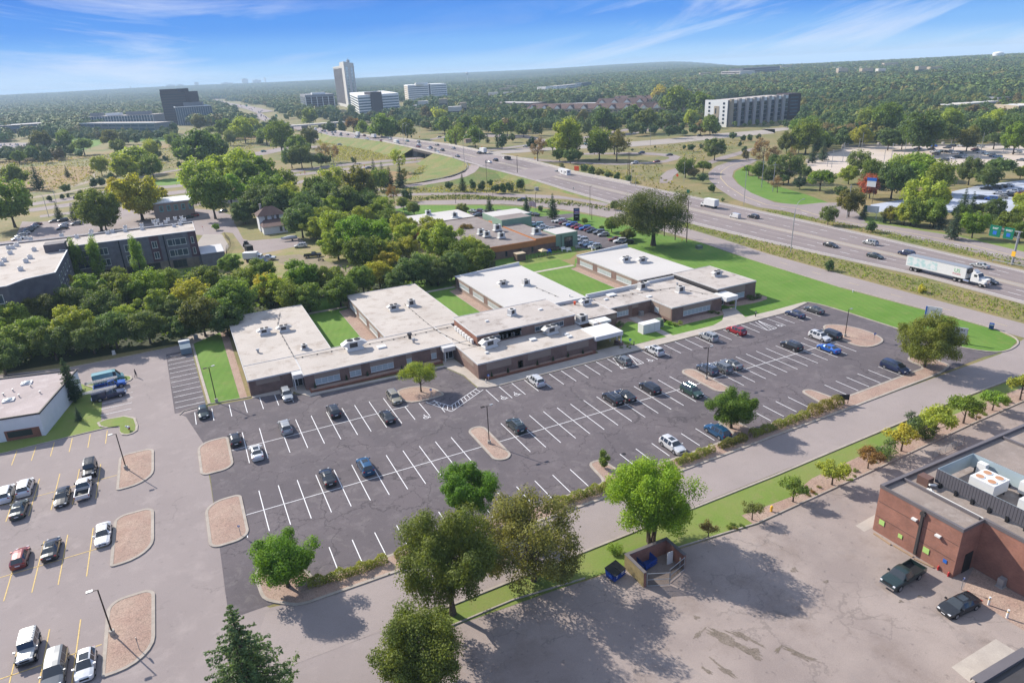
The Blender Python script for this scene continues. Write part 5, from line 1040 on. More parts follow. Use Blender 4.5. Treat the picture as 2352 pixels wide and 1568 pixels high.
def car(k,t,x,y,rz,col,label,group=None,name=None,zc=.7,z=0.02,cat='car',ang=None,s=1.0):
 if t=='w':px,py=x,y
 else:px,py=g(t,x,y,z+zc)
 return place(proto(k),px,py,z,math.radians(rz),label,group,PAINT[col],s)
GM='cars parked in the dark asphalt car park'
U_,D_=90,-90
for a in[('hatch',20,1738,525,D_,'dgreen','small dark green-grey hatchback at the corner of the grass strip with the lamp post'),('suv+',21,312,375,D_,'silver','silver four-wheel drive with roof rack parked beside the west entrance door'),('suv*',21,715,515,U_,'black','black crossover with glass roof, alone in the upper row nearest the building'),('suv+',21,300,650,U_,'silver','silver crossover with black glass roof in the upper left row'),('sedan*',21,52,865,U_,'white','white fastback sedan with black roof next to the black hatchback at the rock island'),('hatch',20,2010,755,U_,'black','black hatchback touching the upper left rock island'),('suv+',21,1232,400,D_,'gold','champagne wagon parked against the island with the locust tree'),('sedan',21,1172,560,U_,'black','black sedan just below the champagne wagon'),('sedan*',21,662,1075,U_,'black','black sedan in the long lower row, beside the metallic blue crossover'),('suv*',21,985,985,U_,'sblue','metallic blue crossover in the long lower row'),('suv+',22,137,640,U_,'dgreen','dark wagon alone to the right of the long lamp island'),('suv+',22,305,255,U_,'white','white crossover parked along the front pavement below the blank panelled wall'),('suv+',22,965,408,U_,'black','large black wagon with grey roof, left of the pair in the middle of the lot'),('sedan*',22,1070,380,U_,'black','black sedan with red tail lamps, right of the pair in the middle of the lot'),('suv',22,1283,318,U_,'black','black crossover between the pair of black cars and the green wagon'),('suv+',22,1640,345,D_,'green','dark green wagon facing the camera left of the lamp island'),('suv+',22,1775,158,U_,'bgrey','slate blue crossover, nearest the lamp post of the group of three'),('suv',22,1895,143,U_,'grey','mid grey crossover in the middle of the group of three'),('sedan*',22,1980,112,U_,'grey','grey sedan, farthest right of the group of three by the lamp'),('suv*',22,1475,808,D_,'white','white luxury crossover with sunroof facing the hedge near the bright green tree'),('suv+',22,1860,690,U_,'sblue','blue crossover half shaded by the round tree at the hedge'),('hatch',22,1055,82,U_,'grey','boxy grey hatchback parked over the hatched zone near the main entrance'),('suv*',12,1322,1318,U_,'white','large white SUV beside the lawn with the white generator box'),('suv+',12,1785,1200,U_,'silver','silver crossover just left of the red one'),('suv*',12,2022,1148,U_,'red','bright red crossover in the row along the front lawn'),('sedan',13,395,1005,U_,'dblue','dark blue sedan at the far end of the front row'),('sedan*',13,558,970,U_,'dgrey','dark grey electric fastback in the last stall of the front row'),('minivan',13,690,1180,U_,'black','black minivan behind the white crossover at the far rock island'),('suv*',13,605,1198,D_,'white','white crossover with black rails at the far rock island'),('sedan',13,683,1298,U_,'blue','bright blue sedan in front of the white crossover'),('suv+',13,365,1278,U_,'black','black four-wheel drive with silver roof rails left of the bright blue sedan'),('minivan',13,1250,1462,D_,'dblue','dark blue minivan parked under the large orange-green tree'),('sedan',32,105,50,U_,'dblue','dark blue car almost hidden behind the brownish ash tree')]:
 car(*a,group=GM)
GL='cars parked in the pale car park with yellow lines'
for a in[('jeep',20,768,1018,D_,'black','black off-roader with spare wheel, next to the white pickup'),('pickup',20,715,1180,U_,'white','white double-cab pickup below the black off-roader'),('sedan*',20,530,1245,D_,'black','black sedan facing the camera, left of the white pickup'),('suv',20,215,1165,U_,'white','white crossover behind the dark sedan in the upper yellow row'),('suv',20,50,1220,U_,'white','white car cut off by the left picture edge'),('sedan*',20,160,1350,U_,'dgreen','dark bronze sedan in front of the white crossover'),('sedan',30,880,285,D_,'white','white sedan with grey bonnet against the middle rock island'),('sedan*',30,435,410,U_,'black','black sedan between the red crossover and the white sedan'),('hatch',30,170,485,U_,'brick','dark red crossover at the left of the middle yellow row'),('jeep',30,240,1270,D_,'silver','silver off-roader with ribbed hardtop at the bottom left'),('minivan',30,470,1440,D_,'grey','grey minivan with ribbed roof cut by the bottom edge'),('hatch*',30,730,1400,D_,'white','white hatchback at the bottom, beside the lowest rock island')]:
 car(*a,group=GL)
car('rackpick',20,940,300,6,'blue','bright blue pickup with ladders on its roof rack','trade vehicles beside the white building');car('topper',20,930,382,6,'dblue','dark blue pickup with covered bed and ladder rack','trade vehicles beside the white building')
def make_van(Lv=5.6,Wv=2.0,Hv=2.3,lab='x',col=None):
 t=thing('van',lab,'van',(0,0,0));sp=dict(L=Lv,W=Wv,st=[(0,.8,.72,.84,.74,''),(.02,1.0,.9,.95,.84,''),(.10,1.15,1.05,1,.88,'w'),(.24,Hv-.08,1.25,1,.84,'s'),(.34,Hv,1.25,1,.86,''),(.97,Hv,1.25,1,.86,''),(1,Hv-.1,1.2,.98,.84,'')],z0=.35)
 b,gmb=loft_car(sp);part('body',b,m_paint,t);part('windows',gmb,m_glass,t);wheels(t,Lv,Wv,(.16,.80),.35)
 for s in(1,-1):
  mb=MB();mb.box(Lv/2-.1,Lv/2-.01,min(s*.6,s*.84),max(s*.6,s*.84),.76,.92);part('headlight',mb,m_head,t)
  mb=MB();mb.box(-Lv/2-.01,-Lv/2+.06,min(s*.8,s*.93),max(s*.8,s*.93),.9,1.3);part('tail_light',mb,m_tail,t)
 return t
CARS['van']=make_van()
car('van',20,930,242,6,'teal','teal and white van parked beyond the ladder pickups','trade vehicles beside the white building')
o=thing('white_van_roof','x','x')
bpy.data.objects.remove(o)
px,py=g(33,1318,640,.8);place(proto('pickup'),px,py,.02,math.radians(183),'old dark green pickup truck with empty black bed by the orange brick wall',None,(.012,.03,.028))
px,py=g(33,1800,890,.7);place(proto('sedan*'),px,py,.02,math.radians(176),'glossy black sedan beside the rock bed with white posts',None,PAINT['black'])
HD=lambda y:-92 if y<0 else-90
GHW='vehicles driving on the highway'
for a in[('sedan',13,700,418,D_,'black','black car in the near carriageway, leftmost of those by the tall lamp'),('suv+',13,1040,398,U_,'silver','silver crossover driving in the far lanes above the dark grey sedan'),('sedan',13,1080,510,D_,'dgreen','dark grey sedan driving just behind the lorry'),('suv+',13,1348,488,U_,'dblue','dark blue SUV passing above the white lorry trailer'),('sedan',13,1975,592,U_,'silver','silver sedan in the far lanes near the sign gantry'),('sedan',13,2045,722,D_,'black','black sedan driving in front of the white lorry'),('suv+',2,2168,1530,U_,'black','black SUV behind the small white van on the highway')]:car(*a,group=GHW)
car('van',2,2010,1528,U_,'white','small white delivery van between the box truck and the black SUV',GHW,s=.82)
def lorry():
 t=thing('articulated_lorry','white articulated lorry with refrigerated trailer lettered US FOODS','lorry',(0,0,0))
 Lt=16.;mb=MB();mb.box(-Lt/2,Lt/2,-1.27,1.27,1.2,4.05);tr=part('trailer',mb,m_white,t)
 mb=MB();mb.box(-Lt/2-.02,Lt/2+.02,-1.29,1.29,4.0,4.09);mb.box(-Lt/2-.02,Lt/2+.02,-1.29,1.29,1.15,1.28);part('edge_rail',mb,m_steel,tr)
 mb=MB();mb.box(Lt/2+.02,Lt/2+.45,-.85,.85,2.6,3.8);part('cooling_unit',mb,m_dkm,tr)
 mg=bpy.data.materials.new('mural_teal');mg.use_nodes=True;q=mg.node_tree;bb=q.nodes['Principled BSDF'];no=nn(q,'ShaderNodeTexNoise');no.inputs['Scale'].default_value=.8;ge=nn(q,'ShaderNodeTexCoord');q.links.new(ge.outputs['Object'],no.inputs['Vector'])
 cr=nn(q,'ShaderNodeValToRGB');cr.color_ramp.elements[0].color=(.36,.52,.52,1);cr.color_ramp.elements[1].color=(.60,.62,.62,1);cr.color_ramp.elements[0].position=.40;cr.color_ramp.elements[1].position=.56;q.links.new(no.outputs[0],cr.inputs[0]);q.links.new(cr.outputs[0],bb.inputs['Base Color'])
 for s in(1,-1):mb=MB();mb.box(-Lt/2+.3,.6,min(s*1.272,s*1.285),max(s*1.272,s*1.285),1.6,3.7);part('side_mural',mb,mg,tr)
 for txt,sz,z,col in(('US',1.35,2.5,(.10,.38,.14)),('FOODS',.62,1.85,(.42,.06,.05))):
  cu=bpy.data.curves.new('lettering','FONT');cu.body=txt;cu.size=sz;cu.extrude=.01;cu.align_x='CENTER';me_m=M('lettering_'+txt,col,.6)
  for s in(1,-1):
   ob=bpy.data.objects.new('lettering',cu);COL.objects.link(ob);dg=bpy.context.evaluated_depsgraph_get();me=bpy.data.meshes.new_from_object(ob.evaluated_get(dg));bpy.data.objects.remove(ob);me.materials.clear();me.materials.append(me_m)
   o=bpy.data.objects.new('lettering',me);COL.objects.link(o);o.parent=tr;o.location=(Lt/2-2.2,s*1.285,z);o.rotation_euler=(PI/2,0,0 if s<0 else PI)
 def tw(parent,xs_,r=.5):
  for x in xs_:
   for s in(1,-1):
    mb=MB();mb.tube((x,s*.75,r),(x,s*1.22,r),r,seg=18);w=part('wheel',mb,m_tyre,parent);mb=MB();mb.tube((x,s*1.2,r),(x,s*1.235,r),r*.55,seg=14);part('rim',mb,m_rim,w)
 tw(tr,(-Lt/2+1.6,-Lt/2+2.9));mb=MB();mb.box(-Lt/2+.9,-Lt/2+3.8,-.7,.7,.8,1.15);part('bogie',mb,m_black,tr)
 x0=Lt/2-1.0;mb=MB();mb.box(x0-2.5,x0+5.4,-.45,.45,.75,1.1);ch=part('chassis',mb,m_black,t);tw(t,(x0-1.5,x0-.2,x0+4.9))
 mb=MB();cx=x0+2.3;mb.box(cx,cx+2.0,-1.15,1.15,1.0,2.3)
 mb.poly([(cx,-1.12,2.3),(cx+1.95,-1.12,2.3),(cx+1.45,-1.0,3.15),(cx,-1.05,3.2)]);mb.poly([(cx,1.12,2.3),(cx,1.05,3.2),(cx+1.45,1.0,3.15),(cx+1.95,1.12,2.3)]);mb.quad((cx,-1.05,3.2),(cx+1.45,-1.0,3.15),(cx+1.45,1.0,3.15),(cx,1.05,3.2));mb.quad((cx,-1.12,2.3),(cx,-1.05,3.2),(cx,1.05,3.2),(cx,1.12,2.3))
 mb.box(cx+2.0,cx+3.7,-.85,.85,1.0,2.05);mb.box(cx+2.0,cx+3.5,-1.15,-.86,.9,1.5);mb.box(cx+2.0,cx+3.5,.86,1.15,.9,1.5)
 cb_=part('cab',mb,m_white,t)
 mb=MB();mb.quad((cx+1.96,-1.0,2.34),(cx+1.96,1.0,2.34),(cx+1.5,.92,3.08),(cx+1.5,-.92,3.08));mb.box(cx+.7,cx+1.4,-1.14,-1.10,2.2,2.9);mb.box(cx+.7,cx+1.4,1.10,1.14,2.2,2.9);part('cab_window',mb,m_glass,cb_)
 mb=MB();mb.box(cx+3.7,cx+3.78,-.6,.6,1.05,1.95);mb.box(cx+3.5,cx+3.85,-1.15,1.15,.5,.85);part('grille_and_bumper',mb,m_chrome,cb_)
 mb=MB();mb.tube((x0+.7,-1.1,.85),(x0+2.1,-1.1,.85),.32,seg=14);mb.tube((x0+.7,1.1,.85),(x0+2.1,1.1,.85),.32,seg=14);part('fuel_tank',mb,m_chrome,t)
 mb=MB();mb.prism([(cx+.1,-.8),(cx+.9,-.8),(cx+.9,.8),(cx+.1,.8)],3.2,[3.9,3.4,3.4,3.9]);part('wind_deflector',mb,m_white,t)
 return t
lo=lorry();ya_,yb_=g(13,1330,640,0.),g(13,1720,735,0.);lo.location=(173.6,(ya_[1]+yb_[1])/2-1.2,.05);lo.rotation_euler=(0,0,-PI/2);lo['group']=GHW
def box_truck(L_,hb,lab,dump=False,col=None):
 t=thing('truck',lab,'truck',(0,0,0));mb=MB();mb.box(-L_/2,L_/2,-.5,.5,.6,.95);part('chassis',mb,m_black,t)
 if not dump:mb=MB();mb.box(-L_/2,L_/2-2.2,-1.22,1.22,1.05,1.05+hb);part('cargo_box',mb,m_white,t)
 else:mb=MB();mb.prism([(-L_/2,-1.2),(L_/2-3.2,-1.2),(L_/2-3.2,1.2),(-L_/2,1.2)],1.1,2.5,cap=False);mb.box(-L_/2+.1,L_/2-3.3,-1.1,1.1,1.1,1.3);part('tipper_body',mb,m_black,t)
 x=L_/2-2.1 if not dump else L_/2-3.0;mb=MB();mb.prism([(x,-1.05),(x+1.3,-1.05),(x+1.3,1.05),(x,1.05)],.8,[2.45,2.15,2.15,2.45]);mb.box(x+1.3,L_/2,-.9,.9,.7,1.45);c=part('cab',mb,m_white,t)
 mb=MB();mb.box(x+1.29,x+1.34,-.9,.9,1.5,2.1);mb.box(x+.4,x+1.1,-1.07,1.07,1.55,2.05);part('cab_window',mb,m_glass,c)
 for xx in((-L_/2+1.3,x+1.4)if not dump else(-L_/2+1.2,-L_/2+2.4,x+1.8)):
  for s in(1,-1):mb=MB();mb.tube((xx,s*.75,.45),(xx,s*1.15,.45),.45,seg=14);part('wheel',mb,m_tyre,t)
 return t
bt=box_truck(8.2,2.6,'white box truck driving away past the large oak');px,py=g(2,1790,1430,1.2);bt.location=(px,py,.05);bt.rotation_euler=(0,0,PI/2+.02);bt['group']=GHW
dt=box_truck(8.0,2,'dump truck with black tipper body driving beyond the overpass ramp',True);px,py=g(2,55,1040,5);dt.location=(px,py,4.2);dt.rotation_euler=(0,0,PI/2);dt['group']=GHW
rv=thing('camper_trailer','white camper trailer with dark windows towed by a white pickup','camper trailer',(0,0,0));mb=MB();mb.box(-4.6,3.4,-1.2,1.2,.6,3.3);mb.box(3.4,5.2,-1.1,1.1,1.6,3.4);part('body',mb,m_white,rv)
mb=MB();mb.box(-3.6,-2.4,-1.225,1.225,1.8,2.5);mb.box(.6,1.8,-1.225,1.225,1.8,2.5);mb.box(-4.62,-4.58,-.6,.6,1.9,2.6);part('window',mb,m_glass,rv)
mb=MB();mb.box(-2.0,-1.2,-1.23,1.23,.8,2.6);part('door',mb,m_steel,rv)
for x in(-1.6,-.7):
 for s in(1,-1):mb=MB();mb.tube((x,s*.9,.36),(x,s*1.18,.36),.36,seg=12);part('wheel',mb,m_tyre,rv)
px,py=g(2,552,1165,1.8);rv.location=(px,py,.9);rv.rotation_euler=(0,0,PI/2-.02);place(proto('pickup'),px-.1,py+8.4,.95,PI/2-.02,'white pickup towing the camper trailer',GHW,PAINT['white'])
COLN=dict(white='white',silver='silver',black='black',grey='grey',dgrey='dark grey',red='red',blue='blue',dblue='dark blue',lblue='pale blue',dred='maroon',green='green',teal='teal',sblue='steel blue',brick='brick red',gold='beige',dgreen='dark green',bgrey='slate',purple='purple',orange='orange')
def hz(x,y):
 ys=[((A[1]+B[1])/2,z)for A,B,z in HW[1:]]
 for(a,za_),(b,zb_)in zip(ys[:-1],ys[1:]):
  if a<=y<=b:return za_+(zb_-za_)*(y-a)/(b-a+1e-6)
 return.03
def hdir(y):
 for(A,B,z),(C2,D2,z2)in zip(HW[1:-1],HW[2:]):
  a,b=(A[1]+B[1])/2,(C2[1]+D2[1])/2
  if a<=y<=b:return math.degrees(math.atan2(b-a,(C2[0]+D2[0])/2-(A[0]+B[0])/2))
 return 90
TR=[(1,2045,1060,'white',1,5),(1,2100,1045,'black',1,5),(1,1960,995,'black',1,5),(1,1775,1008,'dgrey',0,6),(1,1645,962,'dgreen',1,6),(1,1740,947,'silver',1,6),(1,1530,948,'white',0,6),(1,1545,942,'dgrey',0,6),(1,1605,980,'white',0,6),(1,1600,917,'black',1,6),(1,1440,932,'brick',0,6),(1,1448,922,'silver',0,6),(1,1442,910,'white',0,6),(1,1440,892,'gold',1,6),(1,1345,885,'teal',1,6),(1,1198,867,'silver',1,6),(1,1125,882,'brick',0,6),(1,1003,868,'white',0,5.6),(1,905,857,'white',0,5.3),(1,925,853,'black',0,5.3),(1,978,840,'dred',1,5.3),(1,835,832,'black',1,5),(1,778,835,'green',0,5),(1,712,833,'gold',0,4.6),(1,778,818,'grey',1,4.6),(1,728,812,'silver',1,4.2),(1,702,812,'silver',1,4.2),(1,655,820,'white',0,3.8),(1,640,803,'purple',1,3.5),(1,618,797,'black',1,3.5),(1,600,820,'silver',0,3)]
for i,(t,x,y,c,up,z)in enumerate(TR):
 px,py=g(t,x,y,z+.7);a=hdir(py)
 place(proto('_suv' if i%3 else '_sedan'),px,py,hz(px,py)+.03,math.radians(a if up else a+180),'%s car %s, %s from the right of those near the overpass'%(COLN[c],'driving away' if up else 'coming closer',ORD[i]),'cars on the highway near the overpass',PAINT[c])
for i,(t,x,y,z,h,lab)in enumerate(((1,920,830,5.3,2.7,'large white box truck on the highway beyond the overpass'),(1,1055,845,6,2.6,'white box truck behind the large one, nearer the overpass'),(1,1255,895,6,2.2,'white cargo truck coming towards the camera before the bridge'),(1,555,778,3,2.8,'white box truck near the far flyover'))):
 px,py=g(t,x,y,z+1.5);o=box_truck(8.5,h,lab);a=hdir(py);o.location=(px,py,hz(px,py)+.03);o.rotation_euler=(0,0,math.radians(a if i!=2 else a+180));o['group']='white trucks near the overpass'
px,py=g(1,1990,995,5.5);o=box_truck(9,2.6,'white enclosed trailer truck on the highway by the concrete barrier');o.location=(px,py,hz(px,py));o.rotation_euler=(0,0,PI/2);o['group']='white trucks near the overpass'
rnd=random.Random(5);k=0
for i in range(21,len(HW)-2):
 (A,B,z),(C2,D2,z2)=HW[i],HW[i+1]
 for j in range(7):
  v=rnd.random();u=rnd.choice((.14,.26,.38,.62,.74,.86));p=[A[q]+(B[q]-A[q])*u for q in(0,1)];r_=[C2[q]+(D2[q]-C2[q])*u for q in(0,1)];px,py=p[0]+(r_[0]-p[0])*v,p[1]+(r_[1]-p[1])*v;c=rnd.choice(['white','black','dgrey','silver','red','dblue','grey'])
  a=math.degrees(math.atan2(r_[1]-p[1],r_[0]-p[0]));place(proto('_suv'),px,py,z+(z2-z)*v+.05,math.radians(a if u>.5 else a+180),'tiny %s car, %s of the dots of traffic on the distant freeway'%(COLN[c],ORD[k]),'dots of traffic on the distant freeway',PAINT[c]);k+=1
for i,(t,x,y,c,rz,lb,z)in enumerate([(0,665,1368,'dgrey',8,'dark car on the cross road at the left, above the grey apartments',.03),(0,1642,1298,'dgrey',8,'dark SUV on the cross road beside the yellow tree',.03),(1,235,1156,'lblue',6,'pale blue car on the cross road behind the tree belt',.03),(1,1010,1113,'black',186,'black SUV on the cross road left of the spruces',.03),(1,770,916,'silver',0,'silver SUV on the loop road below the highway',.06),(1,116,973,'teal',0,'teal car on the loop road at the left',.06),(0,2255,973,'teal',20,'small teal car on the curving road by the wood',.06),(1,1618,850,'dgrey',200,'dark SUV on the slip road beyond the highway',.05),(2,218,932,'silver',110,'silver car on the slip road by the bare tree',.05),(2,732,908,'teal',20,'dark teal car between the two tall trees',.05),(2,1210,985,'dblue',180,'dark blue sedan on the far side of the loop ramp',.06),(2,1448,1002,'dgrey',165,'grey car at the bend of the loop ramp',.06),(2,1152,1071,'white',185,'white SUV on the near side of the loop ramp',.06),(2,1340,1058,'brick',185,'dark red-brown car on the near side of the loop ramp',.06),(2,1706,838,'dgrey',15,'dark car on the distant slip road',.06),(2,190,1396-12,'dgreen',150,'green car on the frontage road behind the bent spruce',.03)]):
 px,py=g(t,x,y,.7);place(proto('_sedan' if i%2 else '_suv'),px,py,z,math.radians(rz),lb,None,PAINT[c])
def row(items,lab,grp,rz,z=.03,kinds=('_sedan','_suv','_hatch')):
 for i,(t,x,y,c)in enumerate(items):
  px,py=g(t,x,y,.7);place(proto(kinds[i%len(kinds)]),px,py,z,math.radians(rz),'%s car, %s from the left %s'%(COLN[c],ORD[i],lab),grp,PAINT[c])
row([(11,1905,130,'silver'),(11,1960,130,'dred'),(11,2010,135,'white'),(11,2065,138,'white'),(11,2125,140,'dred'),(11,2180,142,'lblue'),(11,2235,142,'dblue'),(11,2285,146,'black'),(12,95,140,'dblue'),(12,145,144,'black'),(12,195,150,'dgreen'),(12,248,152,'grey'),(12,296,158,'dgrey')],'in the far row behind the white roof','cars in the far row of the office car park',110)
row([(12,490,210,'silver'),(12,512,214,'white'),(12,548,228,'dred'),(12,585,234,'silver'),(12,618,245,'blue'),(12,652,258,'brick'),(12,690,268,'red'),(12,730,276,'blue'),(12,765,286,'dred'),(12,795,297,'black'),(12,848,310,'grey'),(12,885,328,'silver'),(12,985,366,'brick'),(12,1028,384,'white'),(12,1090,392,'black')],'in the row leading to the oak lawn','cars in the row beside the tall dark sign',160)
row([(12,275,240,'white'),(12,325,246,'teal'),(12,352,264,'white'),(12,395,276,'silver'),(12,430,290,'silver')],'in the row right behind the brown roof','cars behind the brown roof',165)
row([(12,665,358,'white'),(12,700,376,'silver'),(12,715,402,'white'),(12,770,414,'lblue'),(12,808,432,'silver')],'in the short row beside the green block','cars beside the green block',165)
row([(11,1950,158,'grey'),(11,2180,182,'black'),(12,35,185,'black')],'in the middle aisle of the office car park','cars in the middle aisle',175)
row([(10,465,213,'dgrey'),(10,538,208,'black'),(10,545,246,'white'),(10,533,274,'black'),(10,652,237,'grey')],'in the car park beyond the apartments','cars beyond the apartment roof',190)
row([(10,150,362,'white'),(10,178,340,'silver'),(10,210,320,'white'),(10,232,302,'black'),(10,255,282,'grey'),(10,288,262,'silver'),(10,308,242,'dred')],'in the column beside the big shade tree','cars beside the shade tree',200)
row([(10,1612,180,'black'),(10,1655,168,'red'),(10,1905,128,'grey')],'outside the turquoise-windowed building','cars by the turquoise-windowed building',190)
px,py=g(11,435,425,.7);place(proto('suv+'),px,py,.03,math.radians(165),'white crossover in front of the farm-style house yard',None,PAINT['white'])
px,py=g(11,535,505,.8);place(proto('pickup'),px,py,.03,math.radians(-12),'black crew-cab pickup on the grass yard',None,PAINT['black'])
px,py=g(10,2230,560,.8);place(proto('minivan'),px,py,.03,math.radians(-25),'dark blue van nearest the hedge beside the white box van',None,PAINT['dblue'])
px,py=g(10,2285,530,.8);place(proto('pickup'),px,py,.03,math.radians(-25),'white pickup partly hidden behind the dark blue van',None,PAINT['white'])
px,py=g(10,2175,525,1.3);o=box_truck(6.8,2.0,'white box van with turquoise stripe parked behind the dark blue van');o.location=(px,py,.03);o.rotation_euler=(0,0,math.radians(-25))
tr=thing('utility_trailer','black enclosed utility trailer with open front frame','trailer',(0,0,0));mb=MB();mb.box(-1.6,1.6,-1.1,1.1,.6,2.3);part('box',mb,m_black,tr);mb=MB();mb.tube((1.6,0,.6),(3.0,0,.55),.06);mb.tube((1.6,-1,.6),(3.0,0,.55),.05);mb.tube((1.6,1,.6),(3.0,0,.55),.05);part('drawbar',mb,m_steel,tr)
for s in(1,-1):mb=MB();mb.tube((-.2,s*1.1,.36),(-.2,s*1.3,.36),.36,seg=12);part('wheel',mb,m_tyre,tr)
px,py=g(10,2130,460,.8);tr.location=(px,py,.03);tr.rotation_euler=(0,0,math.radians(-80))
lt=thing('skid_loader','small loader with white bags beside the black trailer','loader',(0,0,0));mb=MB();mb.box(-1,.8,-.8,.8,.4,1.3);mb.box(-.5,.4,-.6,.6,1.3,2.0);part('body',mb,m_black,lt);mb=MB();mb.box(.9,1.5,-.9,.9,.1,.7);part('bucket',mb,m_steel,lt)
for x in(-.6,.5):
 for s in(1,-1):mb=MB();mb.tube((x,s*.8,.38),(x,s*1.02,.38),.38,seg=12);part('wheel',mb,m_tyre,lt)
px,py=g(10,2105,415,.8);lt.location=(px,py,.03);lt.rotation_euler=(0,0,1.2)
bo=thing('covered_boat','boat under a grey cover on a trailer beside the house','boat',(0,0,0));mb=MB();n=9
prev=None
for i in range(n+1):
 u=i/n;x=-2.9+5.8*u;w=1.15*(1-(max(0,u-.35)/.65)**2.2)+.02;zt=1.5+.35*math.sin(PI*min(1,u*1.2));ring=[(x,-w*.55,.6+.3*u*u),(x,-w,1.15),(x,-w*.6,zt),(x,0,zt+.12),(x,w*.6,zt),(x,w,1.15),(x,w*.55,.6+.3*u*u)]
 if prev:
  for a in range(6):mb.quad(prev[a],ring[a],ring[a+1],prev[a+1])
  mb.quad(prev[6],ring[6],ring[0],prev[0])
 else:mb.poly(ring)
 prev=ring
mb.poly(prev[::-1]);part('covered_hull',mb,M('boat_cover',(.45,.45,.47),.8),bo,True);mb=MB();mb.tube((-2.4,-.7,.5),(3.6,0,.5),.05);mb.tube((-2.4,.7,.5),(3.6,0,.5),.05);part('trailer_frame',mb,m_steel,bo)
for s in(1,-1):mb=MB();mb.tube((-1,s*.85,.3),(-1,s*1.05,.3),.3,seg=12);part('wheel',mb,m_tyre,bo)
px,py=g(11,335,365,.9);bo.location=(px,py,.03);bo.rotation_euler=(0,0,math.radians(175))
mo=thing('motorcycle','small black motorcycle on the yard beside the pickup','motorcycle',(0,0,0))
for x in(-.68,.7):
 mb=MB();mb.tube((x,-.06,.33),(x,.06,.33),.33,seg=14);w=part('wheel',mb,m_tyre,mo);mb=MB();mb.tube((x,-.07,.33),(x,.07,.33),.2,seg=10);part('rim',mb,m_rim,w)
mb=MB();mb.path([(-.68,0,.33),(-.1,0,.5),(.3,0,.75),(.5,0,.95),(.7,0,.33)],[.05]*5);mb.box(-.25,.25,-.14,.14,.3,.65);part('frame_and_engine',mb,m_black,mo);mb=MB();mb.box(-.75,.0,-.12,.12,.78,.88);part('seat',mb,m_black,mo);mb=MB();mb.tube((.45,-.35,1.05),(.45,.35,1.05),.025);part('handlebar',mb,m_chrome,mo);mb=MB();mb.ball((.15,0,.85),.2,sz=.6);part('tank',mb,m_white,mo)
px,py=g(11,605,545,.5);mo.location=(px,py,.03);mo.rotation_euler=(0,0,math.radians(-20))
DK=[(3,1445,948,'grey'),(3,1577,927,'blue'),(3,1560,952,'dgrey'),(3,1695,940,'dgrey'),(3,1735,925,'black'),(3,1815,925,'white'),(3,1860,928,'black'),(3,1940,928,'silver'),(3,1980,932,'silver'),(3,1580,975,'white'),(3,1600,992,'gold'),(3,1672,975,'black'),(3,1720,970,'white'),(3,1765,985,'white'),(3,1800,985,'dgrey'),(3,1830,1002,'silver'),(3,1775,1020,'dgrey'),(3,1845,1022,'white'),(3,1715,1030,'white'),(3,1672,1045,'dgrey'),(3,1930,955,'dred'),(3,1950,965,'grey'),(3,1985,980,'white'),(3,2070,1000,'grey'),(3,2095,1012,'dblue'),(3,2125,1018,'lblue'),(3,2300,980,'silver'),(3,2330,1045,'grey'),(3,2240,918,'teal'),(3,1640,972,'lblue'),(3,2050,995,'lblue')]
row([(3,2030,1288,'black'),(3,2115,1278,'grey'),(3,2165,1270,'black'),(3,2215,1262,'white')],'at the back wall of the pale lot','cars along the back wall of the pale lot',110)
row([(3,2140,1328,'white'),(3,2225,1345,'black'),(3,2255,1310,'white'),(3,2310,1300,'white'),(3,2340,1330,'dred')],'in the middle of the pale lot','cars in the middle of the pale lot',115)
row([(3,1975,1365,'dgrey'),(3,2072,1375,'blue'),(3,2165,1362,'gold')],'in the nearest row of the pale lot','cars in the nearest row of the pale lot',115)
rnd=random.Random(11)
for i in range(42):
 px,py=g(0,-20+290*(i+rnd.random())/42,rnd.uniform(912,985),.7);c=rnd.choice(['white','silver','lblue','grey','black','white']);place(proto('_sedan'),px,py,.06,math.radians(100),'tiny %s car glinting in the crowded far car park, %s from the left'%(COLN[c],ORD[i]),'cars in the crowded distant car park',PAINT[c])
def leaf_mesh(name,P,Nn,size,rs,aspect=.62,mat=None,jit=.6):
 """one small quad per leaf clump at P facing roughly Nn"""
 n=len(P);rn=rs.normal(size=(n,3));Nv=Nn+jit*rn;Nv/=np.linalg.norm(Nv,axis=1)[:,None]+1e-9
 a=np.cross(Nv,rs.normal(size=(n,3)));a/=np.linalg.norm(a,axis=1)[:,None]+1e-9;b=np.cross(Nv,a)
 s=size*(.6+.8*rs.random(n))[:,None];a=a*s*.5;b=b*s*.5*aspect
 V=np.empty((n,4,3));V[:,0]=P-a;V[:,1]=P-b+Nv*s*.08;V[:,2]=P+a;V[:,3]=P+b+Nv*s*.08
 me=bpy.data.meshes.new(name);me.vertices.add(4*n);me.vertices.foreach_set('co',V.reshape(-1))
 me.loops.add(4*n);me.loops.foreach_set('vertex_index',np.arange(4*n,dtype=np.int32));me.polygons.add(n)
 me.polygons.foreach_set('loop_start',np.arange(0,4*n,4,dtype=np.int32));me.polygons.foreach_set('loop_total',np.full(n,4,dtype=np.int32))
 me.update(calc_edges=True);me.materials.append(mat or m_leaf);return me
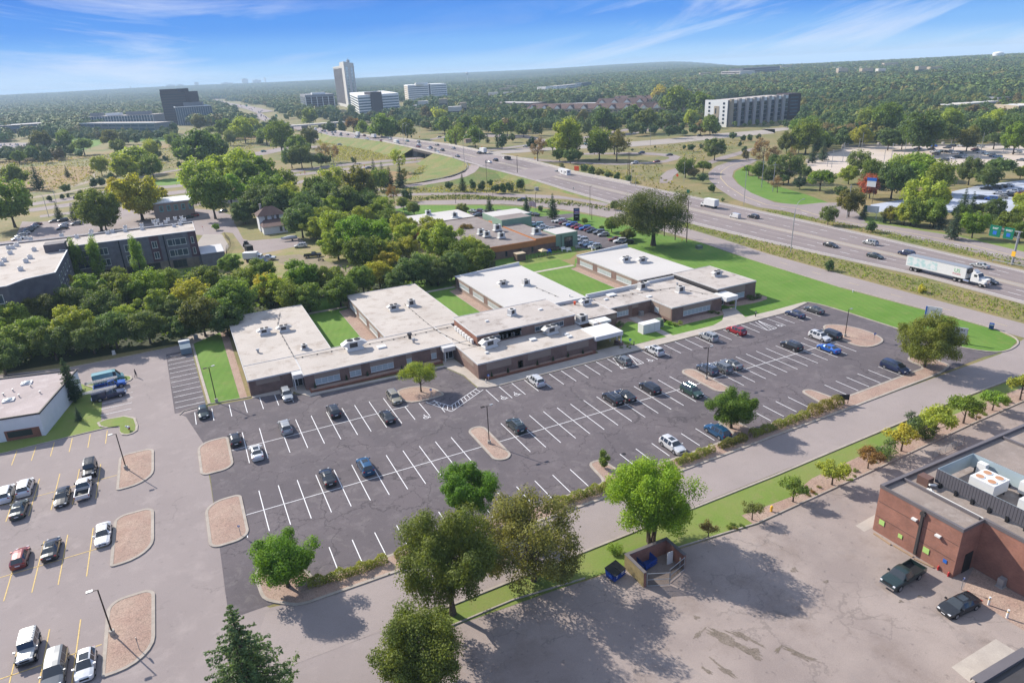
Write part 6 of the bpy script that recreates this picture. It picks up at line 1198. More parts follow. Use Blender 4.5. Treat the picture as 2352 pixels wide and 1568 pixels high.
def crown_points(rs,R,asp,z0,ncl,nl,shape='round',rc=(.26,.42),fill=.25):
 """lumpy crown: leaf clumps on the shells of many sub-crowns"""
 C_=[]
 for i in range(ncl):
  d=rs.normal(size=3);d/=np.linalg.norm(d)
  if shape=='round':
   rr=rs.uniform(.35,.86)**.9;c=d*rr;c[2]=c[2]*.9+.05
   if c[2]<-.55:c[2]*=.6
  elif shape=='spread':c=d*rs.uniform(.4,.85);c[2]=abs(c[2])*.75-.25
  elif shape=='open':c=d*rs.uniform(.5,.95)
  elif shape=='tall':h=rs.uniform(-1,1);w=(1-abs(h)**2.2)*.75+.12;c=np.array([d[0]*w*.75,d[1]*w*.75,h*.95])
  elif shape=='pyr':h=rs.uniform(-1,1);w=(1-h)*.5*.85+.04;c=np.array([d[0]*w*.8,d[1]*w*.8,h])
  C_.append((c,rs.uniform(*rc)*(1.0 if shape!='pyr' else(.5+.35*(1-c[2])))))
 P,Nn=[],[];per=nl//ncl+1
 for c,r in C_:
  d=rs.normal(size=(per,3));d/=np.linalg.norm(d,axis=1)[:,None];u=rs.random(per);k=np.where(u<fill,rs.random(per)**.5*.8,.82+.22*rs.random(per))
  p=c+d*(r*k)[:,None]*(1+.18*rs.normal(size=per))[:,None];P.append(p);Nn.append(d+np.array([0,0,.35]))
 P=np.concatenate(P);Nn=np.concatenate(Nn);ok=P[:,2]>-1.05;P,Nn=P[ok],Nn[ok]
 deep=np.zeros(len(P),int)
 for c,r in C_:deep+=(np.linalg.norm(P-c,axis=1)<r*.72)
 ok=(deep<=1)|(rs.random(len(P))<.25);P,Nn=P[ok],Nn[ok]
 P=P*np.array([R,R,R*asp]);P[:,2]+=z0;return P,Nn,[(np.array([c[0]*R,c[1]*R,c[2]*R*asp+z0]),r*R)for c,r in C_]
def trunk_mb(rs,h,r,cl,nlimb=7,stems=1,lean=0,twig=False):
 mb=MB()
 for s in range(stems):
  a=2*PI*s/max(1,stems)+.4;sp=.0 if stems==1 else.35;bx,by=sp*math.cos(a),sp*math.sin(a);ex,ey=bx*3.2+lean,by*3.2
  pts=[];n=6
  for i in range(n+1):u=i/n;pts.append((bx+(ex-bx)*u+rs.normal()*.06*r*4*u,by+(ey-by)*u+rs.normal()*.06*r*4*u,h*u-.05 if i else-.1))
  rr=[r*(1.35 if i==0 else 1)*(1-.7*i/n)for i in range(n+1)];mb.path(pts,rr,8)
  tg=[cl[i]for i in rs.permutation(len(cl))[:nlimb]]if cl else[]
  for(c,cr)in tg:
   k=rs.integers(2,n);p=np.array(pts[k]);m_=p*.5+c*.5+np.array([0,0,-.08*h]);mb.path([tuple(p),tuple(m_),tuple(c)],[rr[k]*.55,rr[k]*.33,.02+r*.06],5)
   if twig:
    for _ in range(5):e=c+rs.normal(size=3)*cr*.9;mb.path([tuple(m_*.4+c*.6),tuple(e)],[r*.10,.012],4)
 return mb
def make_tree(name,seed,R,asp,clear,ncl,nl,leaf,shape='round',tr=.2,stems=1,rc=(.26,.42),fill=.25,twig=False,mat=None,nlimb=7):
 rs=np.random.default_rng(seed);z0=clear+R*asp;P,Nn,cl=crown_points(rs,R,asp,z0,ncl,nl,shape,rc,fill)
 t=thing(name,'x','tree',(0,0,0))
 cr=bpy.data.objects.new('crown',leaf_mesh('crown',P,Nn,leaf,rs,mat=mat));COL.objects.link(cr);cr.parent=t
 part('trunk',trunk_mb(rs,z0+R*asp*.25,tr,cl,nlimb,stems,twig=twig),m_bark,t,True);t['R']=R;t['zc']=z0;return t
def make_spruce(seed,H,R,tiers,per,leaf,name='spruce_tree',ragged=.25):
 rs=np.random.default_rng(seed);P,Nn=[],[];mb=MB();mb.path([(0,0,-.1),(0,0,H*.5),(0,0,H*.98)],[R*.075,R*.045,.02],8)
 for k in range(tiers):
  u=(k+.5)/tiers;z=H*(.07+.92*u);L_=R*(1-u)**.85*(1+ragged*rs.normal()*.5)+.12;nb=int(7+5*(1-u))
  for b in range(nb):
   a=2*PI*(b+rs.random()*.7)/nb;l=L_*(1+ragged*rs.normal()*.6);dr=-.22*l;m_=max(4,int(per*l/R));s=rs.random(m_)**.7
   w=(1-s)*.22*l+.05;x=l*s;y=rs.normal(size=m_)*w*.6;zz=z+dr*s+rs.normal(size=m_)*.07*l*.6+.10*l*s*s
   P.append(np.stack([x*math.cos(a)-y*math.sin(a),x*math.sin(a)+y*math.cos(a),zz],1));Nn.append(np.tile([math.cos(a)*.4,math.sin(a)*.4,.9],(m_,1)))
   if l>.5 and R>2:mb.path([(0,0,z),(l*.8*math.cos(a),l*.8*math.sin(a),z+dr*.7)],[R*.014,.01],4)
 P=np.concatenate(P);Nn=np.concatenate(Nn);t=thing(name,'x','tree',(0,0,0));cr=bpy.data.objects.new('crown',leaf_mesh('crown',P,Nn,leaf,rs,.45,m_needle,.6));COL.objects.link(cr);cr.parent=t
 part('trunk',mb,m_bark,t);t['R']=R;t['zc']=H*.5;return t
LC=dict(g=(.125,.185,.042),G=(.135,.225,.034),d=(.088,.137,.050),l=(.22,.28,.050),y=(.27,.27,.045),o=(.115,.130,.042),r=(.30,.09,.065),p=(.14,.18,.065),b=(.17,.12,.05),w=(.20,.16,.11),s=(.035,.070,.038),B=(.060,.095,.070))
WORD=dict(g='green',G='bright green',d='dark green',l='yellow-green',y='yellow',o='olive',r='red',p='pale green',b='rust-brown',w='bare grey-brown',s='dark',B='blue-green')
TP={}
def tproto(k):
 if k not in TP:
  if k.startswith('near'):i=int(k[4:]);TP[k]=make_tree('broadleaf_tree',40+i,4.0,(.80,.92,.86)[i],.15,58+8*i,15000,.31,tr=.2,rc=(.13,.27))
  elif k.startswith('mid'):i=int(k[3:]);TP[k]=make_tree('broadleaf_tree',60+i,4.0,(.85,1.0,1.1,.85)[i],.4,42+5*i,6500,.46,tr=.2,rc=(.15,.30),shape=('round','round','round','spread')[i])
  elif k.startswith('far'):i=int(k[3:]);TP[k]=make_tree('broadleaf_tree',80+i,4.0,(.8,1.0,.9)[i],.8,16+2*i,1700,.85,tr=.2,rc=(.28,.42),nlimb=4)
  elif k=='open':TP[k]=make_tree('broadleaf_tree',91,4.0,.95,1.8,22,1500,.42,tr=.2,rc=(.16,.26),shape='open',twig=True,nlimb=14)
  elif k=='pop':TP[k]=make_tree('columnar_tree',93,3.0,2.3,.6,30,9000,.34,tr=.18,shape='tall',rc=(.20,.34))
  elif k=='pear':TP[k]=make_tree('young_tree',94,1.25,1.35,.7,16,3000,.22,tr=.06,shape='tall',rc=(.24,.36))
  elif k.startswith('orn'):i=int(k[3:]);TP[k]=make_tree('ornamental_tree',95+i,1.8,.72,.75,15+2*i,(2600,3200,1500)[i],.20,tr=.10,shape='spread',rc=(.22,.36),nlimb=9,stems=1,twig=(i==2))
  elif k.startswith('bush'):i=int(k[4:]);TP[k]=make_bush(i)
  elif k=='spr':TP[k]=make_spruce(101,10,2.6,17,42,.40)
  elif k=='sprn':TP[k]=make_spruce(103,8.5,1.9,20,60,.26)
 return TP[k]
def make_bush(i):
 rs=np.random.default_rng(200+i);t=thing('shrub','x','shrub',(0,0,0));P,Nn,cl=crown_points(rs,1.0,(.75,.9)[i%2],.62,9,(1500,600)[i//2],'round',(.34,.5),.2)
 P[:,2]=np.maximum(P[:,2],.03);cr=bpy.data.objects.new('foliage',leaf_mesh('foliage',P,Nn,(.14,.3)[i//2],rs));COL.objects.link(cr);cr.parent=t
 mb=MB()
 for c,r in cl[:5]:mb.path([(0,0,0),tuple(c)],[.05,.02],4)
 part('stems',mb,m_bark,t);t['R']=1.0;t['zc']=.62;return t
def put(pk,x,y,s,col,label,group=None,rz=None,sz=1.0,cat=None,z=0.,rnd=random.Random(3)):
 p=tproto(pk);o=p if p.name not in used else copy_tree(p);used.add(p.name)
 o.location=(x,y,z);o.rotation_euler=(0,0,rz if rz is not None else rnd.uniform(0,6.28));o.scale=(s,s,s*sz);o['label']=label
 if group:o['group']=group
 if cat:o['category']=cat
 v=rnd.uniform(.85,1.15);c=LC[col]if isinstance(col,str)else col;paint(o,(c[0]*v*rnd.uniform(.9,1.12),c[1]*v,c[2]*v));return o
def crown_at(t,x,y,r,pk,sz=1.0,zg=0.):
 """surveyed crown centre + apparent radius -> where the tree stands and how big it is"""
 p=tproto(pk);R0,zc0=p['R'],p['zc'];s=1.
 for _ in range(6):
  zc=zc0*s*sz+zg;px,py=g(t,x,y,zc);d=(np.array([px,py,zc])-CAM)@FW;s=r*.26856*d/1550.9/R0
 return px,py,s
def base_at(t,x,y,r,pk):
 px,py=g(t,x,y);d=(np.array([px,py,0])-CAM)@FW;return px,py,r*.26856*d/1550.9/tproto(pk)['R']
GV=[];SMALL=[]
def grove(items,where,group,kinds,**k):
 for i,it in enumerate(items):
  pk=it[5]if len(it)>5 else kinds[i%len(kinds)]
  GV.append((it[3],it[0],it[1],it[2],it[4],pk,where,group))
def plant_groves(limit):
 GV.sort(key=lambda q:-q[0]);keep,rest=GV[:limit],GV[limit:];seen={}
 for it in sorted(keep,key=lambda q:tv(q[1],q[2],q[3])[0]):seen.setdefault((it[7],it[4]),[]).append(it)
 for(grp,c),L_ in seen.items():
  for i,(r,t,x,y,c,pk,where,group)in enumerate(L_):
   px,py,s=crown_at(t,x,y,r*(1.22 if t in(10,11)else 1.22 if t==3 and y<1000 else 1.03),pk);put(pk,px,py,s,c,'%s %s tree from the left %s'%(ORD[i],WORD[c],where),group)
 for r,t,x,y,c,pk,where,group in rest:px,py,s=crown_at(t,x,y,r*.95,pk);SMALL.append((px,py,-.2,px%6.28,s*.95))
def zs(px,py,vy):
 lo_,hi_=0.,60.
 for _ in range(30):
  m_=(lo_+hi_)/2;q=np.array([px,py,m_])-CAM;v=784-1550.9*(q@UP)/(q@FW)
  if v>vy:lo_=m_
  else:hi_=m_
 return lo_
def hero(t,x,y,bx,by,r,seed,asp,nl,col,label,leaf=.22,shape='round',stems=1,tr=.24,clearf=.30,rc=(.13,.27),ncl=70,twig=False,nlimb=10,group=None,top=None):
 px,py=g(t,bx,by);d=(np.array([px,py,3])-CAM)@FW;R=r*.26856*d/1550.9
 zc=zs(px,py,tv(t,x,y)[1]);R=R*(1-zc*.0045);clr=max(.35,zc-R*asp)
 o=make_tree('broadleaf_tree',seed,R,asp,clr,ncl,nl,leaf,shape,tr,stems,rc,.25,twig,None,nlimb);o.location=(px,py,0.05);o['label']=label
 paint(o,LC[col]if isinstance(col,str)else col);used.add(o.name);return o
hero(31,300,500,330,745,315,1,.82,46000,(.10,.20,.024),'bright green maple at the rounded end of the planting strip, bottom left',.2,clearf=.12)
hero(31,1650,480,1735,975,475,2,1.05,72000,(.105,.14,.032),'large olive-green maple leaning over the street at the bottom centre',.21,tr=.34,clearf=.26,ncl=95,nlimb=26)
hero(32,300,400,290,690,465,3,.95,30000,(.145,.155,.05),'thinning brownish ash with bare pale twigs beside the waste enclosure',.24,shape='open',tr=.30,twig=True,clearf=.22,rc=(.15,.25),ncl=60,nlimb=26)
hero(31,1400,1370,1480,1640,430,4,1.0,60000,(.105,.14,.030),'dense olive-green maple cut off by the bottom edge',.2,tr=.3,clearf=.16,ncl=90)
hero(21,1890,1180,1905,1480,275,5,.95,42000,(.09,.19,.024),'upright bright green maple growing from a rock island above the bottom maples',.2,clearf=.14)
hero(32,1390,-20,1290,370,410,6,.92,66000,(.165,.27,.026),'tall multi-stemmed lime-green maple behind the waste enclosure',.22,stems=4,tr=.20,clearf=.30,ncl=90,nlimb=12)
hero(22,2000,550,1975,670,225,7,.82,34000,(.080,.145,.026),'round green maple beside the hedge shading a blue car',.21,clearf=.14)
hero(23,1430,150,1500,150,285,8,.85,42000,(.135,.165,.032),'broad green maple with orange tinge at the far rock point of the car park',.24,clearf=.10)
hero(21,1460,190,1465,365,190,9,.78,15000,(.19,.25,.04),'feathery yellow-green honey locust in the island by the blue-lined walkway',.20,shape='spread',clearf=.35,rc=(.16,.28),ncl=36,nlimb=16,tr=.16)
hero(12,1345,195,1310,425,375,10,.74,40000,(.080,.105,.040),'huge old oak with spreading crown on the lawn beside the highway',.42,tr=.75,clearf=.22,ncl=56,nlimb=22,rc=(.15,.26),shape='round')
put('pear',*base_at(22,890,1012,56,'pear'),'g','small pointed young pear tree on a rock island finger')
o=make_spruce(7,15.5,4.4,24,150,.30,ragged=.35);px,py=g(30,1960,895,15.3);o.location=(px,py,0);o['label']='big dark spruce at the bottom edge, left of centre';paint(o,(.085,.14,.065));used.add(o.name)
o=make_spruce(8,9.4,2.0,24,90,.24,ragged=.3);px,py=g(20,640,440);o.location=(px,py,0);o['label']='tall narrow spruce beside the white walled building';paint(o,LC['s']);used.add(o.name)
put('sprn',*g(20,680,602),.35,'B','small pale conifer in front of the tall narrow spruce')
px,py=g(20,0,690);hx=make_tree('broadleaf_tree',31,2.2,1.0,1.0,20,6000,.2,tr=.14);hx.location=(px-.8,py-1.5,0);hx['label']='dark tree in front of the white building, cut by the left edge';paint(hx,LC['d']);used.add(hx.name)
OG='small trees in the rock bed along the street'
for(bx,by,r,pk,c,lb,t)in[(25,1450,105,'orn2','o','nearly bare crab apple beside the yellow hydrant',23),(375,1295,135,'orn0','g','green crab apple between the nearly bare one and the rounder one',23),(708,1150,140,'orn1','l','yellow-green crab apple, third small tree up the street from the hydrant',23),(1015,1010,112,'orn1','b','reddish-brown crab apple touching a dark green bush',23),(1300,862,150,'orn0','y','golden-yellow crab apple beside the dark green bush',23),(1572,735,160,'orn1','l','broad crab apple with orange-tipped leaves in the middle of the row',23),(1832,625,150,'orn0','G','full green crab apple beyond the gap in the row',23),(1940,598,70,'orn2','g','smallest crab apple, close beside the full green one',23),(2080,515,112,'orn1','G','airy light green crab apple near the right end',23),(2315,425,135,'orn0','l','yellowish crab apple at the right picture edge',23),(2155,1455,115,'orn2','o','bare-twigged crab apple nearest the lime-green maple',22)if False else(1780,325,95,'orn2','b','rusty crab apple with few leaves beside the lime-green maple',32)]:
 put(pk,*base_at(t,bx,by,r,pk),c,lb,OG,sz=1.1)
for t,x,y,r,c,lb in((23,1150,915,105,'d','dark green rounded bush beside the reddish-brown crab apple'),(23,1480,740,110,'d','dark bush behind the golden crab apple'),(23,1400,640,70,'B','blue-green bush between two crab apples on the street side'),(32,985,460,60,'G','bushy green sapling on the grass left of the waste enclosure')):
 put('bush0',*base_at(t,x,y,r,'bush0'),c,lb,None,sz=1.2)
rnd=random.Random(4)
for k,(t,x,y)in enumerate([(23,510,1245),(23,545,1215),(23,600,1175),(23,575,1235),(23,480,1220),(23,870,1110),(23,905,1085),(23,910,1040),(23,850,1118),(32,1960,240),(32,2010,250),(32,2060,225),(32,1990,215),(32,2090,235),(23,1900,575),(23,1960,580),(23,2010,555),(23,2130,480),(23,2190,470),(23,2220,450),(31,1210,530)if False else(23,1070,960)]):
 put('bush%d'%(k%2),*base_at(t,x,y,rnd.uniform(18,28),'bush0'),rnd.choice(['o','o','g','b']),'%s low tufted perennial in the rock bed along the street'%ORD[k],'tufted perennials in the rock bed',sz=.8)
def hedge(pts,w,h,label,col,n,leaf=.16):
 rs=np.random.default_rng(len(label));P=[];Nn=[]
 L_=[math.dist(a,b)for a,b in zip(pts[:-1],pts[1:])];tot=sum(L_)
 for _ in range(n):
  u=rs.random()*tot;i=0
  while u>L_[i]and i<len(L_)-1:u-=L_[i];i+=1
  a,b=pts[i],pts[i+1];f=u/L_[i];x,y=a[0]+(b[0]-a[0])*f,a[1]+(b[1]-a[1])*f;dx,dy=(b[0]-a[0])/L_[i],(b[1]-a[1])/L_[i]
  th=rs.uniform(0,PI);lump=1+.20*math.sin(x*2.3)+.12*math.sin(x*5.1+1)+.08*rs.normal();o_=w*.5*math.cos(th)*lump;z=h*(.12+.88*math.sin(th)**.6)*lump*(.75 if rs.random()<.25 else 1)
  P.append((x-dy*o_,y+dx*o_,max(.05,z)));Nn.append((-dy*math.cos(th),dx*math.cos(th),math.sin(th)))
 t=thing('hedge',label,'hedge',(pts[0][0],pts[0][1],.1),0,'hedges along the planting strip');P=np.array(P)-np.array([pts[0][0],pts[0][1],0]);cr=bpy.data.objects.new('foliage',leaf_mesh('foliage',P,np.array(Nn),leaf,rs));COL.objects.link(cr);cr.parent=t
 mb=MB()
 k=0
 for a,b in zip(pts[:-1],pts[1:]):
  m_=int(math.dist(a,b)/.9)+1
  for j in range(m_):u=j/m_;x,y=a[0]+(b[0]-a[0])*u,a[1]+(b[1]-a[1])*u;mb.tube((x,y,.05),(x+.1,y,h*.7),.03,.015,4)
 part('stems',mb,m_bark,t);paint(t,col)
HC=(.185,.215,.048)
hedge([(2.5,-18.9),(8,-19.3),(12,-19.1)],1.1,1.0,'hedge under the bright green maple at the rounded end of the strip',HC,5200);hedge([(13,-19.0),(18,-19.0)],1.1,1.0,'short hedge run ending under the large olive maple',HC,2600)
hedge([(35,-19.6),(40,-19.7),(46.5,-19.6)],1.25,1.05,'yellowish hedge run left of the lime-green maple',HC,6200);hedge([(56,-19.6),(58.5,-19.7),(63.2,-19.4)],1.2,1.0,'hedge run below the parked blue crossover',HC,4200);hedge([(64.5,-19.4),(70,-19.3)],1.2,1.0,'dark hedge run under the round green maple',(.12,.13,.035),3600)
hedge([(71,-19.2),(78,-19.1),(84,-18.9)],1.25,1.05,'golden hedge run between the round maple and the small black sign',HC,7200);hedge([(84.2,-18.9),(92.2,-18.6)],1.7,1.5,'taller hedge ending at the small black sign',(.17,.165,.04),6000)
for k,(t,x,y,r,c,lb)in enumerate([(12,1030,1095,30,'d','round shrub left of the white generator box path'),(12,1450,1085,27,'G','clipped round shrub left of the pair by the tan wall'),(12,1500,1098,26,'G','clipped round shrub right of the pair by the tan wall'),(12,1540,1085,24,'g','shrub behind the clipped pair'),(12,1810,990,26,'d','dark shrub beside the meter boxes'),(12,1862,1000,20,'d','small shrub at the edge of the entrance paving'),(12,2150,870,34,'d','dark shrub at the right-hand corner of the building'),(12,2205,860,34,'d','outer shrub at the right-hand corner of the building'),(12,1985,910,28,'g','shrub under the east canopy'),(12,1038,1296,14,'G','tiny clipped shrub by the entrance sign, left'),(12,1088,1290,14,'G','tiny clipped shrub by the entrance sign, middle'),(12,1110,1300,12,'G','tiny clipped shrub by the entrance sign, right'),(12,1010,1105,22,'g','low shrub beneath the middle block windows')]):
 px,py,s=crown_at(t,x,y,r,'bush0');put('bush0',px,py,s,c,lb,'shrubs around the long brick building')
for k,(t,x,y)in enumerate([(21,560,322),(21,828,255),(21,1007,218),(21,1300,170),(21,2068,225),(21,2208,190),(22,70,190),(22,320,125),(22,455,90),(22,582,58),(22,710,28)]):
 px,py=g(t,x,y,.45);put('sprn',px,py,.14,'s','small dark cone-shaped yew in the brick planter, %s from the left'%ORD[k],'cone-shaped yews in the brick planters',z=.42,cat='shrub')
KN=('near0','near1','near2')
belt=[(60,830,95,'g'),(200,850,100,'d'),(345,830,90,'y'),(540,765,110,'y'),(90,1050,135,'l'),(20,950,120,'g'),(260,990,130,'o'),(400,965,125,'o'),(630,900,140,'d'),(740,810,160,'g'),(610,1110,165,'l'),(300,1160,150,'g'),(100,1260,170,'g'),(440,1250,140,'d'),(860,950,150,'d'),(1060,800,150,'g'),(1000,730,110,'g'),(1240,770,150,'G'),(1080,1030,115,'l'),(960,1140,150,'d'),(1250,1110,150,'d'),(1350,930,150,'g'),(1430,730,110,'g'),(1620,860,150,'y'),(1760,730,150,'g'),(1720,1030,160,'o'),(1950,900,200,'g'),(1530,1130,120,'d'),(1930,1060,130,'d'),(2080,730,130,'g'),(1970,575,90,'g'),(2230,650,110,'g'),(2300,790,130,'y'),(1460,1000,120,'d'),(770,1210,130,'d'),(0,1380,150,'d'),(-60,1180,150,'g')]
grove([(10,*b)for b in belt],'in the belt below the grey apartments','trees in the belt behind the car park',KN)
mid=[(200,800,150,'l'),(430,705,150,'G'),(350,860,130,'g'),(500,860,130,'g'),(680,720,120,'g'),(760,810,130,'g'),(850,760,100,'g'),(960,710,110,'g'),(1100,660,120,'y'),(1150,570,105,'y'),(1200,490,95,'y'),(1330,435,95,'y'),(1250,720,110,'d'),(1390,640,130,'d'),(1500,600,130,'g'),(1600,650,120,'d'),(1750,600,120,'d'),(1790,490,120,'g'),(1900,560,120,'g'),(1990,520,100,'g'),(1890,445,105,'l'),(1640,380,170,'l'),(1550,290,110,'l'),(1300,260,110,'l'),(1330,330,110,'l'),(1850,305,65,'b'),(760,260,150,'l'),(740,410,140,'l'),(900,340,170,'G'),(1070,340,150,'G'),(1080,460,130,'g'),(950,490,140,'g'),(640,190,110,'l'),(560,280,110,'l'),(430,210,130,'d'),(500,110,140,'d'),(350,60,120,'l'),(200,50,140,'d'),(70,50,140,'d'),(700,110,120,'l'),(850,60,120,'g'),(1120,100,100,'l'),(1180,190,90,'g'),(960,180,90,'l'),(1000,70,110,'d'),(-60,130,110,'d')]
grove([(11,*b)for b in mid],'in the mixed wood behind the white roofs','trees in the mixed wood behind the wings',KN)
up=[(60,1190,200,'g'),(150,1310,150,'g'),(-80,1120,170,'l'),(-260,1150,170,'l'),(-420,1200,170,'l'),(-340,1330,180,'g'),(-180,1300,150,'G'),(270,1245,120,'g'),(330,1355,110,'l'),(560,1285,120,'g'),(700,1215,115,'l'),(930,1275,170,'o'),(500,1420,130,'d'),(650,1340,115,'d'),(800,1400,130,'d'),(980,1390,120,'g'),(200,1440,130,'d'),(1340,1345,50,'d'),(1225,1320,65,'b','open'),(1110,1210,90,'g')]
grove([(1,*b)for b in up],'in the wood above the white house','trees in the wood above the white house',('mid0','mid1','mid2'))
KM=('mid0','mid1','mid2','mid3')
left=[(0,110,1180,115,'g'),(0,60,1400,200,'g'),(0,850,1090,75,'l'),(0,1130,1010,165,'l'),(0,1060,1110,130,'l'),(0,1280,950,80,'l'),(0,1290,1095,95,'g'),(0,1230,1150,60,'d'),(0,1720,950,190,'d'),(0,1590,960,120,'d'),(0,1840,930,110,'d'),(0,1355,1005,36,'r'),(0,1415,1040,26,'d'),(0,540,870,80,'g'),(0,350,880,85,'o'),(0,700,910,95,'g'),(0,940,860,80,'o'),(0,280,985,62,'d'),(0,380,1015,50,'d'),(0,470,990,50,'d'),(0,150,1020,60,'g'),(0,1160,870,45,'g'),(0,1265,845,42,'d'),(0,1060,870,50,'g'),(0,1350,920,32,'g'),(0,1470,880,62,'g'),(0,1700,725,62,'o'),(0,1790,790,60,'g'),(0,1930,780,95,'g'),(0,2080,780,105,'l'),(0,1960,850,60,'p'),(0,2230,880,42,'d'),(0,2300,820,62,'g'),(0,830,800,42,'g'),(0,760,800,40,'g'),(0,1610,1100,42,'w','open'),(0,1530,1090,25,'b'),(0,420,1378,24,'g'),(0,530,1358,22,'g'),(0,585,1355,18,'g'),(0,690,1340,30,'g'),(0,560,1290,42,'g'),(0,860,1230,46,'g'),(0,800,1250,40,'g'),(0,960,1210,40,'d'),(0,1080,1180,44,'d'),(0,2000,640,45,'d'),(0,1620,880,60,'g'),(0,1480,790,45,'b'),(0,1760,650,40,'g'),(0,620,800,45,'g'),(0,660,770,40,'d'),(0,440,840,50,'d'),(0,1000,930,60,'g'),(0,1530,930,60,'d'),(0,600,970,40,'d'),(0,680,1000,36,'d')]
grove([b for b in left],'in the meadows left of the highway','trees in the meadows at the left',KM)
left2=[(10,1170,0,205,'y'),(10,1000,-60,90,'y'),(10,1330,20,110,'y'),(10,820,110,165,'g'),(10,60,110,180,'g')if False else(10,880,180,110,'g')]
grove(left2,'behind the grey apartment roof','trees behind the apartment roof',('near0','near1'))
midf=[(1,400,930,110,'g'),(1,430,1010,95,'d'),(1,345,1020,80,'d'),(1,520,1035,80,'d'),(1,600,1040,60,'d'),(1,660,1045,45,'d'),(1,505,850,78,'o'),(1,90,880,44,'d'),(1,885,1053,27,'d'),(1,290,1060,14,'d'),(1,250,835,125,'g'),(1,130,820,100,'g'),(1,20,760,80,'l'),(1,200,740,50,'d'),(1,1270,1030,85,'l','open'),(1,1300,1180,60,'o','open'),(1,610,975,70,'w','open'),(1,700,980,60,'w','open'),(1,1980,1268,38,'g'),(1,2055,1248,34,'g'),(1,2312,1262,44,'l'),(1,2100,1292,40,'g'),(1,2160,1290,40,'g'),(1,2220,1285,40,'g'),(1,1700,1270,40,'o'),(1,1900,1260,40,'d'),(2,580,850,155,'l'),(2,450,900,90,'l'),(2,510,1000,60,'g'),(2,600,1010,60,'d'),(2,660,1005,50,'d'),(2,320,940,85,'w','open'),(2,270,920,50,'g'),(2,850,900,130,'g'),(2,1000,890,115,'o','open'),(2,980,900,100,'o'),(2,1840,950,100,'p'),(2,1590,1110,80,'g'),(2,1650,1150,50,'g'),(2,1740,1090,75,'g'),(2,1725,1205,45,'G'),(2,1810,1290,33,'g'),(2,345,1458,26,'g'),(2,975,1440,40,'d'),(2,1340,790,0,'y')if False else(2,1312,795,45,'l'),(2,1990,840,36,'g'),(2,2080,860,24,'l'),(2,2138,862,28,'g'),(2,2210,856,24,'g'),(2,1575,938,22,'d'),(2,1635,938,34,'d'),(2,1722,935,22,'g'),(2,1770,884,20,'d'),(2,2052,912,20,'d'),(2,2090,958,26,'l'),(2,1130,962,14,'d'),(2,1325,936,12,'d'),(2,720,1120,40,'G'),(2,780,1140,40,'G'),(2,850,1160,40,'G'),(2,930,1180,36,'G'),(2,1000,1190,32,'G'),(2,530,1110,34,'G'),(2,1100,1215,34,'G'),(2,2100,1010,38,'g'),(2,1905,1385,20,'p')]
grove(midf,'around the interchange ramps','trees around the interchange',KM)
for(t,x,y,r,c,lb)in[(11,1310,60,62,'p','pale green tree at the lawn corner, left of the pair beyond the white roof'),(11,1400,105,68,'p','pale green tree at the lawn corner, right of the pair beyond the white roof'),(11,1812,112,66,'p','pale green tree at the end of the far car row'),(12,955,250,75,'g','round green tree between the parked cars and the frontage road'),(12,1085,330,62,'p','pale green tree over the last cars of the office row'),(12,1130,335,38,'d','dark shrub-like tree beside the pale one at the office row'),(12,870,275,28,'d','dark bush at the lawn edge in the office row'),(12,725,215,34,'g','green bush at the foot of the tall dark sign'),(10,1845,265,38,'G','small bright green tree on the apartment lawn corner')]:
 px,py,s=crown_at(t,x,y,r,'near0');put('near%d'%(int(x)%3),px,py,s,c,lb)
for(t,x,y,r,lb)in[(1,1060,1150,58,'pointed spruce, left of the group below the highway'),(1,1130,1170,56,'spruce in the middle of the group below the highway'),(1,1190,1190,48,'short spruce at the back of the group below the highway'),(1,1280,1180,56,'thin half-bare spruce right of the group below the highway'),(1,1815,1240,42,'lone spruce beside the ramp'),(11,2045,80,48,'thick spruce at the left end of the office lawn'),(12,225,70,40,'bent spruce beside the flagpoles'),(12,450,85,58,'tall spruce on the office lawn by the entrance drive'),(10,490,130,42,'left spruce of the pair beyond the apartment car park'),(10,620,140,42,'right spruce of the pair beyond the apartment car park'),(0,300,1185,62,'broad dark evergreen in the red meadow'),(0,568,1145,28,'small round evergreen in the red meadow'),(1,2030,862,22,'small spruce beyond the highway barrier')]:
 px,py,s=crown_at(t,x,y,r,'spr');put('spr',px,py,s,'s',lb,'spruces between the roads')
for(x,y,lb)in((662,560,'left'),(822,545,'middle'),(1175,540,'right')):
 px,py,s=crown_at(10,x,y,78,'pop');put('pop',px,py,s,(.17,.26,.045),'%s one of the three columnar trees in front of the grey apartments'%lb,'columnar trees by the apartments')
